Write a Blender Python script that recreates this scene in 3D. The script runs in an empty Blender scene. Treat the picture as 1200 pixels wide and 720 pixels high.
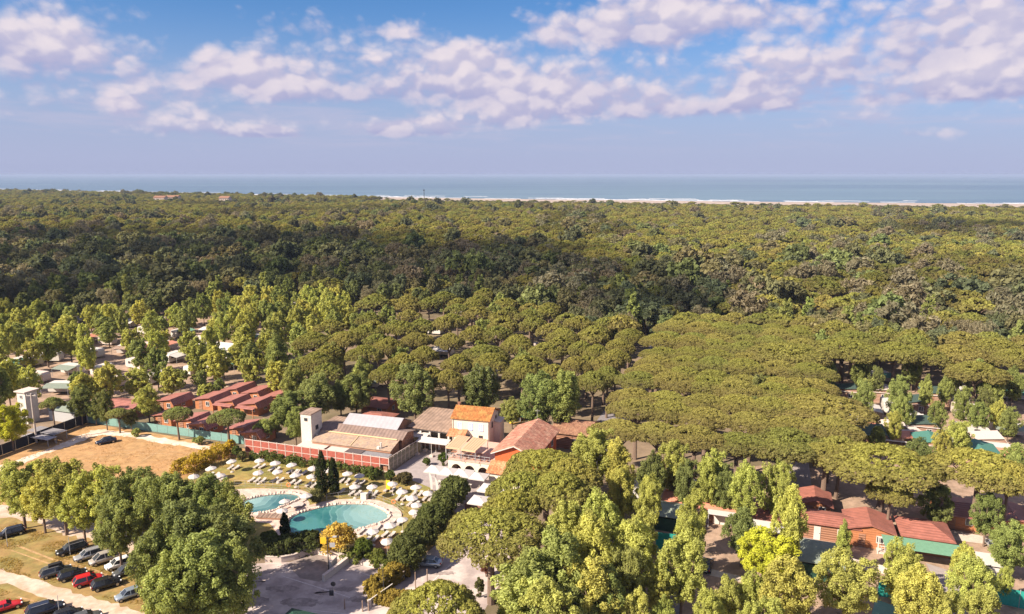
import bpy, bmesh, math, random
import numpy as np
from mathutils import Vector, Matrix

R = math.radians
rnd = random.Random(7)
rng = np.random.default_rng(7)
sc = bpy.context.scene
COL = sc.collection

# ------------------------------------------------------------------ camera
CAM_H = 50.0
F_PX = 857.0                       # focal length in pixels of the 1200 px wide photograph
PITCH = math.atan(155.0 / F_PX)
cam_d = bpy.data.cameras.new('camera')
cam_d.sensor_width = 36.0
cam_d.lens = 36.0 * F_PX / 1200.0
cam_d.clip_start = 0.5
cam_d.clip_end = 200000.0
cam = bpy.data.objects.new('camera', cam_d)
cam.location = (0, 0, CAM_H)
cam.rotation_euler = (math.pi / 2 - PITCH, 0, 0)
COL.objects.link(cam)
sc.camera = cam
sc.view_settings.view_transform = 'Standard'
sc.view_settings.look = 'None'
sc.view_settings.exposure = 1.45
sc.view_settings.gamma = 1.0
sc.render.engine = 'CYCLES'
sc.cycles.max_bounces = 6
sc.cycles.diffuse_bounces = 4
sc.cycles.transparent_max_bounces = 24
sc.cycles.use_denoising = True

# ------------------------------------------------------------------ sun and sky
SUN_EL = R(37)
SUN_H = Vector((-0.875, -0.485)).normalized()         # horizontal direction towards the sun
SUN_DIR = Vector((SUN_H.x * math.cos(SUN_EL), SUN_H.y * math.cos(SUN_EL), math.sin(SUN_EL)))
sun_d = bpy.data.lights.new('sun', 'SUN')
sun_d.energy = 4.5
sun_d.angle = R(0.5)
sun_d.color = (1.0, 0.87, 0.70)
sun = bpy.data.objects.new('sun', sun_d)
sun.rotation_euler = SUN_DIR.to_track_quat('Z', 'Y').to_euler()
sun.location = (-200, -150, 300)
COL.objects.link(sun)

world = bpy.data.worlds.new('World')
sc.world = world
world.use_nodes = True


class NT:
    """small helper to write node graphs as expressions"""
    def __init__(s, tree):
        s.t = tree; s.n = tree.nodes; s.l = tree.links

    def node(s, kind, **kw):
        x = s.n.new(kind)
        for k, v in kw.items(): setattr(x, k, v)
        return x

    def put(s, sock, v):
        if hasattr(v, 'is_output'): s.l.new(v, sock)
        elif v is not None: sock.default_value = v

    def m(s, op, a, b=None, c=None, clamp=False):
        x = s.node('ShaderNodeMath', operation=op, use_clamp=clamp)
        s.put(x.inputs[0], a)
        if b is not None: s.put(x.inputs[1], b)
        if c is not None: s.put(x.inputs[2], c)
        return x.outputs[0]

    def mix(s, f, a, b, blend='MIX'):
        x = s.node('ShaderNodeMix', data_type='RGBA', blend_type=blend)
        s.put(x.inputs[0], f); s.put(x.inputs[6], a); s.put(x.inputs[7], b)
        return x.outputs[2]

    def ss(s, v, a, b, lo=0.0, hi=1.0):
        x = s.node('ShaderNodeMapRange', interpolation_type='SMOOTHSTEP')
        s.put(x.inputs[0], v); s.put(x.inputs[1], a); s.put(x.inputs[2], b); s.put(x.inputs[3], lo); s.put(x.inputs[4], hi)
        return x.outputs[0]

    def xyz(s, x, y, z):
        c = s.node('ShaderNodeCombineXYZ')
        for i, v in enumerate((x, y, z)): s.put(c.inputs[i], v)
        return c.outputs[0]

    def noise(s, vec, scale, detail=4, rough=0.55, dist=0.0):
        x = s.node('ShaderNodeTexNoise')
        s.put(x.inputs['Vector'], vec); x.inputs['Scale'].default_value = scale
        x.inputs['Detail'].default_value = detail; x.inputs['Roughness'].default_value = rough
        x.inputs['Distortion'].default_value = dist
        return x.outputs[0]


def px_angles(px, py):
    """azimuth and elevation (degrees) of a photograph pixel"""
    u, v = px - 600, py - 360
    y = F_PX * math.cos(PITCH) - v * math.sin(PITCH)
    z = -F_PX * math.sin(PITCH) - v * math.cos(PITCH)
    return math.degrees(math.atan2(u, y)), math.degrees(math.atan2(z, math.hypot(u, y)))


def build_world():
    g = NT(world.node_tree)
    g.n.clear()
    out = g.node('ShaderNodeOutputWorld')
    bg = g.node('ShaderNodeBackground')
    g.l.new(bg.outputs[0], out.inputs[0])
    sky = g.node('ShaderNodeTexSky', sky_type='NISHITA', sun_disc=False)
    sky.sun_elevation = SUN_EL
    sky.sun_rotation = math.atan2(SUN_H.x, SUN_H.y)
    sky.altitude = 0
    sky.air_density = 1.0; sky.dust_density = 0.6; sky.ozone_density = 4.0
    tc = g.node('ShaderNodeTexCoord')
    sep = g.node('ShaderNodeSeparateXYZ')
    g.l.new(tc.outputs['Generated'], sep.inputs[0])
    dx, dy, dz = sep.outputs
    az = g.m('MULTIPLY', g.m('ARCTAN2', dx, dy), 180 / math.pi)
    el = g.m('MAXIMUM', g.m('MULTIPLY', g.m('ARCSINE', dz), 180 / math.pi), 0.0)
    # cloud masses: (px, py, half width, half height, weight) turned into directions
    blobs = [(30, 38, 70, 36, 1.0), (130, 84, 120, 26, .55), (255, 70, 75, 26, .8), (340, 62, 40, 18, .3), (65, 118, 90, 18, .35),
             (345, 27, 40, 18, .55), (462, 33, 32, 12, .8), (470, 80, 120, 34, .75), (600, 100, 120, 34, .8), (325, 105, 45, 16, .7),
             (310, 154, 36, 7, 1.8), (475, 150, 54, 11, 1.8), (210, 146, 60, 14, .9), (170, 118, 60, 14, .6), (560, 60, 50, 16, .6), (430, 108, 60, 14, .5), (600, 138, 80, 14, .7), (760, 128, 90, 12, .7), (920, 118, 80, 12, .5), (50, 150, 60, 8, .3), (655, 30, 46, 24, .8), (760, 25, 66, 30, 1.0),
             (860, 10, 120, 26, .8), (700, 100, 120, 26, .6), (900, 85, 110, 34, .8), (1050, 55, 90, 34, .9), (1160, 20, 90, 34, 1.0),
             (1178, 88, 42, 22, 1.9), (1075, 108, 60, 14, .8), (985, 142, 50, 10, .9), (1080, 155, 50, 7, .7), (840, 125, 80, 12, .4)]
    acc = None; rise = None
    for (x, y, w, h, k) in blobs:
        a0, e0 = px_angles(x, y + h * .35)
        sa = w * 60.0 / F_PX; se = h * 60.0 / F_PX * 1.25
        p = g.m('POWER', g.m('DIVIDE', g.m('SUBTRACT', az, a0), sa), 2.0)
        de = g.m('SUBTRACT', el, e0)
        # flat bases, heaped tops
        q0 = g.m('DIVIDE', g.m('MAXIMUM', de, g.m('MULTIPLY', de, -1.9)), se)
        q = g.m('POWER', q0, 2.0)
        b = g.m('MULTIPLY', g.m('EXPONENT', g.m('MULTIPLY', g.m('ADD', p, q), -1.0)), k)
        v_ = g.m('MULTIPLY', b, g.m('DIVIDE', de, se))
        acc = b if acc is None else g.m('ADD', acc, b)
        rise = v_ if rise is None else g.m('ADD', rise, v_)
    # out of view the cloud cover is made thicker, added to fill the shadows
    inside = g.m('MULTIPLY', g.ss(g.m('ABSOLUTE', az), 34.0, 44.0, 1.0, 0.0), g.ss(el, 13.5, 19.0, 1.0, 0.0))
    acc = g.m('MINIMUM', acc, 1.25)
    cover = g.m('ADD', g.m('MULTIPLY', acc, inside), g.m('MULTIPLY', g.m('SUBTRACT', 1.0, inside), 0.8))

    # smaller clouds low down, where they are farther away
    nearness = g.ss(el, 2.0, 7.0)

    def dens(du, dv, fine=True):
        v = g.xyz(g.m('ADD', az, du), g.m('MULTIPLY', g.m('ADD', el, dv), 1.45), 3.7)
        dt = 8 if fine else 3
        n1 = g.m('ADD', g.m('MULTIPLY', g.noise(v, 0.20, dt, 0.55, 0.3), nearness), g.m('MULTIPLY', g.noise(v, 0.40, dt, 0.55, 0.3), g.m('SUBTRACT', 1.0, nearness)))
        wv = g.node('ShaderNodeVectorMath', operation='ADD')
        wn = g.node('ShaderNodeTexNoise'); g.l.new(v, wn.inputs['Vector']); wn.inputs['Scale'].default_value = 0.8; wn.inputs['Detail'].default_value = 4
        g.l.new(v, wv.inputs[0]); g.l.new(wn.outputs['Color'], wv.inputs[1])
        vo = []
        for sc_ in ((0.55, 1.3) if fine else (0.55,)):
            x = g.node('ShaderNodeTexVoronoi', feature='F1'); g.l.new(wv.outputs[0], x.inputs['Vector'])
            x.inputs['Scale'].default_value = sc_
            vo.append(g.m('SUBTRACT', 0.95, x.outputs['Distance']))
        bil = g.m('ADD', g.m('MULTIPLY', vo[0], 0.65), g.m('MULTIPLY', vo[-1], 0.35))
        return g.m('ADD', g.m('MULTIPLY', n1, 0.72), g.m('MULTIPLY', bil, 0.28))
    d0 = dens(0.0, 0.0); d1 = dens(-0.35, 0.6, False); d2 = dens(0.0, 0.0, False)
    low = g.ss(el, 0.4, 2.6, -0.10, 0.0)
    body = g.m('ADD', g.m('ADD', d0, g.m('MULTIPLY', cover, 0.30)), low)
    alpha = g.ss(body, 0.575, 0.85)
    relief = g.ss(g.m('SUBTRACT', d2, d1), -0.07, 0.08)            # towards the lit side the cloud thins
    top = g.ss(g.m('MULTIPLY', rise, inside), -0.30, 0.42)
    lit = g.m('ADD', g.m('ADD', g.m('MULTIPLY', relief, 0.46), g.m('MULTIPLY', top, 0.34)), g.ss(d0, 0.42, 0.74, 0.0, 0.26), clamp=True)
    cl_dark = (0.42, 0.43, 0.68, 1)
    cl_lit = (0.90, 0.80, 0.85, 1)
    cloud = g.mix(lit, cl_dark, cl_lit)
    cloud_base = g.mix(0.38, cl_dark, cl_lit)
    # clear sky: the physical sky, cooled slightly, with the pale sea air near the horizon
    sk = g.mix(1.0, sky.outputs[0], (SKY_TINT[0], SKY_TINT[1], SKY_TINT[2], 1), 'MULTIPLY')
    hz = g.ss(el, 0.0, 13.0, 0.92, 0.0)
    air = (0.164 / SKY_S, 0.177 / SKY_S, 0.258 / SKY_S, 1)
    sk = g.mix(hz, sk, air)
    cloud = g.mix(1.0, cloud, (1 / SKY_S * CLOUD_K, 1 / SKY_S * CLOUD_K, 1 / SKY_S * CLOUD_K, 1), 'MULTIPLY')
    far = g.ss(el, 0.8, 5.0, 0.5, 0.95)                           # low clouds lie deeper in the air
    # thin flat layers deep in the sea air
    nl = g.noise(g.xyz(g.m('MULTIPLY', az, 0.10), g.m('MULTIPLY', el, 0.95), 8.2), 1.0, 6, 0.6, 0.4)
    veil = g.m('MULTIPLY', g.ss(nl, 0.44, 0.68), g.m('MULTIPLY', g.ss(el, 1.2, 3.0), g.ss(el, 8.5, 5.0)))
    sk = g.mix(g.m('MULTIPLY', veil, 0.42), sk, g.mix(1.0, cloud_base, (1 / SKY_S * CLOUD_K, 1 / SKY_S * CLOUD_K, 1 / SKY_S * CLOUD_K, 1), 'MULTIPLY'))
    col = g.mix(g.m('MULTIPLY', alpha, far), sk, cloud)
    g.l.new(col, bg.inputs[0])
    bg.inputs[1].default_value = SKY_S


SKY_S = 0.15
SKY_TINT = (0.1573, 0.236, 0.3188)
CLOUD_K = 0.35
build_world()


# ------------------------------------------------------------------ geometry helpers
def at(px, py, z=0.0):
    """the point of height z that the photograph shows at pixel (px, py)"""
    u, v = px - 600.0, py - 360.0
    y = F_PX * math.cos(PITCH) - v * math.sin(PITCH)
    zz = -F_PX * math.sin(PITCH) - v * math.cos(PITCH)
    t = (z - CAM_H) / zz
    return Vector((u * t, y * t, z))


def px_scale(p):
    """pixels per metre near a point"""
    return F_PX / (p[1] * math.cos(PITCH) + (CAM_H - p[2]) * math.sin(PITCH))


def tag(o, label=None, cat=None, group=None, kind=None):
    if label: o['label'] = label
    if cat: o['category'] = cat
    if group: o['group'] = group
    if kind: o['kind'] = kind
    return o


def empty(name, loc=(0, 0, 0), rz=0.0, label=None, cat=None, group=None, scale=(1, 1, 1)):
    o = bpy.data.objects.new(name, None)
    o.empty_display_size = 0.5
    o.location = loc; o.rotation_euler = (0, 0, rz); o.scale = scale
    COL.objects.link(o)
    return tag(o, label, cat, group)


def link(name, me, parent=None, loc=None):
    o = bpy.data.objects.new(name, me)
    COL.objects.link(o)
    if parent is not None: o.parent = parent
    if loc is not None: o.location = loc
    return o


def copy_tree(o, parent=None):
    c = o.copy(); COL.objects.link(c)
    c.parent = parent
    for ch in o.children: copy_tree(ch, c)
    return c


class MB:
    def __init__(s): s.v = []; s.f = []; s.mi = []; s.cur = 0

    def add(s, vs, fs):
        b = len(s.v); s.v += [tuple(p) for p in vs]
        for f in fs: s.f.append(tuple(i + b for i in f)); s.mi.append(s.cur)
        return s

    def box(s, x0, x1, y0, y1, z0, z1):
        vs = [(x, y, z) for z in (z0, z1) for (x, y) in ((x0, y0), (x1, y0), (x1, y1), (x0, y1))]
        return s.add(vs, [(3, 2, 1, 0), (4, 5, 6, 7), (0, 1, 5, 4), (1, 2, 6, 5), (2, 3, 7, 6), (3, 0, 4, 7)])

    def prism(s, poly, z0, z1):
        n = len(poly)
        vs = [(p[0], p[1], z0) for p in poly] + [(p[0], p[1], z1) for p in poly]
        return s.add(vs, [tuple(range(n - 1, -1, -1)), tuple(range(n, 2 * n))] + [(i, (i + 1) % n, n + (i + 1) % n, n + i) for i in range(n)])

    def slab(s, q, t):
        """a quad (or polygon) in space thickened downwards by t"""
        n = len(q)
        vs = [tuple(p) for p in q] + [(p[0], p[1], p[2] - t) for p in q]
        return s.add(vs, [tuple(range(n)), tuple(range(2 * n - 1, n - 1, -1))] + [(i, n + i, n + (i + 1) % n, (i + 1) % n) for i in range(n)])

    def tube(s, p0, p1, r0, r1=None, n=8, cap=True):
        r1 = r0 if r1 is None else r1
        p0, p1 = Vector(p0), Vector(p1)
        d = (p1 - p0).normalized()
        a = d.orthogonal().normalized(); b = d.cross(a)
        vs = []
        for p, r in ((p0, r0), (p1, r1)):
            for i in range(n):
                t = 2 * math.pi * i / n
                vs.append(p + a * (r * math.cos(t)) + b * (r * math.sin(t)))
        fs = [(i, (i + 1) % n, n + (i + 1) % n, n + i) for i in range(n)]
        if cap: fs += [tuple(range(n - 1, -1, -1)), tuple(range(n, 2 * n))]
        return s.add(vs, fs)

    def lathe(s, prof, n=12, c=(0, 0)):
        vs = [(c[0] + r * math.cos(2 * math.pi * i / n), c[1] + r * math.sin(2 * math.pi * i / n), z) for (r, z) in prof for i in range(n)]
        fs = [(k * n + i, k * n + (i + 1) % n, (k + 1) * n + (i + 1) % n, (k + 1) * n + i) for k in range(len(prof) - 1) for i in range(n)]
        return s.add(vs, fs)

    def mesh(s, name, mats, smooth=False):
        me = bpy.data.meshes.new(name)
        me.from_pydata(s.v, [], s.f)
        for m in (mats if isinstance(mats, (list, tuple)) else [mats]): me.materials.append(m)
        me.polygons.foreach_set('material_index', s.mi)
        if smooth: me.polygons.foreach_set('use_smooth', [True] * len(me.polygons))
        me.update()
        return me

    def build(s, name, mats, parent=None, smooth=False):
        return link(name, s.mesh(name, mats, smooth), parent)


# ------------------------------------------------------------------ materials
MATS = {}


def mat(name, color, rough=0.8, var=0.0, scale=1.0, color2=None, bump=0.0, bscale=None, metal=0.0, spec=0.3, thresh=(0.4, 0.62), detail=5):
    if name in MATS: return MATS[name]
    m = bpy.data.materials.new(name); m.use_nodes = True
    g = NT(m.node_tree)
    p = g.n['Principled BSDF']
    p.inputs['Roughness'].default_value = rough
    p.inputs['Metallic'].default_value = metal
    p.inputs['Specular IOR Level'].default_value = spec
    c = (*color, 1)
    p.inputs['Base Color'].default_value = c
    if var or color2 or bump:
        tc = g.node('ShaderNodeTexCoord').outputs['Object']
        n = g.noise(tc, scale, detail, 0.6)
        if color2:
            col = g.mix(g.ss(n, *thresh), c, (*color2, 1))
        else:
            col = g.mix(0.0, c, c)
        if var:
            n2 = g.noise(tc, scale * 3.1, detail, 0.65)
            k = g.ss(n2, 0.3, 0.7, 1 - var, 1 + var)
            col = g.mix(1.0, col, g.xyz(k, k, k), 'MULTIPLY')
        g.l.new(col, p.inputs['Base Color'])
        if bump:
            b = g.node('ShaderNodeBump'); b.inputs['Strength'].default_value = bump; b.inputs['Distance'].default_value = 0.05
            g.l.new(g.noise(tc, bscale or scale * 4, 4, 0.6), b.inputs['Height'])
            g.l.new(b.outputs[0], p.inputs['Normal'])
    MATS[name] = m
    return m


def tiled_mat(name, color, color2, su=4.0, sv=2.6, rough=0.85, axis='X'):
    """roof tiles: courses and rows as relief, tiles of different tone, moss and lichen patches"""
    if name in MATS: return MATS[name]
    m = bpy.data.materials.new(name); m.use_nodes = True
    g = NT(m.node_tree); p = g.n['Principled BSDF']
    p.inputs['Roughness'].default_value = rough; p.inputs['Specular IOR Level'].default_value = 0.2
    tc = g.node('ShaderNodeTexCoord').outputs['Object']
    sep = g.node('ShaderNodeSeparateXYZ'); g.l.new(tc, sep.inputs[0])
    a, b = (sep.outputs[0], sep.outputs[1]) if axis == 'X' else (sep.outputs[1], sep.outputs[0])
    fu = g.m('FRACT', g.m('MULTIPLY', a, su)); fv = g.m('FRACT', g.m('MULTIPLY', b, sv))
    w = g.node('ShaderNodeTexWhiteNoise', noise_dimensions='2D')
    g.l.new(g.xyz(g.m('FLOOR', g.m('MULTIPLY', a, su)), g.m('FLOOR', g.m('MULTIPLY', b, sv)), 0.0), w.inputs['Vector'])
    n = g.noise(tc, 0.9, 6, 0.65)
    col = g.mix(g.ss(n, 0.38, 0.66), (*color, 1), (*color2, 1))
    k = g.m('ADD', g.m('MULTIPLY', w.outputs[0], 0.5), 0.75)
    col = g.mix(1.0, col, g.xyz(k, k, k), 'MULTIPLY')
    g.l.new(col, p.inputs['Base Color'])
    hgt = g.m('ADD', g.m('SINE', g.m('MULTIPLY', fu, math.pi)), g.m('MULTIPLY', fv, 0.5))
    bp = g.node('ShaderNodeBump'); bp.inputs['Strength'].default_value = 0.9; bp.inputs['Distance'].default_value = 0.07
    g.l.new(hgt, bp.inputs['Height']); g.l.new(bp.outputs[0], p.inputs['Normal'])
    MATS[name] = m
    return m


def ribbed_mat(name, color, pitch=3.0, axis='X', var=0.15, rough=0.55, strength=0.7):
    if name in MATS: return MATS[name]
    m = bpy.data.materials.new(name); m.use_nodes = True
    g = NT(m.node_tree); p = g.n['Principled BSDF']
    p.inputs['Roughness'].default_value = rough
    tc = g.node('ShaderNodeTexCoord').outputs['Object']
    sep = g.node('ShaderNodeSeparateXYZ'); g.l.new(tc, sep.inputs[0])
    a = sep.outputs['XYZ'.index(axis)]
    n = g.noise(tc, 0.7, 6, 0.7)
    k = g.ss(n, 0.3, 0.7, 1 - var, 1 + var)
    g.l.new(g.mix(1.0, (*color, 1), g.xyz(k, k, k), 'MULTIPLY'), p.inputs['Base Color'])
    bp = g.node('ShaderNodeBump'); bp.inputs['Strength'].default_value = strength; bp.inputs['Distance'].default_value = 0.04
    g.l.new(g.m('SINE', g.m('MULTIPLY', a, pitch * 2 * math.pi)), bp.inputs['Height'])
    g.l.new(bp.outputs[0], p.inputs['Normal'])
    MATS[name] = m
    return m


def foliage_mat():
    m = bpy.data.materials.new('foliage'); m.use_nodes = True
    g = NT(m.node_tree); g.n.clear()
    out = g.node('ShaderNodeOutputMaterial')
    a = g.node('ShaderNodeAttribute', attribute_type='INSTANCER', attribute_name='tint')
    t = g.node('ShaderNodeAttribute', attribute_type='GEOMETRY', attribute_name='tone')
    sep = g.node('ShaderNodeSeparateColor'); g.l.new(t.outputs['Color'], sep.inputs[0])
    k = sep.outputs[0]
    col = g.mix(1.0, a.outputs['Color'], g.xyz(k, k, k), 'MULTIPLY')
    col = g.mix(sep.outputs[1], col, (0.165, 0.125, 0.065, 1))       # dead brown needles, twigs; also painted shade low on pine crowns
    d = g.node('ShaderNodeBsdfDiffuse'); g.l.new(col, d.inputs[0])
    tr = g.node('ShaderNodeBsdfTranslucent'); g.l.new(g.mix(1.0, col, (1.15, 1.05, 0.6, 1), 'MULTIPLY'), tr.inputs[0])
    mx = g.node('ShaderNodeMixShader'); mx.inputs[0].default_value = 0.42
    g.l.new(d.outputs[0], mx.inputs[1]); g.l.new(tr.outputs[0], mx.inputs[2])
    g.l.new(mx.outputs[0], out.inputs[0])
    return m


M_FOL = foliage_mat()
M_BARK = mat('bark', (0.15, 0.105, 0.08), 0.95, 0.3, 6.0)
M_BARK_PALE = mat('pale_bark', (0.30, 0.25, 0.20), 0.95, 0.3, 6.0)
M_WHITE = mat('white_paint', (0.508, 0.474, 0.444), 0.6, 0.06, 2.0)
M_WHITEFAB = mat('white_fabric', (0.474, 0.444, 0.428), 0.9, 0.04, 3.0)
M_GLASS = mat('window_glass', (0.03, 0.035, 0.045), 0.12, spec=0.6)
M_DARK = mat('dark_metal', (0.04, 0.04, 0.045), 0.5)
M_GREYMET = mat('grey_metal', (0.35, 0.35, 0.36), 0.5, 0.1, 3.0)
M_CREAM = mat('cream_render', (0.601, 0.546, 0.455), 0.9, 0.07, 1.2)
M_PALEWALL = mat('pale_render', (0.536, 0.489, 0.440), 0.9, 0.09, 1.0)
M_ORANGE = mat('orange_render', (0.473, 0.105, 0.036), 0.9, 0.08, 1.0)
M_CONC = mat('concrete', (0.42, 0.37, 0.34), 0.9, 0.15, 1.5)
M_BLUE = mat('blue_shutter', (0.36, 0.46, 0.68), 0.7, 0.05, 3.0)
M_RUST = tiled_mat('rust_tiles', (0.337, 0.123, 0.041), (0.36, 0.20, 0.065), 4.5, 2.6)
M_PINKTILE = tiled_mat('pink_tiles', (0.346, 0.150, 0.105), (0.44, 0.245, 0.175), 4.5, 2.6, axis='Y')
M_LEANTILE = tiled_mat('orange_tiles', (0.45, 0.17, 0.08), (0.45, 0.26, 0.14), 4.5, 2.6)
M_BROWNTILE = tiled_mat('brown_tiles', (0.24, 0.12, 0.08), (0.30, 0.17, 0.11), 4.5, 2.6)
M_CABROOF = ribbed_mat('maroon_roof', (0.291, 0.114, 0.091), 2.0, 'Y', 0.18, 0.6)
M_CABROOF2 = ribbed_mat('red_shingle_roof', (0.264, 0.096, 0.071), 2.0, 'Y', 0.2, 0.8)
M_CABWALL = ribbed_mat('orange_timber', (0.364, 0.141, 0.059), 3.0, 'Z', 0.14, 0.7, 0.25)
M_BROWNWALL = ribbed_mat('brown_timber', (0.26, 0.125, 0.075), 3.0, 'Z', 0.12, 0.7)
M_TANROOF = mat('tan_bitumen', (0.33, 0.235, 0.165), 0.9, 0.2, 0.8, color2=(0.27, 0.20, 0.16))
M_FIBRE = ribbed_mat('weathered_sheet', (0.24, 0.165, 0.125), 1.4, 'X', 0.25, 0.9)
M_DKSHEET = ribbed_mat('dark_sheet', (0.18, 0.125, 0.105), 1.4, 'X', 0.2, 0.85)
M_WSHEET = ribbed_mat('white_sheet', (0.319, 0.305, 0.328), 1.2, 'X', 0.08, 0.6, 0.2)
M_GREEN_TARP = mat('green_tarp', (0.137, 0.273, 0.182), 0.7, 0.1, 0.8)
M_TEAL = mat('teal_net', (0.02, 0.24, 0.20), 0.8, 0.15, 1.0)
M_TEALNET = mat('teal_screen', (0.15, 0.27, 0.25), 0.85, 0.12, 1.0)
M_BLACKNET = mat('black_screen', (0.025, 0.025, 0.03), 0.9, 0.2, 1.0)
M_GREYTENT = mat('grey_green_tent', (0.18, 0.21, 0.175), 0.8, 0.1, 0.7)
M_DKGREEN = mat('dark_green_tent', (0.02, 0.06, 0.04), 0.7, 0.1, 0.8)
M_SALMON = mat('salmon_roof', (0.473, 0.200, 0.137), 0.8, 0.12, 1.0)
M_AWN = mat('peach_awning', (0.528, 0.328, 0.209), 0.85, 0.05, 1.0)
M_BRICK = mat('brick_red_panel', (0.346, 0.096, 0.068), 0.9, 0.16, 1.6, color2=(0.273, 0.077, 0.059))
M_PINKWHITE = mat('weathered_white', (0.508, 0.426, 0.385), 0.8, 0.1, 2.0)
M_GREYROOF = mat('grey_bitumen', (0.20, 0.19, 0.20), 0.9, 0.15, 1.0)
M_DKROOF = mat('dark_bitumen', (0.095, 0.075, 0.075), 0.9, 0.15, 1.0)
M_GREENROOF = mat('green_black_roof', (0.045, 0.075, 0.065), 0.8, 0.15, 1.0)
M_TEALROOF = mat('teal_roof', (0.06, 0.17, 0.14), 0.7, 0.1, 1.0)
M_MOBWALL = ribbed_mat('mauve_brown_timber', (0.30, 0.18, 0.13), 3.0, 'Z', 0.12, 0.7)
M_YELLOW = mat('yellow_plastic', (0.75, 0.45, 0.03), 0.5)
M_ORANGEPL = mat('orange_plastic', (0.72, 0.22, 0.06), 0.5)


# ------------------------------------------------------------------ the land and the sea
def sheet(name, pts, z, m, kind='structure'):
    bm = bmesh.new()
    vs = [bm.verts.new((p[0], p[1], z)) for p in pts]
    f = bm.faces.new(vs)
    bm.normal_update()
    if f.normal.z < 0: f.normal_flip()
    bmesh.ops.triangulate(bm, faces=[f])
    me = bpy.data.meshes.new(name); bm.to_mesh(me); bm.free()
    me.materials.append(m)
    o = link(name, me)
    o['kind'] = kind
    return o


def rounded(pts, n=4):
    """Catmull-Rom through a closed ring of 2-D points"""
    out = []
    k = len(pts)
    for i in range(k):
        p0, p1, p2, p3 = (Vector(pts[(i + j) % k][:2]) for j in (-1, 0, 1, 2))
        for t in range(n):
            s = t / n
            out.append(0.5 * (2 * p1 + (p2 - p0) * s + (2 * p0 - 5 * p1 + 4 * p2 - p3) * s * s + (3 * p1 - p0 - 3 * p2 + p3) * s ** 3))
    return out


def ragged(ring, amp, n=8, seed=1):
    r_ = random.Random(seed)
    return [p + Vector((r_.gauss(0, amp), r_.gauss(0, amp))) for p in rounded(ring, n)]


def pxs(l, z=0.0): return [at(x, y, z) for x, y in l]


COAST = [(-9000, 5300), (-5000, 3900), (-3000, 3080), (-1900, 2560), (-1000, 2060), (-420, 1720), (0, 1545), (420, 1395), (900, 1275), (1500, 1140), (3000, 830), (6000, 260), (9000, -400)]
M_GROUND = mat('campsite_earth', (0.200, 0.146, 0.100), 0.95, 0.25, 0.06, color2=(0.137, 0.109, 0.064), detail=8)
sheet('ground', [(-9000, -600)] + COAST + [(9000, -600)], 0.0, M_GROUND)


def strip(name, line, w0, w1, z0, z1, m):
    mb = MB()
    P = [Vector(p) for p in line]
    N = []
    for i in range(len(P)):
        d = (P[min(i + 1, len(P) - 1)] - P[max(i - 1, 0)]).normalized()
        N.append(Vector((-d.y, d.x)))
    a = [(*(p + n * w0), z0) for p, n in zip(P, N)]
    b = [(*(p + n * w1), z1) for p, n in zip(P, N)]
    k = len(P)
    mb.add(a + b, [(i, i + 1, k + i + 1, k + i) for i in range(k - 1)])
    o = mb.build(name, m)
    o['kind'] = 'structure'
    return o


def dense_line(line, n=14):
    out = []
    for i in range(len(line) - 1):
        for t in range(n):
            s = t / n
            out.append((line[i][0] * (1 - s) + line[i + 1][0] * s, line[i][1] * (1 - s) + line[i + 1][1] * s))
    return out + [line[-1]]


M_SAND = mat('beach_sand', (0.337, 0.273, 0.232), 0.95, 0.12, 0.01)
strip('dune_sand', COAST, -210, 0, 0.25, 0.02, M_SAND)
strip('beach', COAST, 0, 130, 0.02, -4.0, M_SAND)


def sea_material():
    m = bpy.data.materials.new('sea_water'); m.use_nodes = True
    g = NT(m.node_tree); p = g.n['Principled BSDF']
    tc = g.node('ShaderNodeTexCoord').outputs['Object']
    st = g.node('ShaderNodeMapping'); g.l.new(tc, st.inputs[0]); st.inputs['Rotation'].default_value = (0, 0, R(28)); st.inputs['Scale'].default_value = (0.25, 1.0, 1)
    n = g.noise(st.outputs[0], 0.0016, 6, 0.6)
    n2 = g.noise(st.outputs[0], 0.006, 5, 0.6)
    c = g.mix(g.ss(n, 0.40, 0.62), (0.065, 0.115, 0.175, 1), (0.11, 0.175, 0.225, 1))
    c = g.mix(g.ss(n2, 0.55, 0.7, 0, 0.4), c, (0.065, 0.095, 0.165, 1))
    g.l.new(c, p.inputs['Base Color'])
    p.inputs['Roughness'].default_value = 0.42; p.inputs['Specular IOR Level'].default_value = 0.35
    return m


M_SEA = sea_material()
mb = MB()
far_edge = [(-90000, 60000), (-90000, 120000), (90000, 120000), (120000, -30000)]
sheet('sea', [(p[0], p[1] + 12) for p in COAST] + [(9000 + 1, -30000), (120000, -30000), (120000, 120000), (-120000, 120000), (-120000, 5300)], -1.5, M_SEA)
M_FOAM = mat('foam', (0.58, 0.58, 0.60), 0.8)
# breaking waves: wavering bands of foam lying on the water along the shore
fr = random.Random(3)
mbf = MB()
for band, (off, wid, gap) in enumerate(((58, 9, .12), (84, 13, .3), (118, 12, .5), (165, 10, .66))):
    L = dense_line(COAST, 40)
    run = 0
    for i in range(len(L) - 1):
        if run <= 0:
            on = fr.random() > gap; run = fr.randint(2, 7)
        run -= 1
        if not on: continue
        p, q = Vector(L[i]), Vector(L[i + 1])
        d = (q - p).normalized(); nrm = Vector((-d.y, d.x))
        o0 = off + 9 * math.sin(i * 0.7) + 6 * math.sin(i * 1.9); w = wid * (0.5 + fr.random())
        o1 = off + 9 * math.sin((i + 1) * 0.7) + 6 * math.sin((i + 1) * 1.9)
        z = -1.5 + 0.35
        mbf.add([(*(p + nrm * o0), -1.6), (*(q + nrm * o1), -1.6), (*(q + nrm * (o1 + w)), z), (*(p + nrm * (o0 + w)), z), (*(p + nrm * (o0 + w + 1)), -1.6), (*(q + nrm * (o1 + w + 1)), -1.6)],
                [(0, 1, 2, 3), (3, 2, 5, 4)])
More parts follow.
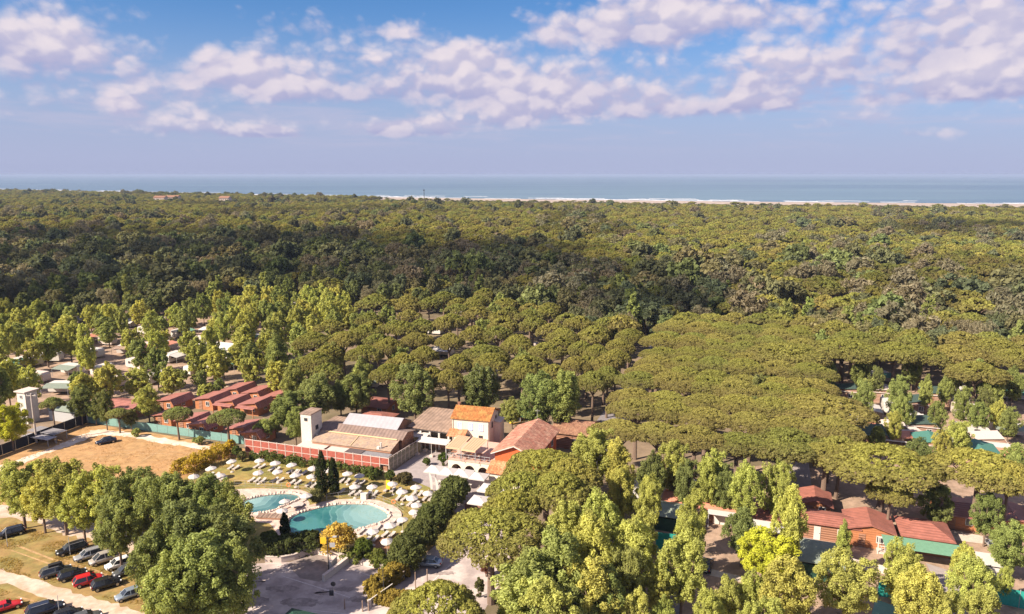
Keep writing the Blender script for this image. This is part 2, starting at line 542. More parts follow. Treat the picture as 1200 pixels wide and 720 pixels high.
o = mbf.build('surf', M_FOAM); o['kind'] = 'stuff'
# ------------------------------------------------------------------ ground sheets: fields, roads, lawns
M_DRY = mat('dry_grass', (0.369, 0.214, 0.096), 0.95, 0.20, 0.22, color2=(0.337, 0.205, 0.091), detail=8)
M_PARKGRASS = mat('parking_grass', (0.259, 0.167, 0.063), 0.95, 0.22, 0.25, color2=(0.209, 0.168, 0.055), detail=8)
M_TRACK = mat('sandy_track', (0.491, 0.391, 0.319), 0.95, 0.14, 0.35, color2=(0.400, 0.291, 0.209), detail=8)
M_LAWN = mat('lawn', (0.187, 0.168, 0.047), 0.95, 0.2, 0.3, color2=(0.282, 0.196, 0.064), detail=8)
M_ASPH = mat('worn_asphalt', (0.317, 0.259, 0.248), 0.9, 0.12, 0.25, color2=(0.473, 0.400, 0.373), detail=8)
M_FORE = mat('forecourt_asphalt', (0.291, 0.250, 0.246), 0.9, 0.10, 0.4)
M_LANE = mat('lane_asphalt', (0.20, 0.18, 0.19), 0.9, 0.12, 0.5)
M_PINKDECK = mat('pink_stone_deck', (0.455, 0.328, 0.273), 0.85, 0.14, 1.2, color2=(0.528, 0.419, 0.364))

o = sheet('dry_field', pxs([(-40, 548), (0, 533), (50, 512), (102, 496), (200, 511), (292, 527), (300, 540), (240, 575), (200, 610), (80, 600), (-40, 600)]), 0.004, M_DRY)
sheet('sandy_track', ragged(pxs([(-40, 556), (0, 546), (35, 534), (62, 524), (88, 513), (112, 504), (135, 505), (170, 510), (215, 518), (250, 525), (246, 529), (205, 522), (165, 515), (135, 511), (112, 511), (80, 523), (50, 533), (20, 546), (-40, 566)]), .22), 0.008, mat('white_gravel', (0.62, 0.52, 0.44), 0.95, 0.14, 0.35, color2=(0.52, 0.40, 0.31), detail=8))
sheet('parking_grass', ragged(pxs([(-60, 600), (80, 596), (200, 600), (275, 628), (288, 650), (272, 672), (262, 700), (255, 740), (265, 800), (100, 810), (-60, 800), (-70, 700)]), .25), 0.010, M_PARKGRASS)
sheet('sandy_patch', ragged(pxs([(-40, 594), (40, 592), (110, 600), (170, 625), (190, 650), (165, 662), (140, 640), (105, 632), (70, 626), (40, 612), (-10, 606), (-40, 606)]), .22), 0.014, M_TRACK)
sheet('dirt_road', ragged(pxs([(-60, 655), (0, 669), (50, 682), (100, 698), (150, 712), (210, 732), (300, 760), (300, 800), (180, 760), (120, 730), (60, 706), (0, 684), (-60, 672)]), .22), 0.016, M_TRACK)
sheet('lawn', pxs([(185, 580), (240, 545), (288, 531), (370, 542), (456, 555), (500, 566), (540, 582), (530, 620), (490, 655), (455, 668), (370, 650), (300, 655), (230, 640), (190, 610)]), 0.006, M_LAWN)
sheet('forecourt', pxs([(458, 555), (492.5, 530), (500, 527), (640, 555), (600, 600), (560, 625), (520, 588), (505, 572), (480, 562)]), 0.012, M_FORE)
sheet('lower_parking', pxs([(235, 760), (250, 690), (270, 662), (311, 660), (340, 659), (372, 648), (455, 668), (475, 668), (510, 640), (560, 600), (610, 600), (600, 660), (565, 720), (560, 800), (250, 800)]), 0.008, M_ASPH)
M_DARKASPH = mat('dark_asphalt', (0.20, 0.165, 0.15), 0.9, 0.16, 0.4, color2=(0.26, 0.21, 0.19))
sheet('parking_ramp_paving', pxs([(336, 662), (345, 657), (370, 650), (404, 656), (402, 664), (374, 682), (352, 678)]), 0.013, M_DARKASPH)  # darker paving on the ramp
# painted lines and drains on the parking
M_LINE = mat('worn_white_line', (0.58, 0.52, 0.5), 0.9, 0.2, 2.0)
for a, b in (((502, 686), (530, 660)), ((512, 718), (520, 712)), ((330, 675), (415, 702)), ((415, 668), (441, 678)), ((360, 715), (430, 722))):
    p, q = at(*a), at(*b); d = (q - p).normalized(); n = Vector((-d.y, d.x, 0)) * 0.06
    sheet('parking_line', [p - n, q - n, q + n, p + n], 0.018, M_LINE)
M_STAIN = mat('stained_asphalt', (0.235, 0.19, 0.18), 0.9, 0.16, 0.8, color2=(0.33, 0.275, 0.26))
for k, (x, y, w, h) in enumerate(((300, 704, 16, 5), (331, 690, 20, 4), (352, 706, 26, 5), (404, 690, 22, 2.5), (420, 703, 16, 3), (378, 695, 10, 2.5), (530, 688, 20, 3), (520, 672, 14, 2), (300, 682, 10, 4), (545, 700, 14, 3))):
    sheet('asphalt_patch', ragged(pxs([(x - w, y), (x - w * .4, y - h), (x + w * .5, y - h * .8), (x + w, y), (x + w * .4, y + h), (x - w * .5, y + h * .8)]), .12, 6, k), 0.0195 + .0006 * k, M_STAIN)
M_WORN = mat('worn_earth', (0.385, 0.245, 0.125), 0.95, 0.2, 0.6, color2=(0.33, 0.205, 0.095))
for k, l in enumerate(([(60, 548), (95, 535), (140, 528), (190, 528), (232, 533)], [(66, 552), (100, 539), (142, 532), (190, 532), (230, 537)], [(120, 575), (150, 552), (175, 535), (200, 522)], [(20, 640), (60, 655), (110, 668), (150, 683)], [(14, 645), (55, 660), (105, 673), (146, 688)], [(20, 700), (70, 712), (110, 726)])):
    P_ = [at(x, y).xy for x, y in l]; A_ = []; B_ = []
    for i in range(len(P_)):
        d_ = (P_[min(i + 1, len(P_) - 1)] - P_[max(i - 1, 0)]).normalized(); n_ = Vector((-d_.y, d_.x)) * .16; A_.append(P_[i] + n_); B_.append(P_[i] - n_)
    sheet('tyre_track', [p + Vector((rnd.gauss(0, .05), rnd.gauss(0, .05))) for p in A_ + B_[::-1]], 0.0175 + .0005 * k, M_WORN)
# the lane beside the pine grove and the camp roads
GD = Vector((0.33, 0.944)).normalized()             # all buildings and rows follow this direction
GR = Vector((GD.y, -GD.x))
lane0 = at(690, 520).xy
def lane_pt(s, w): p = lane0 + GD * s + GR * w; return (p.x, p.y)
sheet('lane', [lane_pt(-22, -1.5), lane_pt(-22, 4.2), lane_pt(170, 4.2), lane_pt(170, -1.5)], 0.005, M_LANE)
p_r = at(935, 520).xy
sheet('camp_road', [(p_r + GD * a + GR * b) for a, b in ((-40, -2), (-40, 1.5), (120, 1.5), (120, -2))], 0.007, M_FORE)
M_PALE = mat('pale_paving', (0.480, 0.410, 0.356), 0.9, 0.12, 0.5)
M_PINKSAND = mat('pink_sand', (0.328, 0.228, 0.168), 0.95, 0.18, 0.3, color2=(0.246, 0.173, 0.123))
sheet('camp_earth', pxs([(740, 560), (900, 545), (1240, 570), (1260, 780), (700, 790), (760, 660)]), 0.003, M_PINKSAND)
sheet('camp_earth', pxs([(880, 450), (1000, 440), (1240, 455), (1250, 545), (1060, 560), (960, 530)]), 0.003, M_PINKSAND)
sheet('pale_path', pxs([(1108, 620), (1160, 630), (1165, 639), (1110, 632)]), 0.009, M_PALE)
sheet('pale_path', pxs([(825, 665), (870, 676), (872, 683), (824, 673)]), 0.009, M_PALE)
sheet('pale_path', pxs([(995, 655), (1045, 668), (1044, 675), (995, 663)]), 0.009, M_PALE)
sheet('camp_road', pxs([(782, 690), (796, 690), (800, 730), (772, 740)]), 0.010, M_LANE)
sheet('camp_road', pxs([(1085, 660), (1110, 668), (1135, 700), (1150, 740), (1125, 740), (1105, 700)]), 0.010, M_FORE)
sheet('camp_earth', pxs([(-60, 360), (330, 345), (330, 420), (250, 470), (100, 490), (-60, 500)]), 0.003, M_PINKSAND)
sheet('red_mulch_bed', rounded(pxs([(425, 642), (450, 630), (462, 640), (440, 655)]), 3), 0.010, mat('mulch', (0.25, 0.12, 0.06), 0.95, 0.2, 2.0))

# ------------------------------------------------------------------ buildings
LM = []                                             # landmarks for telling repeats apart: (phrase, x, y)


def landmark(phrase, p): LM.append((phrase, p[0], p[1]))


class Bld:
    """a building: origin at the middle of its front foot, x along the front, y into the depth"""
    def __init__(s, name, label, cat, FL, FR, depth, z=0.0, lm=None, group=None):
        FL, FR = Vector(FL[:2]), Vector(FR[:2])
        c = (FL + FR) / 2; d = FR - FL
        s.w = d.length; s.d = depth
        s.root = empty(name, (c.x, c.y, z), math.atan2(d.y, d.x), label, cat, group)
        if lm: landmark(lm, c + Vector((-d.y, d.x)).normalized() * depth / 2)

    def walls(s, h, m, roof='flat', ridge=0.0, z0=0.0, name='wall', pos=0.5, hb=None, open_front=False):
        w, d = s.w / 2, s.d
        hb = h if hb is None else hb
        mb = MB(); t = 0.2
        # outer skin with thickness: four walls (and gables) as closed prisms
        def wall(poly_xz, fixed, axis, sgn):
            a = [(p[0], p[1]) for p in poly_xz]
            if axis == 'x':     # wall in the xz plane at y = fixed
                o_ = [(x, fixed, z) for x, z in a]; i_ = [(x, fixed - sgn * t, z) for x, z in a]
            else:
                o_ = [(fixed, y, z) for y, z in a]; i_ = [(fixed - sgn * t, y, z) for y, z in a]
            n = len(a)
            mb.add(o_ + i_, [tuple(range(n)), tuple(range(2 * n - 1, n - 1, -1))] + [(k, n + k, n + (k + 1) % n, (k + 1) % n) for k in range(n)])
        gx = roof == 'gable_y'; gy = roof in ('gable_x', 'mono')
        front = [(-w, z0), (w, z0), (w, h), (-w, h)]
        back = [(-w, z0), (w, z0), (w, hb), (-w, hb)]
        if gx:
            front.insert(3, (w * (2 * pos - 1), ridge)); back.insert(3, (w * (2 * pos - 1), ridge))
        side = [(t, z0), (d - t, z0), (d - t, hb), (t, h)]
        if roof == 'gable_x': side = [(t, z0), (d - t, z0), (d - t, hb - 0.02), (d * pos, ridge), (t, h - 0.02)]
        if not open_front: wall(front, 0.0, 'x', -1)
        wall(back, d, 'x', 1)
        wall(side, -w, 'y', -1); wall(side, w, 'y', 1)
        return mb.build(name, m, s.root)

    def roof(s, kind, h, ridge, m, over=0.35, t=0.14, name='roof', hb=None, pos=0.5, lift=0.03, x0=None, x1=None):
        w, d = s.w / 2 + over, s.d
        a = -w if x0 is None else x0; b = w if x1 is None else x1
        hb = h if hb is None else hb
        mb = MB(); L = lift + t
        if kind == 'flat':
            mb.slab([(a, -over, h + L), (b, -over, h + L), (b, d + over, h + L), (a, d + over, h + L)], t)
        elif kind == 'mono':
            k = (hb - h) / d
            mb.slab([(a, -over, h - k * over + L), (b, -over, h - k * over + L), (b, d + over, hb + k * over + L), (a, d + over, hb + k * over + L)], t)
        elif kind == 'gable_x':
            yr = d * pos; k1 = (ridge - h) / yr; k2 = (ridge - hb) / (d - yr)
            prof = [(-over, h - k1 * over + L), (yr, ridge + L), (d + over, hb - k2 * over + L)]
            mb.add([(x, y, z) for x in (a, b) for (y, z) in prof] + [(x, y, z - t) for x in (a, b) for (y, z) in prof],
                   [(0, 3, 4, 1), (1, 4, 5, 2), (6, 7, 10, 9), (7, 8, 11, 10), (0, 6, 9, 3), (2, 5, 11, 8), (0, 1, 7, 6), (1, 2, 8, 7), (3, 9, 10, 4), (4, 10, 11, 5)])
        elif kind == 'gable_y':
            xr = s.w * (pos - 0.5); k1 = (ridge - h) / (s.w * pos); k2 = (ridge - h) / (s.w * (1 - pos))
            prof = [(-w, h - k1 * over + L), (xr, ridge + L), (w, h - k2 * over + L)]
            y0, y1 = -over, d + over
            mb.add([(x, y, z) for y in (y0, y1) for (x, z) in prof] + [(x, y, z - t) for y in (y0, y1) for (x, z) in prof],
                   [(0, 1, 4, 3), (1, 2, 5, 4), (6, 9, 10, 7), (7, 10, 11, 8), (0, 3, 9, 6), (2, 8, 11, 5), (0, 6, 7, 1), (1, 7, 8, 2), (3, 4, 10, 9), (4, 5, 11, 10)])
        elif kind == 'hip':
            i = min(s.w, d) * 0.45
            b_ = [(a, -over, h + L), (b, -over, h + L), (b, d + over, h + L), (a, d + over, h + L)]
            if s.w >= d: r_ = [(a + i, d / 2, ridge + L), (b - i, d / 2, ridge + L)]; F = [(0, 1, 5, 4), (1, 2, 5), (2, 3, 4, 5), (3, 0, 4)]
            else: r_ = [(0, -over + i, ridge + L), (0, d + over - i, ridge + L)]; F = [(0, 1, 4), (1, 2, 5, 4), (2, 3, 5), (3, 0, 4, 5)]
            low = [(p[0], p[1], p[2] - t) for p in b_]
            mb.add(b_ + r_ + low, F + [(0, 6, 7, 1), (1, 7, 8, 2), (2, 8, 9, 3), (3, 9, 6, 0), (9, 8, 7, 6)])
        return mb.build(name, m, s.root)

    def place(s, mb, side, a):
        """turn shapes drawn for the front (facing -y, x along it) to another side of the building"""
        if side == 'front': return mb
        out = []
        for (x, y, z) in mb.v:
            if side == 'right': out.append((s.w / 2 - y, x, z))
            elif side == 'left': out.append((-s.w / 2 + y, x, z))
            else: out.append((x, s.d - y, z))
        mb.v = out
        if side in ('left', 'back'): mb.f = [tuple(reversed(f)) for f in mb.f]
        return mb

    def window(s, side, x, z, w, h, fm=None, gm=None, bars=1, shutter=None):
        fm = fm or M_WHITE
        mb = MB(); b = 0.09; pr = 0.05
        mb.box(x - w / 2 - b, x - w / 2, -pr, 0.02, z - b, z + h + b); mb.box(x + w / 2, x + w / 2 + b, -pr, 0.02, z - b, z + h + b)
        mb.box(x - w / 2, x + w / 2, -pr, 0.02, z + h, z + h + b); mb.box(x - w / 2 - 0.03, x + w / 2 + 0.03, -pr - 0.06, 0.02, z - b - 0.02, z)
        for i in range(bars):
            xx = x - w / 2 + w * (i + 1) / (bars + 1); mb.box(xx - 0.03, xx + 0.03, -pr + 0.005, 0.02, z, z + h)
        fr_ = s.place(mb, side, x).build('window', fm, s.root)
        pn = MB(); pn.box(x - w / 2, x + w / 2, -0.018, 0.01, z, z + h)
        s.place(pn, side, x).build('pane', gm or M_GLASS, fr_)
        if shutter:
            for sg in (-1, 1):
                sh = MB(); xx = x + sg * (w / 2 + b + w / 4 + 0.01); sh.box(xx - w / 4, xx + w / 4, -0.06, 0.015, z - 0.03, z + h + 0.03)
                s.place(sh, side, xx).build('shutter', shutter, fr_)
        return fr_

    def door(s, side, x, w, h, m, z=0.0):
        mb = MB(); mb.box(x - w / 2, x + w / 2, -0.06, 0.02, z + 0.02, z + h)
        dr = s.place(mb, side, x).build('door', m, s.root)
        hd = MB(); hd.box(x + w / 2 - 0.16, x + w / 2 - 0.08, -0.11, -0.055, z + h * 0.48, z + h * 0.52)
        s.place(hd, side, x).build('handle', M_DARK, dr)
        return dr

    def part(s, name, mb, m): return mb.build(name, m, s.root)


# -- yellow house on the terrace
YZ = 2.8
p0, p1 = at(530, 489.6, 6.75), at(573, 493.2, 6.75)
yh = Bld('house', 'cream two-storey house with rust orange tiled roof and blue shutters above the terrace', 'house', p0, p1, 6.2, 0, 'the cream house with the orange roof')
yh.walls(6.7, M_CREAM, 'gable_x', 8.05)
yh.roof('gable_x', 6.7, 8.05, M_RUST, 0.28, 0.16)
for fx in (-0.29, 0.0, 0.29):
    yh.window('front', yh.w * fx, 4.75, 0.62, 1.15, M_BLUE, mat('pale_blue_pane', (0.42, 0.50, 0.66), 0.4), 1)
yh.window('front', -0.5, 3.0, 0.7, 0.8); yh.window('front', 1.9, 3.0, 0.6, 0.7, M_DARK)
yh.window('right', 2.0, 4.9, 0.5, 0.9, M_DARK); yh.window('right', 4.6, 4.2, 0.7, 2.0, M_DARK)
for x in (-yh.w / 2 + 0.12, yh.w / 2 - 0.16): mb = MB(); mb.tube((x, -0.07, 0), (x, -0.07, 6.5), .05); yh.part('drainpipe', mb, M_CREAM)
mb = MB(); mb.box(-3.4, -2.9, 3.0, 3.5, 7.5, 8.6); mb.box(-3.46, -2.84, 2.94, 3.56, 8.6, 8.7)
ch = yh.part('chimney', mb, M_BROWNTILE)
mb = MB(); mb.box(yh.w / 2 + 0.005, yh.w / 2 + 1.2, 3.2, 6.0, 0, 5.4)
yh.part('annex', mb, M_CREAM)
mb = MB(); mb.slab([(yh.w / 2, 3.0, 5.7), (yh.w / 2 + 1.35, 3.0, 5.5), (yh.w / 2 + 1.35, 6.1, 5.5), (yh.w / 2, 6.1, 5.7)], 0.07)
yh.part('annex_roof', mb, M_PINKWHITE)
# lower tiled porch roof at the house's left foot
mb = MB(); mb.slab([(-3.9, -2.2, 4.1), (-0.5, -2.2, 4.1), (-0.5, -0.02, 4.75), (-3.9, -0.02, 4.75)], 0.14)
yh.part('porch_roof', mb, M_LEANTILE)

# -- the terrace with its arcade
t0, t1 = at(525, 537.3, 2.8), at(574, 543.6, 2.8)
tr = Bld('terrace', 'raised restaurant terrace with cream arcade of three arches and a railing', 'terrace', t0, t1, 9.6, 0, 'the arched terrace')
W = tr.w
n = 14
mb = MB()
# arcade front: spandrels built round three arched openings
edges = []
ax = [-W / 2 + W * k for k in (0.20, 0.52, 0.84)]; ar = W * 0.125; spring = 0.9
mbw = MB()
def arcade(mbx, y0, y1, top):
    xs = [-W / 2]
    for c in ax:
        mbx.box(xs[-1], c - ar, y0, y1, 0, top)
        # arch head
        pts = [(c + ar * math.cos(math.pi * i / n), spring + ar * 1.15 * math.sin(math.pi * i / n)) for i in range(n + 1)]
        for i in range(n):
            (xa, za), (xb, zb) = pts[i], pts[i + 1]
            mbx.add([(xa, y0, za), (xb, y0, zb), (xb, y0, top), (xa, y0, top), (xa, y1, za), (xb, y1, zb), (xb, y1, top), (xa, y1, top)],
                    [(0, 1, 2, 3), (7, 6, 5, 4), (4, 5, 1, 0), (3, 2, 6, 7)])
        xs.append(c + ar)
    mbx.box(xs[-1], W / 2, y0, y1, 0, top)
arcade(mbw, 0.0, 0.35, 2.62)
tr.part('arcade_wall', mbw, M_CREAM)
mb = MB(); mb.box(-W / 2, W / 2 + 1.2, 0.36, 9.6, 2.5, 2.8); mb.box(-W / 2, W / 2, -0.08, 0.36, 2.625, 2.82)
tr.part('terrace_floor', mb, mat('terrace_tiles', (0.50, 0.33, 0.27), 0.85, 0.12, 1.5))
mb = MB(); mb.box(-W / 2, -W / 2 + 0.3, 0.36, 9.6, 0, 2.49); mb.box(-W / 2 + 0.31, W / 2 - 0.31, 3.5, 3.7, 0, 2.49)
tr.part('side_wall', mb, M_CREAM)
mb = MB()
for k in range(9): x = -W / 2 + 0.06 + (W - 0.12) * k / 8; mb.tube((x, 0.12, 2.82), (x, 0.12, 3.75), 0.03)
mb.box(-W / 2, W / 2, 0.09, 0.15, 3.75, 3.80); mb.box(-W / 2, W / 2, 0.10, 0.14, 3.28, 3.32)
tr.part('railing', mb, M_GREYMET)
mb = MB()
for k in range(6):
    x = -W / 2 + 0.7 + (W - 1.4) * k / 5
    mb.tube((x, 0.36 + 0.3, 2.8), (x, 0.66, 3.1), 0.12, 0.16)
tr.part('flower_pots', mb, M_LEANTILE)['kind'] = 'stuff'
# two folding awnings over the terrace
aw_c = math.atan2((t1 - t0).y, (t1 - t0).x)
for k, (a, b, c, d) in enumerate((((522.3, 523.5), (539.2, 525.5), (551.5, 512.2), (537, 509.8)), ((540.2, 526.3), (557, 528.8), (572, 515.3), (554, 512.4)))):
    P = [at(*a, 5.0), at(*b, 5.0), at(*c, 5.45), at(*d, 5.45)]
    ctr = sum(P, Vector()) / 4; ctr.z = YZ
    r_ = empty('awning', ctr, 0, ('peach fabric awning on posts over the terrace, the one nearer the pavilion' if k == 0 else 'peach fabric awning on posts over the terrace, the one nearer the red building'), 'awning', 'awnings over the terrace')
    mb = MB(); mb.slab([p - ctr for p in P], 0.06)
    cl = mb.build('canopy', M_AWN, r_)
    mb = MB()
    for i in range(5):
        s_ = (i + 1) / 6; p = P[0].lerp(P[1], s_) - ctr; q = P[3].lerp(P[2], s_) - ctr
        mb.tube(p + Vector((0, 0, 0.03)), q + Vector((0, 0, 0.03)), 0.03, n=5)
    mb.build('batten', M_AWN, r_)
    mb = MB()
    q = [p - ctr for p in P]
    mb.slab([q[0], q[1], q[1] + Vector((0, -0.03, -0.28)), q[0] + Vector((0, -0.03, -0.28))], 0.03)
    mb.build('valance', M_AWN, r_)
    for p in q:
        mb = MB(); mb.tube((p.x * 0.97, p.y * 0.97, 0), (p.x * 0.97, p.y * 0.97, p.z - 0.05), 0.05)
        mb.build('post', M_GREYMET, r_)
    # tables and chairs beneath
    for i in range(2):
        t_ = empty('dining_table', (ctr.x - 0.8 + 1.7 * i, ctr.y - 0.3, YZ), aw_c, f'small dark dining table in the shade of the {"pavilion-side" if k == 0 else "red-building-side"} peach awning, {("left", "right")[i]} one', 'table', 'terrace dining tables')
        mb = MB(); mb.box(-0.45, 0.45, -0.4, 0.4, 0.72, 0.76); mb.build('tabletop', M_BROWNWALL, t_)
        mb = MB(); mb.tube((0, 0, 0.03), (0, 0, 0.72), 0.05); mb.tube((0, 0, 0), (0, 0, 0.03), 0.25); mb.build('pedestal', M_DARK, t_)

# -- red building with gable, pink tiled roof and tiled lean-to
p0, p1 = at(580, 528.75, 5.3), at(626.5, 534.8, 5.3)
rb = Bld('red_building', 'orange-red gabled building with long pink tiled roof beside the terrace', 'building', p0, p1, 13.0, 0, 'the orange-red gabled building')
rb.walls(5.3, M_ORANGE, 'gable_y', 6.75)
rb.roof('gable_y', 5.3, 6.75, M_PINKTILE, 0.55, 0.16)
mb = MB(); w = rb.w / 2 + 0.55; k = (6.75 - 5.3) / (rb.w / 2)
for sg in (-1, 1):
    mb.slab([(0, -0.60, 6.75 + 0.02), (sg * w, -0.60, 5.3 - k * 0.55 + 0.02), (sg * w, -0.53, 5.3 - k * 0.55 + 0.02), (0, -0.53, 6.75 + 0.02)], 0.16)
rb.part('barge_board', mb, M_WHITE)
rb.window('right', 3.2, 3.4, 0.9, 1.1); rb.window('right', 6.5, 3.4, 0.9, 1.1); rb.window('right', 10.2, 3.4, 0.9, 1.1)
rb.window('left', 3.0, 3.6, 0.8, 1.0); rb.window('left', 6.8, 3.6, 0.8, 1.0)
mb = MB(); mb.box(-rb.w / 2 - 0.25, rb.w / 2 - 1.5, -2.3, -0.005, 0, 2.55); rb.part('lean_to_wall', mb, M_CREAM)
mb = MB(); mb.slab([(-rb.w / 2 - 0.6, -2.65, 2.62), (rb.w / 2 - 1.2, -2.65, 2.62), (rb.w / 2 - 1.2, -0.01, 3.75), (-rb.w / 2 - 0.6, -0.01, 3.75)], 0.14)
rb.part('lean_to_roof', mb, M_LEANTILE)
mb = MB(); mb.tube((0, 12.4, 6.9), (0, 12.4, 9.0), 0.035, n=6); mb.tube((-0.5, 12.4, 8.7), (0.5, 12.4, 8.7), 0.02, n=5)
rb.part('aerial', mb, M_GREYMET)
# -- brown roofed store behind it
c = at(663, 508, 3.0)
p0 = c.xy - GR * 2.6; p1 = c.xy + GR * 4.2
bb = Bld('store_building', 'low store with brown tiled roof tucked behind the red building', 'building', p0, p1, 8.0, 0, 'the brown roofed store')
bb.walls(3.0, M_BROWNWALL, 'gable_x', 4.2); bb.roof('gable_x', 3.0, 4.2, M_BROWNTILE, 0.4)
bb.door('front', 1.0, 1.0, 2.1, M_DARK); bb.window('right', 3.0, 1.2, 1.0, 1.0)

# -- open restaurant pavilion
p0, p1 = at(480.5, 499.8, 3.85), at(526, 505.8, 3.85)
pv = Bld('pavilion', 'open-sided restaurant pavilion with weathered tan sheet roof on white columns', 'pavilion', p0, p1, 8.8, 0, 'the tan roofed restaurant pavilion')
pv.roof('mono', 3.75, 4.5, M_FIBRE, 0.4, 0.16, hb=4.6)
for k in range(5):
    x = -pv.w / 2 + 0.2 + (pv.w - 0.4) * k / 4
    mb = MB(); mb.box(x - 0.16, x + 0.16, 0.1, 0.42, 0, 3.74); pv.part('column', mb, M_WHITE)
mb = MB(); mb.box(-pv.w / 2, pv.w / 2, 0.12, 0.40, 3.30, 3.72); pv.part('beam', mb, M_CREAM)
mb = MB(); mb.box(-pv.w / 2, pv.w / 2, 6.0, 6.2, 0, 3.9); mb.box(-pv.w / 2, -pv.w / 2 + 0.2, 0.5, 6.0, 0, 3.6); pv.part('wall', mb, M_CREAM)
mb = MB(); mb.box(-pv.w / 2 + 0.4, pv.w / 2 - 0.4, 0.18, 0.26, 0.4, 1.1); pv.part('parapet', mb, M_BROWNWALL)
for k in range(4):
    x = -pv.w / 2 + 1.1 + (pv.w - 2.2) * k / 3
    t_ = empty('dining_table', pv.root.matrix_basis @ Vector((x, 2.6, 0.0)), aw_c, f'white-clothed table inside the tan roofed pavilion, {("first", "second", "third", "fourth")[k]} from its left end', 'table', 'pavilion tables')
    mb = MB(); mb.box(-0.5, 0.5, -0.45, 0.45, 0.5, 0.76); mb.build('tablecloth', M_WHITEFAB, t_)
    mb = MB(); mb.tube((0, 0, 0), (0, 0, 0.5), 0.06); mb.build('leg', M_DARK, t_)
# two flat white shade roofs in front of the pavilion
for k, (px_, py_, w_, lb) in enumerate(((489.5, 509, 4.2, 'upper'), (508, 516.6, 6.0, 'lower'))):
    c = at(px_, py_, 2.7); r_ = empty('shade_canopy', (c.x, c.y, 0), aw_c, f'white fabric shade roof on posts before the pavilion, the {"smaller upper" if k == 0 else "longer lower"} one', 'canopy', 'white shade roofs by the pavilion')
    mb = MB(); mb.slab([(-w_ / 2, -1.1, 2.6), (w_ / 2, -1.1, 2.6), (w_ / 2, 1.1, 2.85), (-w_ / 2, 1.1, 2.85)], 0.07); mb.build('canopy', M_WHITEFAB, r_)
    for x in (-w_ / 2 + 0.2, w_ / 2 - 0.2) + ((0,) if k else ()):
        for y in (-0.95, 0.95):
            mb = MB(); mb.tube((x, y, 0), (x, y, 2.58 if y < 0 else 2.74), 0.05); mb.build('post', M_WHITE, r_)
        mb = MB(); mb.box(x - 0.35, x + 0.35, -1.3, -0.6, 0, 0.35); mb.build('planter_foot', M_PINKWHITE, r_)

# -- the walled compound: brick-red panel fence, mesh fence, halls, white tower
A0, A1 = at(288, 529.7).xy, at(456, 553.5).xy
fu = (A0 - A1).normalized(); fw = Vector((fu.y, -fu.x))      # u to the left along the fence, w away from the camera
if fw.y < 0: fw = -fw
ORG = A1
def uw(u, w): return ORG + fu * u + fw * w
ang = math.atan2(-fu.y, -fu.x)
LEN = (A0 - A1).length
bf = empty('panel_fence', (ORG.x, ORG.y, 0), ang, 'long fence of brick-red panels in white posts and rails above the hedge', 'fence')
landmark('the brick-red panel fence', uw(LEN / 2, 0))
NP = 17; PW = LEN / NP
pan = MB(); pan.box(-PW / 2 + 0.06, PW / 2 - 0.06, -0.03, 0.03, 0, 1.08)
pm = pan.mesh('panel', M_BRICK)
post = MB(); post.box(-0.055, 0.055, -0.07, 0.07, 0, 2.62); postm = post.mesh('post', M_PINKWHITE)
rail = MB(); rail.box(-PW / 2 + 0.056, PW / 2 - 0.056, -0.05, 0.05, 0, 0.09); railm = rail.mesh('rail', M_PINKWHITE)
for k in range(NP):
    xc = -LEN + PW * (k + 0.5)
    for z in (0.12, 1.32):
        if k == NP - 1 and z < 1: continue
        link('panel', pm, bf, (xc, 0.004 * (k % 3), z))
    for z in (0.02, 1.215, 2.42): link('rail', railm, bf, (xc, 0, z))
for k in range(NP + 1): link('post', postm, bf, (-LEN + PW * k, 0, 0))
e1 = at(492.7, 529.7).xy
ml = (e1 - ORG).length
mf = empty('mesh_fence', (ORG.x, ORG.y, 0), math.atan2((e1 - ORG).y, (e1 - ORG).x), 'tall see-through screen fence with pale posts beside the forecourt', 'fence')
landmark('the screen fence by the forecourt', (ORG + e1) / 2)
M_SCREEN = mat('leafy_screen', (0.30, 0.25, 0.20), 0.9, 0.35, 1.2, color2=(0.16, 0.15, 0.11))
spn = MB(); spn.box(0.05, ml / 8 - 0.05, -0.02, 0.02, 0.1, 2.3); spm = spn.mesh('panel', M_SCREEN)
pst = MB(); pst.tube((0, 0, 0), (0, 0, 2.5), 0.05); pstm = pst.mesh('post', M_PINKWHITE)
for k in range(8): link('panel', spm, mf, (0.15 + (ml - 0.15) / 8 * k, 0, 0))
for k in range(1, 9): link('post', pstm, mf, (0.15 + (ml - 0.15) / 8 * k, 0, 0))
mb = MB(); mb.box(0.08, ml, -0.04, 0.04, 2.5, 2.58); mb.build('rail', M_PINKWHITE, mf)

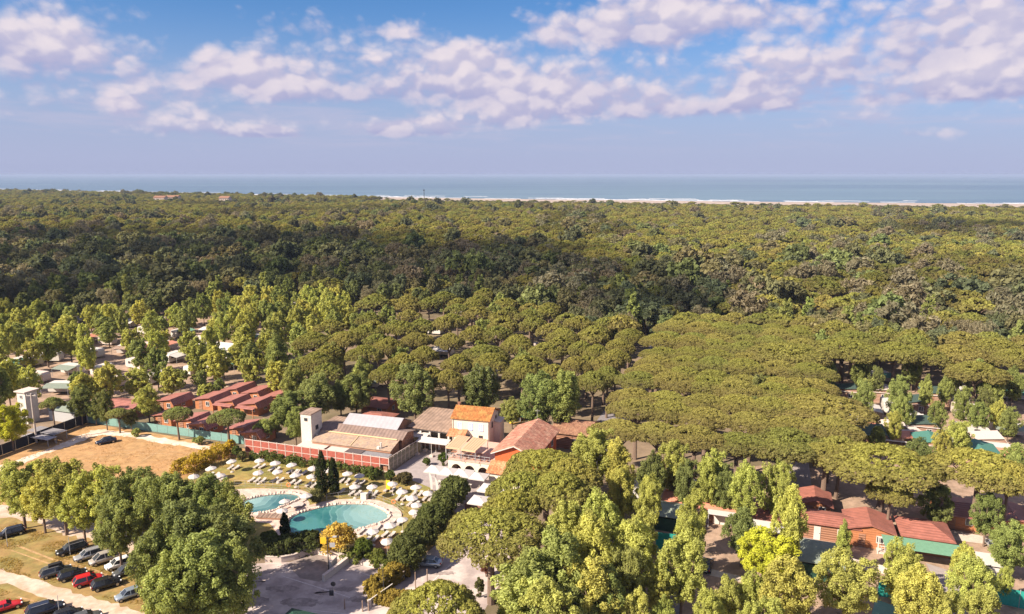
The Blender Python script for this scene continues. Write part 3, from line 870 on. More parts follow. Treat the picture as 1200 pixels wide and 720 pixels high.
def comp(name, label, u0, u1, w0, depth, lm=None): return Bld(name, label, 'building', uw(u1, w0), uw(u0, w0), depth, 0, lm)
hb_ = comp('storage_hall', 'low hall with wide tan bitumen roof just behind the brick-red panel fence', 0.9, 16.6, 2.3, 3.2, 'the tan roofed hall')
hb_.walls(2.75, M_BROWNWALL, 'mono', hb=3.55); hb_.roof('mono', 2.75, 3.55, M_TANROOF, 0.15, 0.1, hb=3.55)
mb = MB(); mb.slab([(-0.06, -0.1, 2.96), (0.06, -0.1, 2.96), (0.06, 3.2, 3.79), (-0.06, 3.2, 3.79)], 0.05); mb.slab([(-7.0, 2.9, 3.75), (7.6, 2.9, 3.75), (7.6, 3.2, 3.83), (-7.0, 3.2, 3.83)], 0.05)
hb_.part('roof_seam', mb, mat('pale_seam', (0.55, 0.38, 0.22), 0.9))
mb = MB(); mb.tube((5.9, 0.3, 2.7), (5.9, 0.3, 3.9), 0.13); mb.tube((5.9, 0.3, 3.9), (5.9, 0.3, 4.0), 0.2); mb.box(5.2, 5.7, 0.0, 0.4, 2.85, 3.3)
hb_.part('chimney', mb, M_WHITE)
ha = comp('long_hall', 'long hall with dark brown low gabled sheet roof behind the tan hall', 0.5, 17.2, 6.0, 4.6, 'the long dark brown hall')
ha.walls(3.75, M_BROWNWALL, 'gable_x', 4.45, pos=0.35); ha.roof('gable_x', 3.75, 4.45, M_DKSHEET, 0.35, 0.12, pos=0.35)
for k, (u0, u1, h, m_, lb) in enumerate(((0.5, 5.6, 2.25, M_GREYROOF, 'low flat shed with grey roof at the forecourt end of the panel fence'), (5.7, 8.7, 2.35, M_DKROOF, 'low flat shed with near-black roof behind the panel fence'),
                                        (8.8, 12.4, 2.3, M_PINKWHITE, 'low flat shed with pale roof between dark shed and white tower'), (13.2, 18.6, 2.2, M_PINKWHITE, 'low flat shed with pale roof at the foot of the white tower'))):
    b_ = comp('flat_shed', lb, u0, u1, 0.35, 1.7 if k < 3 else 2.4); b_.walls(h, M_BROWNWALL); b_.roof('flat', h, h, m_, 0.06, 0.1)
tw = comp('white_tower', 'tall white square tower with a brown slab cap behind the panel fence', 17.1, 19.3, 3.0, 3.4, 'the white tower with brown cap')
tw.root['category'] = 'tower'
tw.walls(7.35, M_PALEWALL); tw.roof('flat', 7.35, 7.35, M_FIBRE, 0.14, 0.16)
tw.window('right', 1.7, 4.3, 0.7, 0.6, M_DARK, bars=0); tw.window('front', 0.0, 6.3, 0.5, 0.3, M_DARK, bars=0)
mb = MB(); mb.box(-tw.w / 2 - 0.02, tw.w / 2 + 0.02, -0.03, 3.43, 6.75, 6.83); tw.part('ledge', mb, M_PALEWALL)
mb = MB(); mb.tube((tw.w / 2 + 0.5, 1.0, 2.5), (tw.w / 2 + 0.5, 1.0, 3.4), 0.1); mb.tube((tw.w / 2 + 0.5, 1.0, 3.4), (tw.w / 2 + 0.15, 1.0, 3.4), 0.1); tw.part('flue', mb, M_WHITE)
sh = comp('flat_shed', 'flat grey-brown roofed shed behind the white tower', 11.5, 19.5, 10.8, 4.2); sh.walls(2.9, M_BROWNWALL); sh.roof('flat', 2.9, 2.9, M_FIBRE, 0.2)

p0, p1 = at(399.5, 503.6, 3.9), at(460.8, 509.9, 3.9)
wh = Bld('white_roof_hall', 'hall with broad white metal gabled roof and brown end wall', 'building', p0, p1, 8.2, 0, 'the white metal roofed hall')
wh.walls(3.9, M_BROWNWALL, 'gable_x', 5.6); wh.roof('gable_x', 3.9, 5.6, M_WSHEET, 0.3, 0.12)
wh.door('right', 2.5, 1.6, 2.6, M_DARK); wh.window('right', 5.5, 1.3, 1.0, 1.0)

# -- white transformer tower by the field, pole
c = at(31, 497)
tt = Bld('transformer_tower', 'square white transformer tower with projecting flat cap beside the dry field', 'tower', c.xy - GR * 1.75, c.xy + GR * 0.55, 2.6, 0, 'the white transformer tower')
tt.walls(6.6, M_PALEWALL); tt.roof('flat', 6.6, 6.6, M_PINKWHITE, 0.35, 0.2)
tt.door('front', 0.2, 1.0, 2.2, M_GREYMET); tt.window('front', 0, 5.4, 0.6, 0.5, M_GREYMET, bars=2); tt.window('right', 1.3, 5.4, 0.6, 0.5, M_GREYMET, bars=2)
mb = MB(); mb.box(-1.2, 1.2, -0.03, 2.63, 3.3, 3.4); tt.part('string_course', mb, M_PALEWALL)

# -- cabins ---------------------------------------------------------
def cabin(px_, py_, w, d, label, roof_m=M_CABROOF, wall_m=M_CABWALL, kind='gable_y', h=2.1, ridge=2.8, lm=None, rot=0.0, z_hint=2.9, group='red roofed cabins', cat='cabin', pos=0.5, porch=False, over=0.38, name='cabin'):
    """px, py: the middle of the roof in the photograph"""
    c = at(px_, py_, z_hint).xy
    gr = Vector((GR.x * math.cos(rot) - GR.y * math.sin(rot), GR.x * math.sin(rot) + GR.y * math.cos(rot)))
    gd = Vector((-gr.y, gr.x))
    f = c - gd * d / 2
    b = Bld(name, label, cat, f - gr * w / 2, f + gr * w / 2, d, 0, lm, group)
    if kind == 'mono_x':     # slopes along the front
        b.walls(h, wall_m, 'gable_y', ridge, pos=0.9); b.roof('gable_y', h, ridge, roof_m, over, 0.12, pos=0.9)
    else:
        b.walls(h, wall_m, kind if kind != 'hip' else 'flat', ridge, pos=pos); b.roof(kind, h, ridge, roof_m, over, 0.12, pos=pos)
    b.door('front', -w * 0.18, 0.85, 1.95, M_BROWNWALL if wall_m is not M_BROWNWALL else M_WHITE)
    b.window('front', w * 0.22, 1.0, 0.8, 0.85)
    b.window('left', d * 0.5, 1.0, 0.9, 0.8); b.window('right', d * 0.5, 1.0, 0.9, 0.8)
    if porch:
        mb = MB(); mb.slab([(-w / 2, -1.7, h - 0.15), (w / 2, -1.7, h - 0.15), (w / 2, -0.5, h + 0.1), (-w / 2, -0.5, h + 0.1)], 0.07); b.part('porch_roof', mb, roof_m)
        for sg in (-1, 1): mb = MB(); mb.box(sg * (w / 2 - 0.15) - 0.06, sg * (w / 2 - 0.15) + 0.06, -1.6, -1.48, 0, h - 0.23); b.part('porch_post', mb, wall_m)
    return b


ORD = ['first', 'second', 'third', 'fourth', 'fifth', 'sixth', 'seventh', 'eighth', 'ninth', 'tenth', 'eleventh', 'twelfth', 'thirteenth', 'fourteenth', 'fifteenth', 'sixteenth', 'seventeenth', 'eighteenth', 'nineteenth', 'twentieth']
for k, (x, y) in enumerate(((249, 461), (280, 450.5), (304, 454))):
    cabin(x, y, 4.6, 5.6, f'orange cabin with maroon roof in the rear cabin row, {ORD[k]} from its left end', kind='mono_x', lm=f'the {ORD[k]} cabin of the rear row')
cabin(326, 459, 4.2, 5.0, 'orange cabin with maroon roof at the right end of the rear cabin row', kind='mono_x', lm='the right end cabin of the rear row')
for k, (x, y) in enumerate(((273.5, 464.5), (300, 467.5))):
    cabin(x, y, 4.6, 4.8, f'orange cabin with maroon roof in the middle cabin row, {("left", "right")[k]} of the two', kind='mono_x', lm=f'the {("left", "right")[k]} cabin of the middle row', porch=True)
for k, (x, y) in enumerate(((200, 480), (226, 486), (241, 490.5), (287, 495), (302, 500))):
    cabin(x, y, 4.3, 4.6, f'orange cabin with maroon roof in the row behind the teal fence, {ORD[k]} from the left', kind='mono_x', lm=f'the {ORD[k]} cabin behind the teal fence')
cabin(147, 470, 8.0, 6.0, 'wide dark cabin with red roof standing alone above the field corner', kind='gable_x', wall_m=M_BROWNWALL, lm='the wide dark cabin by the field')
cabin(204, 463, 4.6, 5.5, 'small orange cabin under trees left of the rear cabin row', kind='mono_x', lm='the small orange cabin under trees')
cabin(446, 468, 6.0, 6.0, 'red roofed cabin half hidden by trees behind the white metal roofed hall', roof_m=M_CABROOF2, kind='gable_x', lm='the cabin hidden behind the white hall')
cabin(441, 484.5, 6.4, 5.5, 'cabin with hipped brown-red roof right behind the white metal roofed hall', roof_m=M_CABROOF2, kind='hip', lm='the hip roofed cabin behind the white hall')
cabin(22, 362, 8, 6, 'far dark cabin with red roof at the forest edge', kind='gable_x', wall_m=M_BROWNWALL, lm='the far red cabin at the forest edge')
# right foreground cabins
cabin(955, 578, 4.2, 5.0, 'small bright orange cabin with gabled front below the big umbrella pine', roof_m=M_CABROOF2, lm='the small bright orange cabin')
cabin(970, 604, 7.6, 4.0, 'long red roofed cabin with white door near the grey-green tent', roof_m=M_CABROOF2, wall_m=M_BROWNWALL, kind='gable_x', lm='the long red roofed cabin', h=2.4)
cabin(1018, 609, 5.6, 5.4, 'orange timber cabin with wide red gable facing the camera', roof_m=M_CABROOF2, h=2.5, ridge=3.3, lm='the wide orange gabled cabin')
cabin(1083, 616, 5.8, 5.6, 'cabin with red hipped shingle roof above the mint green roof', roof_m=M_CABROOF2, kind='hip', h=2.3, ridge=3.3, lm='the red hip roofed cabin')
cabin(1120, 588, 5.2, 6.5, 'dark red cabin with plum roof between the dark tree and pale path', roof_m=M_CABROOF, wall_m=M_CABWALL, lm='the plum roofed cabin', kind='gable_x')
cabin(1186, 598, 6.0, 6.0, 'dark red cabin at the frame edge under an umbrella pine', roof_m=M_CABROOF, lm='the dark red cabin under the pine')
cabin(894, 594, 5.0, 5.0, 'cabin with bright red roof behind a white caravan awning', roof_m=M_CABROOF2, wall_m=M_BROWNWALL, kind='gable_x', lm='the bright red roofed cabin')
cabin(800, 579, 4.8, 4.0, 'low cabin with salmon roof in front of the white mobile home', roof_m=M_SALMON, wall_m=M_WHITE, kind='gable_x', h=2.2, ridge=2.7, lm='the left salmon roofed cabin', group='salmon roofed cabins')
cabin(844, 586, 6.2, 4.0, 'long low cabin with salmon roof and white awning side', roof_m=M_SALMON, wall_m=M_WHITE, kind='gable_x', h=2.2, ridge=2.7, lm='the right salmon roofed cabin', group='salmon roofed cabins')
# mobile homes of the right-hand camp
MH = [(989, 453, 6, 4, M_GREENROOF, 'mauve-brown mobile home farthest back beside the umbrella pines'), (1027, 454, 6, 4, M_PINKWHITE, 'mobile home with white roof, second back from the pines'), (1096, 457, 5.6, 5, M_GREENROOF, 'brick-brown mobile home with dark roof at the back right'),
      (1072, 467, 4.2, 5, M_GREENROOF, 'narrow white-trimmed mobile home left of the brick-brown one'), (957, 495, 4.6, 5, M_GREENROOF, 'brown mobile home under the flat pine, the left of two'), (972, 500, 4.6, 6, M_TEALROOF, 'mobile home with teal-black roof under the flat pine, right of two'),
      (1023, 504, 4.8, 6, M_GREENROOF, 'mobile home with white gable trim above the white porch'), (1047, 496, 4.4, 4, M_PINKWHITE, 'small pale mobile home half hidden between poplars'), (1079, 492, 5.2, 5, M_GREENROOF, 'brown mobile home with white window above the teal roofed one'),
      (1091, 513, 5.2, 5.5, M_TEALROOF, 'mobile home with broad teal roof and white porch posts'), (1147, 523, 5.4, 5.5, M_TEALROOF, 'mobile home with teal gable roof edged in white'), (1159, 510, 4.6, 4, M_PINKWHITE, 'brown mobile home with white window on bare earth'), (955, 465, 5, 4, M_PINKWHITE, 'mobile home with pale roof behind the big flat pine')]
for (x, y, w, d, rm, lb) in MH:
    b = cabin(x, y, w, d, lb, roof_m=rm, wall_m=M_MOBWALL, kind='gable_y' if rm is M_TEALROOF else 'mono_x', h=2.5, ridge=3.1, group='mobile homes in the right-hand camp', cat='mobile home', name='mobile_home', over=0.25)
    mb = MB(); k_ = 0.12; w2 = b.w / 2 + 0.27
    mb.box(-w2, w2, -0.32, -0.26, 2.3, 2.42); b.part('fascia', mb, M_WHITE)
landmark('the mobile homes under the flat pine', at(965, 498, 0)); landmark('the brick-brown mobile home', at(1096, 460, 0)); landmark('the teal roofed mobile home', at(1091, 515, 0)); landmark('the mobile home edged in white', at(1147, 525, 0)); landmark('the farthest back mobile home', at(989, 455, 0))

# white porches with railings
for k, (x, y, w, lb) in enumerate(((1042, 524, 5.0, 'white railed porch before the white-gabled mobile home'), (1186, 534, 5.5, 'white railed porch on the bare earth at right'), (1039, 640, 2.4, 'white porch frame at the corner of the orange gabled cabin'))):
    c = at(x, y, 0.8); r_ = empty('porch', (c.x, c.y, 0), aw_c, lb, 'porch', 'white porches')
    mb = MB(); mb.box(-w / 2, w / 2, -1.0, 1.0, 0, 0.25); mb.build('deck', M_PINKWHITE, r_)
    mb = MB(); n_ = int(w / 0.35)
    for i in range(n_ + 1): xx = -w / 2 + w * i / n_; mb.box(xx - 0.03, xx + 0.03, -1.0, -0.94, 0.25, 1.1)
    mb.box(-w / 2, w / 2, -1.01, -0.93, 1.1, 1.2); mb.build('railing', M_WHITE, r_)
    for sg in (-1, 1): mb = MB(); mb.box(sg * w / 2 - 0.07, sg * w / 2 + 0.07, -1.08, -0.92, 0, 2.3); mb.build('post', M_WHITE, r_)
    mb = MB(); mb.box(-w / 2 - 0.1, w / 2 + 0.1, -1.1, -0.9, 2.3, 2.45); mb.build('beam', M_WHITE, r_)

# -- tents and tarpaulins
def tent(px_, py_, w, d, h, ridge, m, label, kind='hip', lm=None, rot=0.0, wall=None, name='tent'):
    c = at(px_, py_, h).xy
    gr = Vector((GR.x * math.cos(rot) - GR.y * math.sin(rot), GR.x * math.sin(rot) + GR.y * math.cos(rot))); gd = Vector((-gr.y, gr.x))
    f = c - gd * d / 2
    b = Bld(name, label, 'tent', f - gr * w / 2, f + gr * w / 2, d, 0, lm)
    b.roof(kind, h, ridge, m, 0.12, 0.05)
    for sx in (-1, 1):
        for y in (0.05, d - 0.05):
            mb = MB(); mb.tube((sx * (w / 2 - 0.05), y, 0), (sx * (w / 2 - 0.05), y, h), 0.05); b.part('pole', mb, M_GREYMET)
    if wall: b.walls(h - 0.25, wall, name='side_cloth')
    return b
tent(962, 648, 5.2, 6.2, 2.3, 3.4, M_GREYTENT, 'grey-green hip roofed tent beside the long red cabin', lm='the grey-green tent', wall=M_DKGREEN)
tent(1084, 641, 9.6, 3.2, 2.4, 2.9, M_GREEN_TARP, 'long mint green sheet roof in front of the red hipped cabin', 'mono', lm='the mint green roof')
tent(788, 598, 5.2, 5.0, 2.2, 3.0, M_GREYTENT, 'dark grey-green tent roof under poplars behind the teal netting', 'gable_x', lm='the dark tent under poplars', wall=M_DKGREEN)
tent(85, 478, 7.5, 5.0, 2.3, 3.2, M_GREYTENT, 'dusty green tent roof behind the field corner', 'gable_x', lm='the dusty green tent', wall=M_GREYMET)
tent(350, 739, 6.0, 6.0, 2.4, 3.6, M_DKGREEN, 'dark green gazebo roof at the bottom edge of the parking', lm='the dark green gazebo')
tent(55, 505, 7.0, 2.6, 1.6, 1.8, M_GREYROOF, 'grey tarpaulin carport behind the black screen fence', 'flat', lm='the grey carport')
tent(46, 512, 6.5, 1.8, 1.3, 1.4, M_WSHEET, 'pale sheet roof close behind the black screen fence', 'flat')
tent(257, 406, 13.0, 6.0, 2.4, 3.6, M_WHITEFAB, 'long white round-backed marquee tent among the light green trees', 'gable_x', lm='the long white marquee', wall=M_WHITEFAB)
tent(895, 617, 5.6, 3.0, 2.3, 2.5, M_WHITEFAB, 'flat white awning below the bright red roofed cabin', 'mono', lm='the flat white awning')
tent(1150, 655, 4.0, 3.2, 2.3, 2.5, M_WHITE, 'small white box-like tent on the bare earth by the pale path', 'flat', lm='the small white box tent', wall=M_WHITE)
tent(846, 600, 3.6, 2.6, 2.2, 2.5, M_WHITEFAB, 'small white awning below the right salmon roof', 'mono')

# caravans and small camp roofs among the trees
def caravan(px_, py_, label, rot=0.0, body=None, L=5.6, awn=None, lm=None):
    c = at(px_, py_, 1.6)
    r_ = empty('caravan', (c.x, c.y, 0), aw_c + rot, label, 'caravan', 'caravans on the pitches')
    w, h0, h1 = 2.2, 0.45, 2.55
    prof = [(-L / 2, h0 + .3), (-L / 2 + .15, h0), (L / 2 - .15, h0), (L / 2, h0 + .4), (L / 2 - .12, h1 - .45), (L / 2 - .5, h1), (-L / 2 + .4, h1), (-L / 2 + .08, h1 - .35)]
    mb = MB(); n_ = len(prof)
    mb.add([(x, -w / 2, z) for x, z in prof] + [(x, w / 2, z) for x, z in prof], [tuple(range(n_)), tuple(range(2 * n_ - 1, n_ - 1, -1))] + [(i, n_ + i, n_ + (i + 1) % n_, (i + 1) % n_) for i in range(n_)])
    mb.build('body', body or M_WHITE, r_)
    for x in (-1.4, 0.9): mb = MB(); mb.box(x - 0.5, x + 0.5, -w / 2 - 0.02, -w / 2 + 0.02, 1.35, 2.0); mb.build('window', M_GLASS, r_)
    mb = MB(); mb.box(-0.45, 0.2, -w / 2 - 0.025, -w / 2 + 0.02, 0.55, 2.3); mb.build('door', M_PINKWHITE, r_)
    for y in (-w / 2 + .1, w / 2 - .1): mb = MB(); mb.tube((0.2, y - .09, 0.33), (0.2, y + .09, 0.33), 0.33, n=14); mb.build('wheel', M_DARK, r_)
    mb = MB(); mb.tube((L / 2, 0, .5), (L / 2 + .9, 0, .42), .05); mb.tube((L / 2 + .8, 0, 0), (L / 2 + .8, 0, .45), .04); mb.build('drawbar', M_DARK, r_)
    if awn:
        mb = MB(); mb.slab([(-L / 2, -w / 2 - 2.6, 2.0), (L / 2, -w / 2 - 2.6, 2.0), (L / 2, -w / 2 - 0.03, 2.5), (-L / 2, -w / 2 - 0.03, 2.5)], 0.05); mb.build('awning', awn, r_)
        for x in (-L / 2 + .1, L / 2 - .1): mb = MB(); mb.tube((x, -w / 2 - 2.5, 0), (x, -w / 2 - 2.5, 1.97), .04); mb.build('awning_pole', M_GREYMET, r_)
    if lm: landmark(lm, c)
    return r_
CV = [(85, 431, 'white caravan with grey awning left of the wide dark cabin trees', M_GREYTENT, 'the caravan with grey awning'), (15, 394, 'white caravan at the far left edge of the light green trees', None, 'the far left caravan'), (172, 386, 'white caravan beneath the tall light green tree row', None, 'the caravan in the tall tree row'),
      (150, 408, 'white caravan with brown awning between two light green trees', M_FIBRE, 'the caravan with brown awning'), (176, 406, 'caravan with orange-red awning roof in the middle of the light trees', M_SALMON, 'the caravan with orange-red awning'), (211, 389, 'caravan with green awning left of the long white marquee', M_GREEN_TARP, 'the caravan with green awning'),
      (237, 398, 'white caravan next to the left end of the marquee', None, 'the caravan by the marquee'), (203, 417, 'white caravan standing broadside below the marquee', M_WHITEFAB, 'the broadside caravan'), (5, 440, 'caravan with teal-green awning at the left frame edge', M_TEAL, 'the caravan with teal awning'), (45, 440, 'caravan under trees right of the teal awning', M_GREYTENT, 'the shaded caravan'),
      (142, 352, 'farthest caravan showing white between the light crowns', None, None), (205, 376, 'white caravan showing red-topped awning behind the marquee', M_SALMON, 'the caravan behind the marquee'), (186, 375, 'caravan with red awning in the back of the light trees', M_CABROOF2, None), (60, 417, 'white caravan between the shaded caravan and forest', None, None), (110, 412, 'caravan with white awning in the heart of the light trees', M_WHITEFAB, 'the caravan in the heart of the trees'), (133, 445, 'white caravan behind the wide dark cabin', M_WHITEFAB, 'the caravan behind the dark cabin'),
      (820, 572, 'large white mobile caravan with dark windows above the salmon roofs', None, 'the large white caravan'), (750, 576, 'white caravan between poplars left of the dark tent', None, 'the white caravan between poplars'), (520, 410, 'white caravan showing between umbrella pines in the middle wood', M_WHITEFAB, 'the caravan between the pines'), (508, 386, 'pale caravan far back between umbrella pines', None, 'the far pale caravan'), (535, 363, 'white caravan at the dark wood edge behind the umbrella pines', None, 'the caravan at the dark wood edge'), (620, 405, 'caravan glimpsed between pines left of the lane', None, None), (345, 358, 'white caravan at the end of the light trees', None, None),
      (570, 437, 'caravan under the pines behind the cream house', M_WHITEFAB, None), (430, 447, 'caravan with grey awning behind rounded green trees', M_GREYTENT, None), (1010, 480, 'white caravan between poplars right of the flat pine', M_WHITEFAB, None), (1125, 480, 'white caravan beneath small poplars at right', None, None), (1180, 500, 'white caravan at the right edge behind poplars', M_GREYTENT, None)]
for (x, y, lb, aw_, lm_) in CV:
    caravan(x, y, lb, rnd.choice((0, 0, math.pi / 2, 0.3)), awn=aw_, lm=lm_, body=rnd.choice((M_WHITE, M_PINKWHITE, M_WHITE)))

MORE = [(30, 380), (70, 385), (97, 396), (40, 421), (20, 424), (160, 425), (120, 432), (228, 431), (268, 425), (100, 374), (250, 386), (292, 376), (182, 441), (75, 452), (8, 372), (126, 398), (300, 395), (190, 404), (58, 402), (150, 378),
        (1000, 492), (1062, 508), (1112, 520), (1137, 503), (1172, 528), (1040, 474), (1117, 457), (985, 478), (1060, 488), (1128, 470), (1190, 460), (1030, 440)]
MORE_C = []
for (x, y) in MORE:
    a_ = rnd.choice((None, M_WHITEFAB, M_GREYTENT, None, M_TEALROOF, M_SALMON))
    c_ = caravan(x, y, '', rnd.choice((0, 0, math.pi / 2, .3, -.2)), awn=a_, body=rnd.choice((M_WHITE, M_PINKWHITE, M_WHITE)), L=rnd.uniform(4.8, 6.4))
    MORE_C.append((c_, {None: 'white caravan without awning', M_WHITEFAB: 'caravan with white awning', M_GREYTENT: 'caravan with grey awning', M_TEALROOF: 'caravan with teal awning', M_SALMON: 'caravan with salmon awning'}[a_]))

# far villas by the beach and a lone mast
for k, (x, y, w, lb) in enumerate(((186, 232.2, 17, 'far pinkish villa among trees near the sea, left of a close pair'), (201, 231.6, 19, 'far pinkish villa among trees near the sea, right of a close pair'), (262, 232.6, 15, 'lone far pale villa near the sea'))):
    c = at(x, y, 13)
    b = Bld('villa', lb, 'villa', c.xy - Vector((w / 2, 0)), c.xy + Vector((w / 2, 0)), 14, 0, group='villas by the sea')
    b.walls(13.5, mat('villa_wall', (0.55, 0.44, 0.38), 0.9), 'gable_x', 16); b.roof('gable_x', 13.5, 16, M_BROWNTILE, 0.6, 0.4)
    for i in range(5): b.window('front', -w / 2 + w * (i + .5) / 5, 10, 1.2, 1.8)
c = at(497, 231.5, 8); r_ = empty('beach_mast', (c.x, c.y, 0), 0, 'thin dark mast standing against the sea beyond the wood', 'mast')
mb = MB(); mb.tube((0, 0, 0), (0, 0, 21), 0.7, 0.5, 6); mb.build('pole', M_DARK, r_); mb = MB(); mb.box(-1.2, 1.2, -.6, .6, 20, 22.5); mb.build('head', M_DARK, r_)

# ------------------------------------------------------------------ fences, walls, poles
def screen_fence(name, label, a, b, h, m, pm_, step=2.5, lm=None, top=True, jit=0.0):
    a, b = Vector(a[:2]), Vector(b[:2]); L = (b - a).length
    r_ = empty(name, (a.x, a.y, 0), math.atan2((b - a).y, (b - a).x), label, 'fence')
    n_ = max(1, round(L / step)); s_ = L / n_
    pmesh = MB(); pmesh.box(0.04, s_ - 0.04, -0.015, 0.015, 0.04, h); pmesh = pmesh.mesh('panel', m)
    q = MB(); q.tube((0, 0.05, 0), (0, 0.05, h + 0.12), 0.04, n=6); q = q.mesh('post', pm_)
    for k in range(n_): link('panel', pmesh, r_, (s_ * k, 0, -0.04 * rnd.random() * jit))
    for k in range(n_ + 1): link('post', q, r_, (s_ * k, 0, 0))
    if lm: landmark(lm, (a + b) / 2)
    return r_
screen_fence('screen_fence', 'black netting fence along the left side of the dry field', at(-30, 546), at(102, 496), 2.0, M_BLACKNET, M_GREYMET, lm='the black netting fence')
screen_fence('screen_fence', 'long grey-teal netting fence along the back of the dry field', at(103.5, 495.5), at(286, 521), 1.65, M_TEALNET, M_GREYMET, lm='the grey-teal netting fence')
screen_fence('screen_fence', 'bright teal netting fence panel below the white porch frame', at(1028, 699), at(1058, 703), 2.2, M_TEAL, M_GREYMET, lm='the teal netting below the porch')
screen_fence('screen_fence', 'bright teal netting fence at the lower right corner', at(1163, 706), at(1225, 720), 2.2, M_TEAL, M_GREYMET, lm='the corner teal netting')
screen_fence('screen_fence', 'teal netting fence between poplars facing the dark tent', at(768, 648), at(792, 651), 3.0, M_TEAL, M_GREYMET, lm='the teal netting between poplars')
screen_fence('screen_fence', 'teal netting strip low behind the poplar with bare trunks', at(770, 676), at(784, 678), 2.6, M_TEAL, M_GREYMET)
sheet('teal_groundsheet', pxs([(1026, 702), (1052, 712), (1052, 730), (1020, 725)]), 0.012, mat('teal_sheet', (0.16, 0.30, 0.28), 0.8, 0.1, 1.0))
screen_fence('white_fence', 'low white board fence in front of the orange gabled cabin', at(998, 662), at(1045, 673), 0.9, M_PINKWHITE, M_WHITE)
# transparent pool fence
def rail_fence(name, label, line, h, step=1.6):
    P = [at(x, y) for x, y in line]
    r_ = empty(name, P[0], 0, label, 'fence')
    mbr = MB(); q = MB(); q.tube((0, 0, 0), (0, 0, h), 0.028, n=6); q = q.mesh('post', M_GREYMET)
    for i in range(len(P) - 1):
        L = (P[i + 1] - P[i]).length; n_ = max(1, round(L / step))
        for k in range(n_): link('post', q, r_, P[i].lerp(P[i + 1], k / n_) - P[0])
        for z in (0.15, h * .55, h - .02): mbr.tube(P[i] - P[0] + Vector((0, 0, z)), P[i + 1] - P[0] + Vector((0, 0, z)), 0.014, n=4)
    mbr.build('wire', M_GREYMET, r_)
    return r_
rail_fence('pool_fence', 'thin grey post-and-wire fence between the lawn and the pools', [(275, 570.5), (300, 571), (330, 573), (360, 575.5), (375, 585)], 1.1)
rail_fence('pool_fence', 'thin grey post-and-wire fence curving round the larger pool', [(383, 587), (410, 583), (440, 586), (460, 594), (473, 604)], 1.1)

# low pale retaining wall round the parking bay
def low_wall(name, label, line, h, t=0.3, m=M_PINKWHITE, cap=None):
    P = [at(x, y).xy for x, y in line]; o0 = P[0]
    r_ = empty(name, (o0.x, o0.y, 0), 0, label, 'wall')
    N = []
    for i in range(len(P)):
        d = (P[min(i + 1, len(P) - 1)] - P[max(i - 1, 0)]).normalized(); N.append(Vector((-d.y, d.x)))
    for nm, tt_, z0, z1, m_ in (('wall_body', t, 0, h, m), ('coping', t + .08, h + .002, h + .08, cap or M_PINKWHITE)):
        mbx = MB(); k = len(P)
        vs = []
        for sg in (-.5, .5):
            for z in (z0, z1): vs += [(*(p + n_ * sg * tt_ - o0), z) for p, n_ in zip(P, N)]
        fs = []
        for i in range(k - 1):
            fs += [(i, i + 1, k + i + 1, k + i), (2 * k + i, 3 * k + i, 3 * k + i + 1, 2 * k + i + 1), (k + i, k + i + 1, 3 * k + i + 1, 3 * k + i)]
        fs += [(0, k, 3 * k, 2 * k), (k - 1, 3 * k - 1, 4 * k - 1, 2 * k - 1)]
        mbx.add(vs, fs); mbx.build(nm, m_, r_)
    return r_
low_wall('garden_wall', 'low pale wall curving round the back of the lower parking', [(311, 659), (330, 659), (345, 656), (360, 650.5), (371, 649), (385, 652), (405, 657), (430, 663), (452, 669)], 0.75)
low_wall('ramp_wall', 'straight white wall beside the ramp on the lower parking', [(379, 682), (408, 659.5)], 0.8, 0.35, M_WHITE)
low_wall('ramp_wall', 'short white block wall with the lamp post on the ramp', [(387, 670), (394, 662.5)], 1.3, 0.35, M_WHITE)
low_wall('red_wall', 'low dark red wall before the square white parasol', [(545, 598), (569, 601)], 1.0, 0.2, M_BROWNWALL, M_BROWNWALL)

def pole(name, label, cat, px_, py_, h, r=0.12, m=M_CONC, extra=None, lm=None):
    c = at(px_, py_); o_ = empty(name, (c.x, c.y, 0), 0, label, cat)
    mb = MB(); mb.tube((0, 0, 0), (0, 0, h), r, r * .7, 10); mb.build('pole', m, o_)
    if extra: extra(o_)
    if lm: landmark(lm, c)
    return o_
def crossarm(o_):
    mb = MB(); mb.box(-.9, .9, -.06, .06, 9.2, 9.35); mb.build('crossarm', M_CONC, o_)
    for x in (-.8, 0, .8): mb = MB(); mb.lathe([(0.0, 9.36), (.07, 9.36), (.09, 9.45), (.05, 9.6), (0, 9.62)], 8, (x, 0)); mb.build('insulator', M_WHITE, o_)
pole('utility_pole', 'tall grey concrete utility pole in front of the transformer tower', 'pole', 43, 519, 9.7, .2, extra=crossarm, lm='the concrete utility pole')
def lamp_head(o_):
    mb = MB(); mb.tube((0, 0, 4.9), (.9, 0, 5.1), .04); mb.build('arm', M_DARK, o_)
    mb = MB(); mb.box(.7, 1.2, -.14, .14, 5.08, 5.2); mb.build('lamp', M_GREYMET, o_)
def yellow_head(o_):
    lamp_head(o_)
    mb = MB(); mb.box(-.9, -.15, -.04, .04, 4.2, 5.0); mb.build('sign', M_YELLOW, o_); mb = MB(); mb.box(.25, .95, -.03, .03, 3.7, 4.3); mb.build('sign', M_GREYMET, o_)
pole('lamp_post', 'dark lamp post with yellow sign beside the parking ramp', 'lamp', 385.5, 673, 5.2, .08, M_DARK, yellow_head, lm='the lamp post with yellow sign')
pole('lamp_post', 'thin lamp post at the edge of the big dark tree on the parking', 'lamp', 289.5, 713, 5.2, .06, M_GREYMET, lamp_head)
pole('lamp_post', 'short lamp post by the corner of the trimmed hedge', 'lamp', 450, 706, 4.2, .06, M_DARK, lamp_head if False else None)
for x, y, lb in ((9, 641, 'thin metal post on the parking grass near the lone black car'), (82.5, 651, 'thin metal post beside the front black estate car'), (70, 722, 'thin metal post among the cars below the dirt road')):
    pole('metal_post', lb, 'post', x, y, 2.6, .045, M_GREYMET)
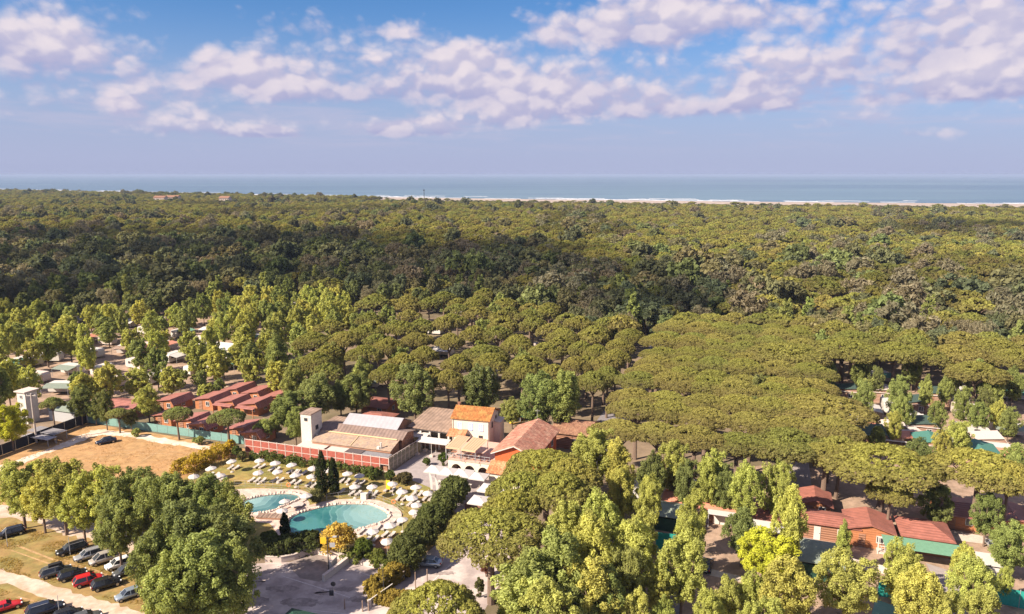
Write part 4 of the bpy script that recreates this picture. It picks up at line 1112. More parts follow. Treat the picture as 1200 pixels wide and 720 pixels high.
for k, (x, y, h, lb) in enumerate(((404, 714, 1.3, 'low rusty post on the lower parking'), (425, 717, 1.4, 'short brown bollard right of the rusty post'), (432, 716, 1.2, 'short brown bollard nearest the barrier arm'), (501, 692, 2.8, 'tall brown post on the right-hand parking'), (487, 690, 2.2, 'thin grey post by the parked bicycles'))):
    pole('bollard', lb, 'post', x, y, h, .08, M_FIBRE)
c = at(391.5, 706); o_ = empty('road_sign', (c.x, c.y, 0), 0, 'small dark sign on a post at the middle of the lower parking', 'sign')
mb = MB(); mb.tube((0, 0, 0), (0, 0, 2.6), .04); mb.build('post', M_GREYMET, o_); mb = MB(); mb.lathe([(0, -.02), (.3, -.02), (.3, .02), (0, .02)], 16); mb.v = [(x, z - .05, y + 2.4) for x, y, z in mb.v]; mb.build('plate', M_DARK, o_)
mb = MB(); mb.box(-.5, .0, -.1, .1, .9, 1.5); mb.build('lower_plate', M_DARK, o_)
c = at(433, 712); o_ = empty('barrier', (c.x, c.y, 0), 0.5, 'raised white barrier arm at the exit of the lower parking', 'barrier')
mb = MB(); mb.box(-.2, .2, -.15, .15, 0, 1.0); mb.build('cabinet', M_YELLOW if False else M_CONC, o_)
mb = MB(); mb.tube((0, 0, .95), (2.9, 0, 2.2), .05); mb.build('arm', M_WHITE, o_)
# feather flags
for k, (x, y, lb) in enumerate(((505, 576, 'white feather flag on the forecourt, the left of two'), (512, 582, 'white feather flag on the forecourt, the right of two'))):
    c = at(x, y); o_ = empty('feather_flag', (c.x, c.y, 0), aw_c, lb, 'flag', 'feather flags')
    mb = MB(); mb.tube((0, 0, 0), (-.35, 0, 3.2), .03); mb.tube((-.35, 0, 3.2), (-.75, 0, 3.3), .02); mb.build('pole', M_GREYMET, o_)
    mb = MB(); P = [(0.30, .35), (0.34, 1.6), (.16, 2.6), (-.2, 3.2), (-.72, 3.3), (-.36, 3.1), (-.02, .35)]
    mb.add([(x_, -.015, z_) for x_, z_ in P] + [(x_, .015, z_) for x_, z_ in P], [tuple(range(7)), tuple(range(13, 6, -1))] + [(i, 7 + i, 7 + (i + 1) % 7, (i + 1) % 7) for i in range(7)])
    mb.build('flag_cloth', M_WHITEFAB, o_)
    mb = MB(); mb.box(-.3, .3, -.3, .3, 0, .06); mb.build('base', M_DARK, o_)
# playground slide and green play panel behind the red building
c = at(606, 497); o_ = empty('slide', (c.x, c.y, 0), 0.3, 'yellow playground slide behind the red building', 'slide')
mb = MB(); mb.slab([(-1.6, -.35, .4), (-1.6, .35, .4), (.9, .35, 1.9), (.9, -.35, 1.9)], .08); mb.box(-1.6, .9, -.42, -.36, .35, .45); mb.build('chute', M_YELLOW, o_)
for x in (.9, 1.5): 
    for y in (-.35, .35): mb = MB(); mb.tube((x, y, 0), (x, y, 2.0), .05); mb.build('post', M_YELLOW, o_)
c = at(617, 493); o_ = empty('play_panel', (c.x, c.y, 0), 0.1, 'bright green play house panel next to the yellow slide', 'playhouse')
mb = MB(); mb.box(-1.4, 1.4, -.7, .7, 1.0, 2.0); mb.build('panel', M_TEAL, o_)
for x in (-1.3, 1.3): mb = MB(); mb.box(x - .07, x + .07, -.6, .6, 0, 1.0); mb.build('leg', M_GREYMET, o_)
# ------------------------------------------------------------------ pools, parasols, loungers
def ring_sheet(name, outer, inner, z, t, m):
    """a flat deck with a hole: both rings have the same number of points"""
    n = len(outer); mb = MB()
    vs = [(p[0], p[1], z) for p in outer] + [(p[0], p[1], z) for p in inner] + [(p[0], p[1], z - t) for p in outer] + [(p[0], p[1], z - t) for p in inner]
    fs = []
    for i in range(n):
        j = (i + 1) % n
        fs += [(i, j, n + j, n + i), (i, 2 * n + i, 2 * n + j, j), (n + i, n + j, 3 * n + j, 3 * n + i)]
    mb.add(vs, fs)
    return mb


def water_mat(name, deep, pale, ctr, rad):
    m = bpy.data.materials.new(name); m.use_nodes = True
    g = NT(m.node_tree); p = g.n['Principled BSDF']
    geo = g.node('ShaderNodeNewGeometry').outputs['Position']
    n = g.noise(geo, 0.25, 5, 0.6); n2 = g.noise(geo, 1.2, 3, 0.5)
    c = g.mix(g.ss(n, 0.42, 0.62), (*deep, 1), (deep[0] * 0.45, deep[1] * 0.66, deep[2] * 0.74, 1))
    if ctr is not None:      # the shallow end with its curved steps on the pool floor
        d = g.node('ShaderNodeVectorMath', operation='DISTANCE'); g.l.new(geo, d.inputs[0]); d.inputs[1].default_value = ctr
        w = g.m('ADD', d.outputs['Value'], g.m('MULTIPLY', n, 2.2))
        st = g.m('DIVIDE', g.m('FLOOR', g.m('MULTIPLY', w, 0.9)), 0.9)
        c = g.mix(g.ss(st, rad, rad * 0.25, 0, 0.85), c, (*pale, 1))
        fr_ = g.m('FRACT', g.m('MULTIPLY', w, 0.9))
        c = g.mix(g.m('MULTIPLY', g.ss(fr_, 0.72, 0.9), g.ss(w, rad * 1.1, rad * 0.9, 0, 0.5)), c, (0.16, 0.30, 0.30, 1))
    g.l.new(c, p.inputs['Base Color'])
    p.inputs['Roughness'].default_value = 0.08; p.inputs['Specular IOR Level'].default_value = 0.3
    b = g.node('ShaderNodeBump'); b.inputs['Strength'].default_value = 0.25; b.inputs['Distance'].default_value = 0.04
    g.l.new(g.noise(geo, 2.5, 4, 0.6), b.inputs['Height']); g.l.new(b.outputs[0], p.inputs['Normal'])
    return m


def offset_ring(pts, d):
    n = len(pts); out = []
    A = sum(pts[i].x * pts[(i + 1) % n].y - pts[(i + 1) % n].x * pts[i].y for i in range(n))
    s = -1 if A > 0 else 1
    for i in range(n):
        t = (pts[(i + 1) % n] - pts[i - 1]).normalized()
        dd = d[i * len(d) // n] if isinstance(d, (list, tuple)) else d
        out.append(pts[i] + Vector((-t.y, t.x)) * s * dd)
    return out


POOLS = [
    ('large', [(339, 611), (348, 604), (362, 599.5), (382, 594.5), (400, 592), (418, 591.5), (434, 592.5), (447, 598), (454.5, 603.5), (453, 609), (444, 613.5), (430, 618), (415, 622.5), (398, 626), (380, 627.5), (360, 630), (345, 629), (339.5, 622)], at(447, 600), 9.5, [1.0, 1.2, 1.7, 1.8, 1.7, 1.6, 1.7, 2.0, 2.0, 1.6, 1.4, 1.2, 1.0, 0.9, .8, .8, .9, 1.0]),
    ('small', [(285, 590), (293, 586), (305, 583), (320, 580.5), (335, 579.5), (346, 580.5), (351, 583), (347, 587), (338, 591), (326, 596), (314, 600.5), (300, 602), (288, 600)], at(293, 585), 5.5, [1.6, 1.8, 1.8, 1.7, 1.6, 1.6, 1.5, 1.4, 1.2, 1.2, 1.3, 1.3, 1.4])]
M_ROCK = mat('pool_rock', (0.52, 0.42, 0.36), 0.9, 0.2, 2.0)
for nm, ring, ctr, rad, offs in POOLS:
    P = rounded(pxs(ring), 4)
    O = offset_ring(P, offs)
    wm = water_mat('pool_water_' + nm, (0.050, 0.170, 0.170) if nm == 'large' else (0.07, 0.165, 0.17), (0.24, 0.37, 0.36), ctr, rad)
    lab = 'larger kidney-shaped turquoise pool with pale stone surround and curved steps' if nm == 'large' else 'smaller turquoise pool beside the lawn with pale stone surround'
    c = sum(P, Vector((0, 0))) / len(P)
    r_ = empty('swimming_pool', (c.x, c.y, 0), 0, lab, 'pool', 'swimming pools')
    landmark('the larger pool' if nm == 'large' else 'the smaller pool', c)
    L = lambda ps: [p - c for p in ps]
    ring_sheet('deck', L(O), L(P), 0.16, 0.2, M_PINKDECK).build('deck', M_PINKDECK, r_)
    bm = bmesh.new(); f = bm.faces.new([bm.verts.new((p.x, p.y, 0.05)) for p in L(offset_ring(P, -0.05))]); bm.normal_update()
    if f.normal.z < 0: f.normal_flip()
    bmesh.ops.triangulate(bm, faces=[f]); me = bpy.data.meshes.new('water'); bm.to_mesh(me); bm.free(); me.materials.append(wm); link('water', me, r_)
    # rocks along the edge
    rr = random.Random(5); mb = MB()
    Q = offset_ring(P, 0.28)
    for i, p in enumerate(L(Q)):
        for j in range(2):
            q = p.lerp(L(Q)[(i + 1) % len(Q)], j / 2); s_ = rr.uniform(.2, .42)
            if nm == 'large' and 10 < i < 22 and rr.random() < .55: continue
            vs = [(q.x + s_ * x * rr.uniform(.7, 1.2), q.y + s_ * y * rr.uniform(.7, 1.2), .12 + s_ * .9 * z * rr.uniform(.6, 1.2)) for x, y, z in ((-1, -.6, 0), (.2, -1, 0), (1, -.2, 0), (.6, .9, 0), (-.6, .9, 0), (-.5, -.3, .8), (.4, -.4, 1), (.3, .4, .8), (-.3, .4, .9))]
            mb.add(vs, [(0, 1, 6, 5), (1, 2, 6), (2, 3, 7, 6), (3, 4, 8, 7), (4, 0, 5, 8), (5, 6, 7, 8)])
    e = mb.build('edge_rocks', M_ROCK, r_); e['kind'] = 'stuff'
# paved island between the two pools, the bridge and the round drain cover
sheet('pool_terrace', rounded(pxs([(300, 605), (318, 600), (336, 593), (352, 586), (362, 588), (360, 596), (342, 604), (333, 612), (332, 622), (336, 634), (326, 628), (316, 614), (300, 612)]), 3), 0.02, M_PINKDECK)
sheet('pool_terrace', rounded(pxs([(272, 575), (290, 573), (320, 573), (350, 576), (358, 582), (345, 580), (320, 579), (295, 583), (280, 589), (270, 585)]), 3), 0.022, M_PINKDECK)
sheet('pool_terrace', rounded(pxs([(444, 592), (458, 596), (472, 606), (468, 616), (440, 622), (415, 632), (405, 632), (420, 624), (446, 616), (456, 606)]), 3), 0.019, M_PALE)
c = at(348.5, 593.5); o_ = empty('stone_table', (c.x, c.y, 0), 0, 'round flat grey stone disc on the paving between the pools', 'stone disc')
mb = MB(); mb.lathe([(0, .32), (.95, .32), (1.0, .26), (.95, .2), (.3, .2), (.25, 0), (0, 0)], 20); mb.build('disc', M_CONC, o_)
c = at(317, 607); o_ = empty('footbridge', (c.x, c.y, 0), -0.1, 'low wooden footbridge at the corner of the smaller pool', 'bridge')
for k in range(9): mb = MB(); mb.box(-1.9 + k * .43, -1.9 + k * .43 + .38, -.7, .7, .3, .38); mb.build('plank', M_FIBRE, o_)
for sg in (-1, 1): mb = MB(); mb.box(-1.95, 1.97, sg * .6 - .06, sg * .6 + .06, .12, .298); mb.build('beam', M_BROWNWALL, o_)
# lifebuoys and white bin box
for x, y, lb in ((338.7, 575, 'orange lifebuoy on the pool fence by the smaller pool'), (461.5, 595, 'orange lifebuoy on the fence by the larger pool')):
    c = at(x, y); o_ = empty('lifebuoy', (c.x, c.y, 0), 0, lb, 'lifebuoy', 'lifebuoys')
    mb = MB(); nn = 18
    for i in range(nn):
        a0, a1 = 2 * math.pi * i / nn, 2 * math.pi * (i + 1) / nn
        mb.tube((.3 * math.cos(a0), -.08, 1.0 + .3 * math.sin(a0)), (.3 * math.cos(a1), -.08, 1.0 + .3 * math.sin(a1)), .08, n=6, cap=False)
    mb.build('ring', M_ORANGEPL, o_); mb = MB(); mb.tube((0, 0, 0), (0, 0, 1.1), .03); mb.build('post', M_GREYMET, o_)
c = at(427, 585.5); o_ = empty('towel_box', (c.x, c.y, 0), aw_c, 'white box cabinet standing on the lawn above the larger pool', 'cabinet')
mb = MB(); mb.box(-.5, .5, -.35, .35, 0, 1.0); mb.build('body', M_WHITE, o_); mb = MB(); mb.box(-.54, .54, -.39, .39, 1.002, 1.07); mb.build('lid', M_WHITE, o_)
c = at(455, 577); o_ = empty('notice_board', (c.x, c.y, 0), aw_c, 'small yellow and white board on posts beside the lawn parasols', 'board')
mb = MB(); mb.box(-.35, .35, -.04, .04, .5, 2.0); mb.build('panel', M_YELLOW, o_)
for x in (-.3, .3): mb = MB(); mb.tube((x, 0, 0), (x, 0, .5), .04); mb.build('leg', M_GREYMET, o_)


# parasol: pole, eight-sided canopy with valance, finial, base
def canopy_mesh(rad=.92, hgt=.38, n=8):
    mb = MB()
    m2 = []
    for i in range(n):
        a0, a1 = 2 * math.pi * i / n, 2 * math.pi * (i + 1) / n
        am = (a0 + a1) / 2
        for (r0, z0, r1, z1) in ((.04, hgt, rad * .45, hgt * .66), (rad * .45, hgt * .66, rad, 0)):
            mid0, mid1 = r0 * .97, r1 * .94
            A = (r0 * math.cos(a0), r0 * math.sin(a0), z0); B = (r1 * math.cos(a0), r1 * math.sin(a0), z1)
            C = (mid1 * math.cos(am), mid1 * math.sin(am), z1 - .015); D = (mid0 * math.cos(am), mid0 * math.sin(am), z0 - .01)
            E = (r0 * math.cos(a1), r0 * math.sin(a1), z0); F = (r1 * math.cos(a1), r1 * math.sin(a1), z1)
            mb.add([A, B, C, D], [(0, 1, 2, 3)]); mb.add([D, C, F, E], [(0, 1, 2, 3)])
        B = (rad * math.cos(a0), rad * math.sin(a0)); C = (rad * .94 * math.cos(am), rad * .94 * math.sin(am)); F = (rad * math.cos(a1), rad * math.sin(a1))
        mb.add([(*B, 0), (*C, -.015), (*C, -.17), (*B, -.12)], [(0, 3, 2, 1)]); mb.add([(*C, -.015), (*F, 0), (*F, -.12), (*C, -.17)], [(0, 3, 2, 1)])
    return mb
PAR = {}
def parasol_meshes():
    me = canopy_mesh().mesh('canopy', mat('parasol_cloth', (0.46, 0.42, 0.40), 0.9, 0.05, 3.0))
    PAR['canopy'] = me
    mb = MB(); mb.tube((0, 0, 0), (0, 0, 2.35), .035, n=8); PAR['pole'] = mb.mesh('pole', M_CREAM)
    mb = MB(); mb.lathe([(0, .2), (.1, .2), (.32, .08), (.34, 0), (0, 0)], 12); PAR['base'] = mb.mesh('base', M_CONC)
    mb = MB(); mb.lathe([(0, .62), (.05, .50), (.03, .40)], 8); PAR['finial'] = mb.mesh('finial', M_CREAM)
    mb = MB()
    for i in range(8):
        a = 2 * math.pi * i / 8; mb.tube((0, 0, -.25), (.5 * math.cos(a), .5 * math.sin(a), .17), .012, n=4)
    PAR['ribs'] = mb.mesh('ribs', M_FIBRE)
parasol_meshes()
PAR_POS = []
def parasol(px_, py_, label, tilt=0.0, s=1.0):
    """px, py: the middle of the canopy in the photograph"""
    c = at(px_, py_, 2.3 * s)
    r_ = empty('parasol', (c.x, c.y, 0.01), rnd.random(), label, 'parasol', 'white parasols on the lawn', (s, s, s))
    link('pole', PAR['pole'], r_); link('base', PAR['base'], r_)
    cn = link('canopy', PAR['canopy'], r_, (0, 0, 2.05)); cn.rotation_euler = (tilt, tilt * .6, 0)
    link('finial', PAR['finial'], cn); link('ribs', PAR['ribs'], cn)
    PAR_POS.append((c, label))
    return r_
rows = [('in the row along the panel fence hedge', [(271, 539.5), (304, 538.5), (322.5, 541.3), (341.5, 543.5), (367, 547.5), (385, 550), (407, 553.7), (421, 556.2)]),
        ('in the middle lawn row', [(247, 547.5), (302.5, 552.8), (325, 551.5), (346, 555.5), (365, 557)]),
        ('near the yellow hedge', [(227, 557), (258, 555.8)]),
        ('in the row above the larger pool', [(415.5, 568.8), (436, 569)]),
        ('in the group before the flags', [(460, 565.5), (471, 574.8), (487.5, 569.3), (502, 576.5), (483, 582), (488, 590.3), (485.5, 598.5)]),
        ('at the pools', [(358.5, 579.5), (333.5, 586), (330.5, 597), (471.5, 607.5), (457, 614), (436.5, 621.5)]),
        ('by the mulch bed', [(453.5, 633)])]
for row, pts in rows:
    for k, (x, y) in enumerate(pts):
        lb = f'white round parasol {row}, {ORD[k]} from the left' if len(pts) > 1 else f'white round parasol {row}'
        if row == 'at the pools': lb = 'white round parasol ' + ('between the smaller pool and its fence', 'at the water edge of the smaller pool', 'on the paving below the smaller pool', 'at the right end of the larger pool', 'on the curved edge of the larger pool, upper one', 'on the curved edge of the larger pool, lower one')[k]
        if len(pts) == 2 and row != 'at the pools': lb = f'white round parasol {row}, {("left", "right")[k]} of two'
        parasol(x, y, lb, rnd.uniform(-.08, .08), rnd.uniform(.9, 1.02))

# loungers
mb = MB(); mb.box(-.33, .33, -.95, .95, .27, .33)
for x in (-.28, .28):
    for y in (-.85, .6): mb.box(x - .03, x + .03, y - .03, y + .03, 0, .27)
LG_F = mb.mesh('frame', M_PINKWHITE)
mb = MB(); mb.box(-.32, .32, -.94, .32, .335, .40); M_CUSH = mat('lounger_cloth', (0.40, 0.36, 0.33), 0.9); LG_M = mb.mesh('mattress', M_CUSH)
mb = MB(); mb.slab([(-.32, .33, .41), (.32, .33, .41), (.32, .95, .60), (-.32, .95, .60)], .07); LG_B = mb.mesh('backrest', M_CUSH)
n_lg = [0]
def lounger(c, rz, label):
    r_ = empty('sun_lounger', (c[0], c[1], 0.01), rz, label, 'sun lounger', 'white sun loungers', (.78, .78, .8))
    link('frame', LG_F, r_); link('mattress', LG_M, r_); link('backrest', LG_B, r_)
PAIRS = [(273.5, 547.5, 2), (304, 546, 2), (321.5, 549.5, 2), (301.5, 562.3, 3), (325.5, 562, 2), (343, 552.5, 2), (346, 564.8, 2), (365, 567.6, 2), (353, 553.5, 2), (400.5, 575, 1), (404, 563, 2), (420.5, 565, 2), (416, 577.5, 2), (436, 577.5, 2),
         (460.5, 573.5, 3), (470, 583.5, 2), (489, 577.8, 2), (484, 590, 2), (505, 584, 3), (487, 603, 1), (436, 630.5, 2), (455, 626, 2), (258.5, 560, 2), (250, 556, 2), (447, 617.5, 2), (464, 611.5, 2), (427, 622.5, 2)]
def near_parasol(c):
    return min(PAR_POS, key=lambda q: (q[0].xy - c.xy).length)[1]
used = {}
for (x, y, n) in PAIRS:
    c = at(x, y, .35)
    near = near_parasol(c).replace('white round parasol ', 'the parasol ')
    for k in range(n):
        q = c.xy + Vector((1, -.12)) * 1.0 * (k - (n - 1) / 2)
        used[near] = used.get(near, 0) + 1
        short = near.replace('the parasol ', '').replace('the curved edge of ', '').replace('on the larger pool', 'at the larger pool edge').replace('panel fence ', '').replace(' from the left', '')
        lounger(q, -0.35 + rnd.uniform(-.12, .12) + (math.pi if y > 615 else 0) * 0, f'white lounger, {ORD[used[near] - 1]} under the parasol {short}')

# square parasols on the forecourt
mb = MB(); h = .38; rq = 1.5
for i in range(4):
    a0, a1 = math.pi / 4 + i * math.pi / 2, math.pi / 4 + (i + 1) * math.pi / 2
    A = (rq * 1.41 * math.cos(a0), rq * 1.41 * math.sin(a0)); B = (rq * 1.41 * math.cos(a1), rq * 1.41 * math.sin(a1))
    mb.add([(*A, 0), (*B, 0), (0, 0, h)], [(0, 1, 2)]); mb.add([(*A, 0), (*B, 0), (*B, -.18), (*A, -.18)], [(0, 3, 2, 1)])
SQ = mb.mesh('canopy', M_WHITEFAB)
mb = MB(); mb.tube((0, 0, 0), (0, 0, 3.0), .06); SQP = mb.mesh('pole', M_CREAM)
mb = MB(); mb.box(-.5, .5, -.5, .5, 0, .12); SQB = mb.mesh('base', M_CONC)
for k, (x, y, s, lb) in enumerate(((510.5, 548.5, 1.0, 'square white parasol before the arches, first from the left'), (526, 551, 1.0, 'square white parasol before the arches, second from the left'), (543, 552.6, 1.0, 'square white parasol before the arches, third from the left'), (561.5, 556.5, .9, 'square white parasol before the arches, fourth from the left'),
                                   (574, 570.5, 1.05, 'square white parasol in front of the lean-to, beside the paved yard'), (588, 571.5, .8, 'small square white parasol at the lean-to wall'), (562.5, 584.5, 1.0, 'square white parasol above the low dark red wall'))):
    c = at(x, y, 2.75); r_ = empty('square_parasol', (c.x, c.y, 0.015), aw_c, lb, 'parasol', 'square white parasols', (s, s, 1))
    link('pole', SQP, r_); link('base', SQB, r_); link('canopy', SQ, r_, (0, 0, 2.5))
    t_ = empty('cafe_table', (c.x + .9, c.y - .5, 0.015), aw_c, 'small cafe table under the ' + lb.replace(' white', '').replace('small square', 'small').replace(' in front of the lean-to, beside the paved yard', ' in front of the lean-to'), 'table', 'cafe tables')
    mb = MB(); mb.lathe([(0, .74), (.5, .74), (.5, .70), (0, .70)], 14); mb.build('tabletop', M_WHITE, t_); mb = MB(); mb.tube((0, 0, 0), (0, 0, .7), .04); mb.build('leg', M_DARK, t_)
    mb = MB(); mb.tube((0, 0, 0), (0, 0, .03), .25); mb.build('foot', M_DARK, t_)

# ------------------------------------------------------------------ cars
M_TYRE = mat('tyre', (0.02, 0.02, 0.02), 0.9)
M_RIM = mat('rim', (0.45, 0.45, 0.47), 0.35, metal=0.8)
M_LAMP = mat('headlight', (0.7, 0.72, 0.75), 0.15, spec=0.6)
M_TAIL = mat('tail_light', (0.35, 0.01, 0.01), 0.25, spec=0.6)
M_PLATE = mat('plate', (0.7, 0.7, 0.68), 0.6)
M_TRIM = mat('black_trim', (0.02, 0.02, 0.022), 0.6)
def paint(name, c, metal=0.0): return mat(name, c, 0.25, metal=metal, spec=0.55)
PROF = {   # stations: x, hood/belt height, half width   |  cabin: windscreen foot, roof front, roof rear, rear foot, roof height
    'hatch': (4.0, 1.74, [(-1.95, .72, .70), (-1.80, .90, .80), (-1.0, .95, .86), (.3, .93, .87), (1.0, .88, .86), (1.6, .78, .80), (1.93, .62, .66)], (1.0, .25, -1.45, -1.88, 1.46)),
    'estate': (4.6, 1.80, [(-2.25, .74, .72), (-2.1, .93, .82), (-1.0, .97, .88), (.4, .94, .89), (1.2, .88, .87), (1.85, .78, .80), (2.22, .62, .66)], (1.2, .45, -1.75, -2.15, 1.50)),
    'mpv': (4.5, 1.82, [(-2.2, .80, .76), (-2.05, 1.02, .86), (-.8, 1.05, .90), (.5, 1.02, .91), (1.35, .95, .88), (1.85, .82, .82), (2.18, .64, .68)], (1.5, .55, -1.75, -2.1, 1.70)),
    'saloon': (4.5, 1.78, [(-2.2, .80, .72), (-2.05, .93, .82), (-1.2, .97, .87), (.3, .93, .88), (1.1, .87, .86), (1.8, .77, .79), (2.18, .60, .66)], (1.1, .35, -1.05, -1.75, 1.43)),
    'coupe': (4.2, 1.78, [(-2.05, .72, .70), (-1.9, .86, .82), (-1.0, .90, .88), (.2, .86, .88), (.9, .80, .86), (1.6, .70, .80), (2.02, .55, .66)], (.75, .05, -.75, -1.6, 1.27))}
WH = {}
def wheel_meshes():
    mb = MB(); mb.tube((0, -.1, 0), (0, .1, 0), .32, n=18); WH['wheel'] = mb.mesh('tyre', M_TYRE)
    mb = MB(); mb.tube((0, .101, 0), (0, .115, 0), .2, .19, n=14); mb.tube((0, -.115, 0), (0, -.101, 0), .19, .2, n=14); WH['rim'] = mb.mesh('rim', M_RIM)
wheel_meshes()
def car(px_, py_, heading, kind, body_m, label, extra=None, s=1.0):
    """px, py: the car's middle (about bonnet height); heading: direction of the bonnet in degrees, 0 = right, 90 = away"""
    c = at(px_, py_, .7)
    L, Wd, st, cab = PROF[kind]
    s *= .81
    r_ = empty('parked_car', (c.x, c.y, 0.02), R(heading), label, 'car', 'parked cars', (s, s, s))
    mb = MB(); n = 10; rings = []
    for (x, zt, hw) in st:
        ring = [(x, -hw * .92, .24), (x, -hw, .42), (x, -hw, zt * .78), (x, -hw * .93, zt * .97), (x, -hw * .6, zt + .02), (x, hw * .6, zt + .02), (x, hw * .93, zt * .97), (x, hw, zt * .78), (x, hw, .42), (x, hw * .92, .24)]
        rings.append(ring)
    vs = [p for r in rings for p in r]; k = len(rings)
    fs = [(i * n + j, (i + 1) * n + j, (i + 1) * n + (j + 1) % n, i * n + (j + 1) % n) for i in range(k - 1) for j in range(n)]
    fs += [tuple(range(n)), tuple(range(k * n - 1, (k - 1) * n - 1, -1))]
    mb.add(vs, fs); bd = mb.build('body', body_m, r_, True)
    md = bd.modifiers.new('subsurf', 'SUBSURF'); md.levels = 1; md.render_levels = 1
    wf, rf, rr_, rw, zr = cab
    zb = .90 if kind != 'mpv' else .98
    if kind == 'coupe': zb = .82
    hw0, hw1 = .80, .60
    # glasshouse
    mb = MB()
    base = [(wf, hw0 * .86), (rf * .5, hw0), (rr_, hw0), (rw, hw0 * .84)]
    top = [(rf, hw1 * .94), (rf * .5, hw1), (rr_ + .1, hw1), (rr_, hw1 * .9)]
    vs = [(x, -y, zb - .06) for x, y in base] + [(x, y, zb - .06) for x, y in reversed(base)] + [(x, -y, zr - .05) for x, y in top] + [(x, y, zr - .05) for x, y in reversed(top)]
    mb.add(vs, [(i, 8 + i, 8 + (i + 1) % 8, (i + 1) % 8) for i in range(8)] + [tuple(range(8, 16))])
    mb.f = [tuple(reversed(f)) for f in mb.f]
    mb.build('windows', M_GLASS, r_)
    # roof and pillars in body colour
    mb = MB(); t = [(rf + .02, hw1 * .95), (rf * .5, hw1 + .015), (rr_ + .1, hw1 + .015), (rr_ - .03, hw1 * .92)]
    ring = [(x, -y) for x, y in t] + [(x, y) for x, y in reversed(t)]
    vs = [(x, y, zr - .06) for x, y in ring] + [(x * .97, y * .88, zr + .01) for x, y in ring]
    mb.add(vs, [(i, (i + 1) % 8, 8 + (i + 1) % 8, 8 + i) for i in range(8)] + [tuple(range(8, 16))])
    mb.build('roof', body_m, r_)
    for sg in (-1, 1):
        for (xb, yb, xt, yt) in ((base[0][0], base[0][1], top[0][0], top[0][1]), (base[1][0] - .35, base[1][1], top[1][0] - .35, top[1][1]), (base[3][0], base[3][1], top[3][0], top[3][1])):
            mb = MB(); mb.tube((xb, sg * (yb + .005), zb - .05), (xt, sg * (yt + .005), zr - .04), .045, n=5); mb.build('pillar', body_m, r_)
    wx = L * .31
    for x in (-wx, wx):
        for sg in (-1, 1):
            w_ = link('wheel', WH['wheel'], r_, (x, sg * (Wd / 2 - .13), .32)); link('rim', WH['rim'], w_)
    xf, xr = st[-1][0], st[0][0]
    for sg in (-1, 1):
        mb = MB(); mb.box(xf - .28, xf - .10, sg * .56 - .15, sg * .56 + .15, .60, .73); mb.build('headlight', M_LAMP, r_)
        mb = MB(); mb.box(xr - .01, xr + .16, sg * .62 - .10, sg * .62 + .10, .66, .88); mb.build('tail_light', M_TAIL, r_)
        mb = MB(); mb.box(wf - .30, wf - .12, sg * .93 - .09, sg * .93 + .09, zb, zb + .13); mb.build('wing_mirror', body_m, r_)
    mb = MB(); mb.box(xr - .03, xr + .02, -.26, .26, .52, .63); mb.build('number_plate', M_PLATE, r_)
    mb = MB(); mb.box(xf - .04, xf + .035, -.5, .5, .34, .50); mb.build('grille', M_TRIM, r_)
    if extra: extra(r_, zr)
    return r_
def roof_box(r_, zr):
    mb = MB(); P = [(-1.0, zr + .1), (.8, zr + .1), (.95, zr + .25), (.6, zr + .42), (-.9, zr + .42)]
    mb.add([(x, -.38, z) for x, z in P] + [(x, .38, z) for x, z in P], [tuple(range(5)), tuple(range(9, 4, -1))] + [(i, 5 + i, 5 + (i + 1) % 5, (i + 1) % 5) for i in range(5)]); mb.build('roof_box', M_TRIM, r_)
    rails(r_, zr)
def rails(r_, zr):
    for sg in (-1, 1): mb = MB(); mb.tube((-1.5, sg * .56, zr + .06), (.3, sg * .56, zr + .06), .025); mb.build('roof_rail', M_GREYMET, r_)
P_BLACK = paint('black_paint', (0.012, 0.012, 0.014)); P_SILVER = paint('silver_paint', (0.42, 0.42, 0.44), .5); P_WHITE = paint('white_car_paint', (0.7, 0.69, 0.66)); P_GREY = paint('grey_paint', (0.11, 0.115, 0.12), .4); P_RED = paint('red_paint', (0.42, 0.012, 0.018)); P_NAVY = paint('navy_paint', (0.015, 0.022, 0.045)); P_CHAMP = paint('champagne_paint', (0.48, 0.44, 0.41), .4); P_BLUE = paint('silver_blue_paint', (0.33, 0.39, 0.46), .5)
H1 = 222; H2 = 38
car(124, 515.5, H1 - 4, 'saloon', P_NAVY, 'dark blue car standing alone in the dry field')
car(12, 622.5, H1 - 4, 'estate', P_BLACK, 'black estate car alone on the grass below the left trees')
car(84, 641.5, H1, 'estate', P_BLACK, 'long black estate car leading the upper row of parked cars', rails, 1.05)
car(104, 648.5, H1, 'estate', P_SILVER, 'silver estate car with roof rails, second in the upper row', rails)
car(121.5, 653, H1, 'mpv', P_CHAMP, 'pale champagne people carrier, third in the upper row', None)
car(138, 659, H1, 'hatch', P_WHITE, 'white hatchback in the upper row beside the trees')
car(146.5, 667, H1, 'hatch', P_GREY, 'dark grey hatchback half hidden under the trees', None, .95)
car(65.5, 667.5, H2, 'estate', P_GREY, 'grey estate car with black roof box in the lower row', roof_box)
car(85, 671.5, H2, 'hatch', P_BLACK, 'black hatchback between the roof box car and the red car', None, 1.05)
car(103.5, 678, H2, 'hatch', P_RED, 'red hatchback in the lower row of parked cars', None, 1.08)
car(124.5, 682, H2, 'hatch', P_BLACK, 'black hatchback at the right end of the lower row', None, 1.08)
car(150, 694.5, H1, 'hatch', P_BLUE, 'silver-blue small car by the dark tree near the dirt road', None, .95)
car(7, 708, H2, 'coupe', P_RED, 'bright red low sports car below the dirt road')
car(53, 712, H2, 'estate', P_NAVY, 'dark navy estate car below the dirt road', rails, 1.1)
car(80, 718, H2, 'hatch', P_BLACK, 'black car at the bottom edge behind the navy estate')
car(99, 722, H2, 'saloon', P_GREY, 'dark grey car at the bottom edge right of the black one')
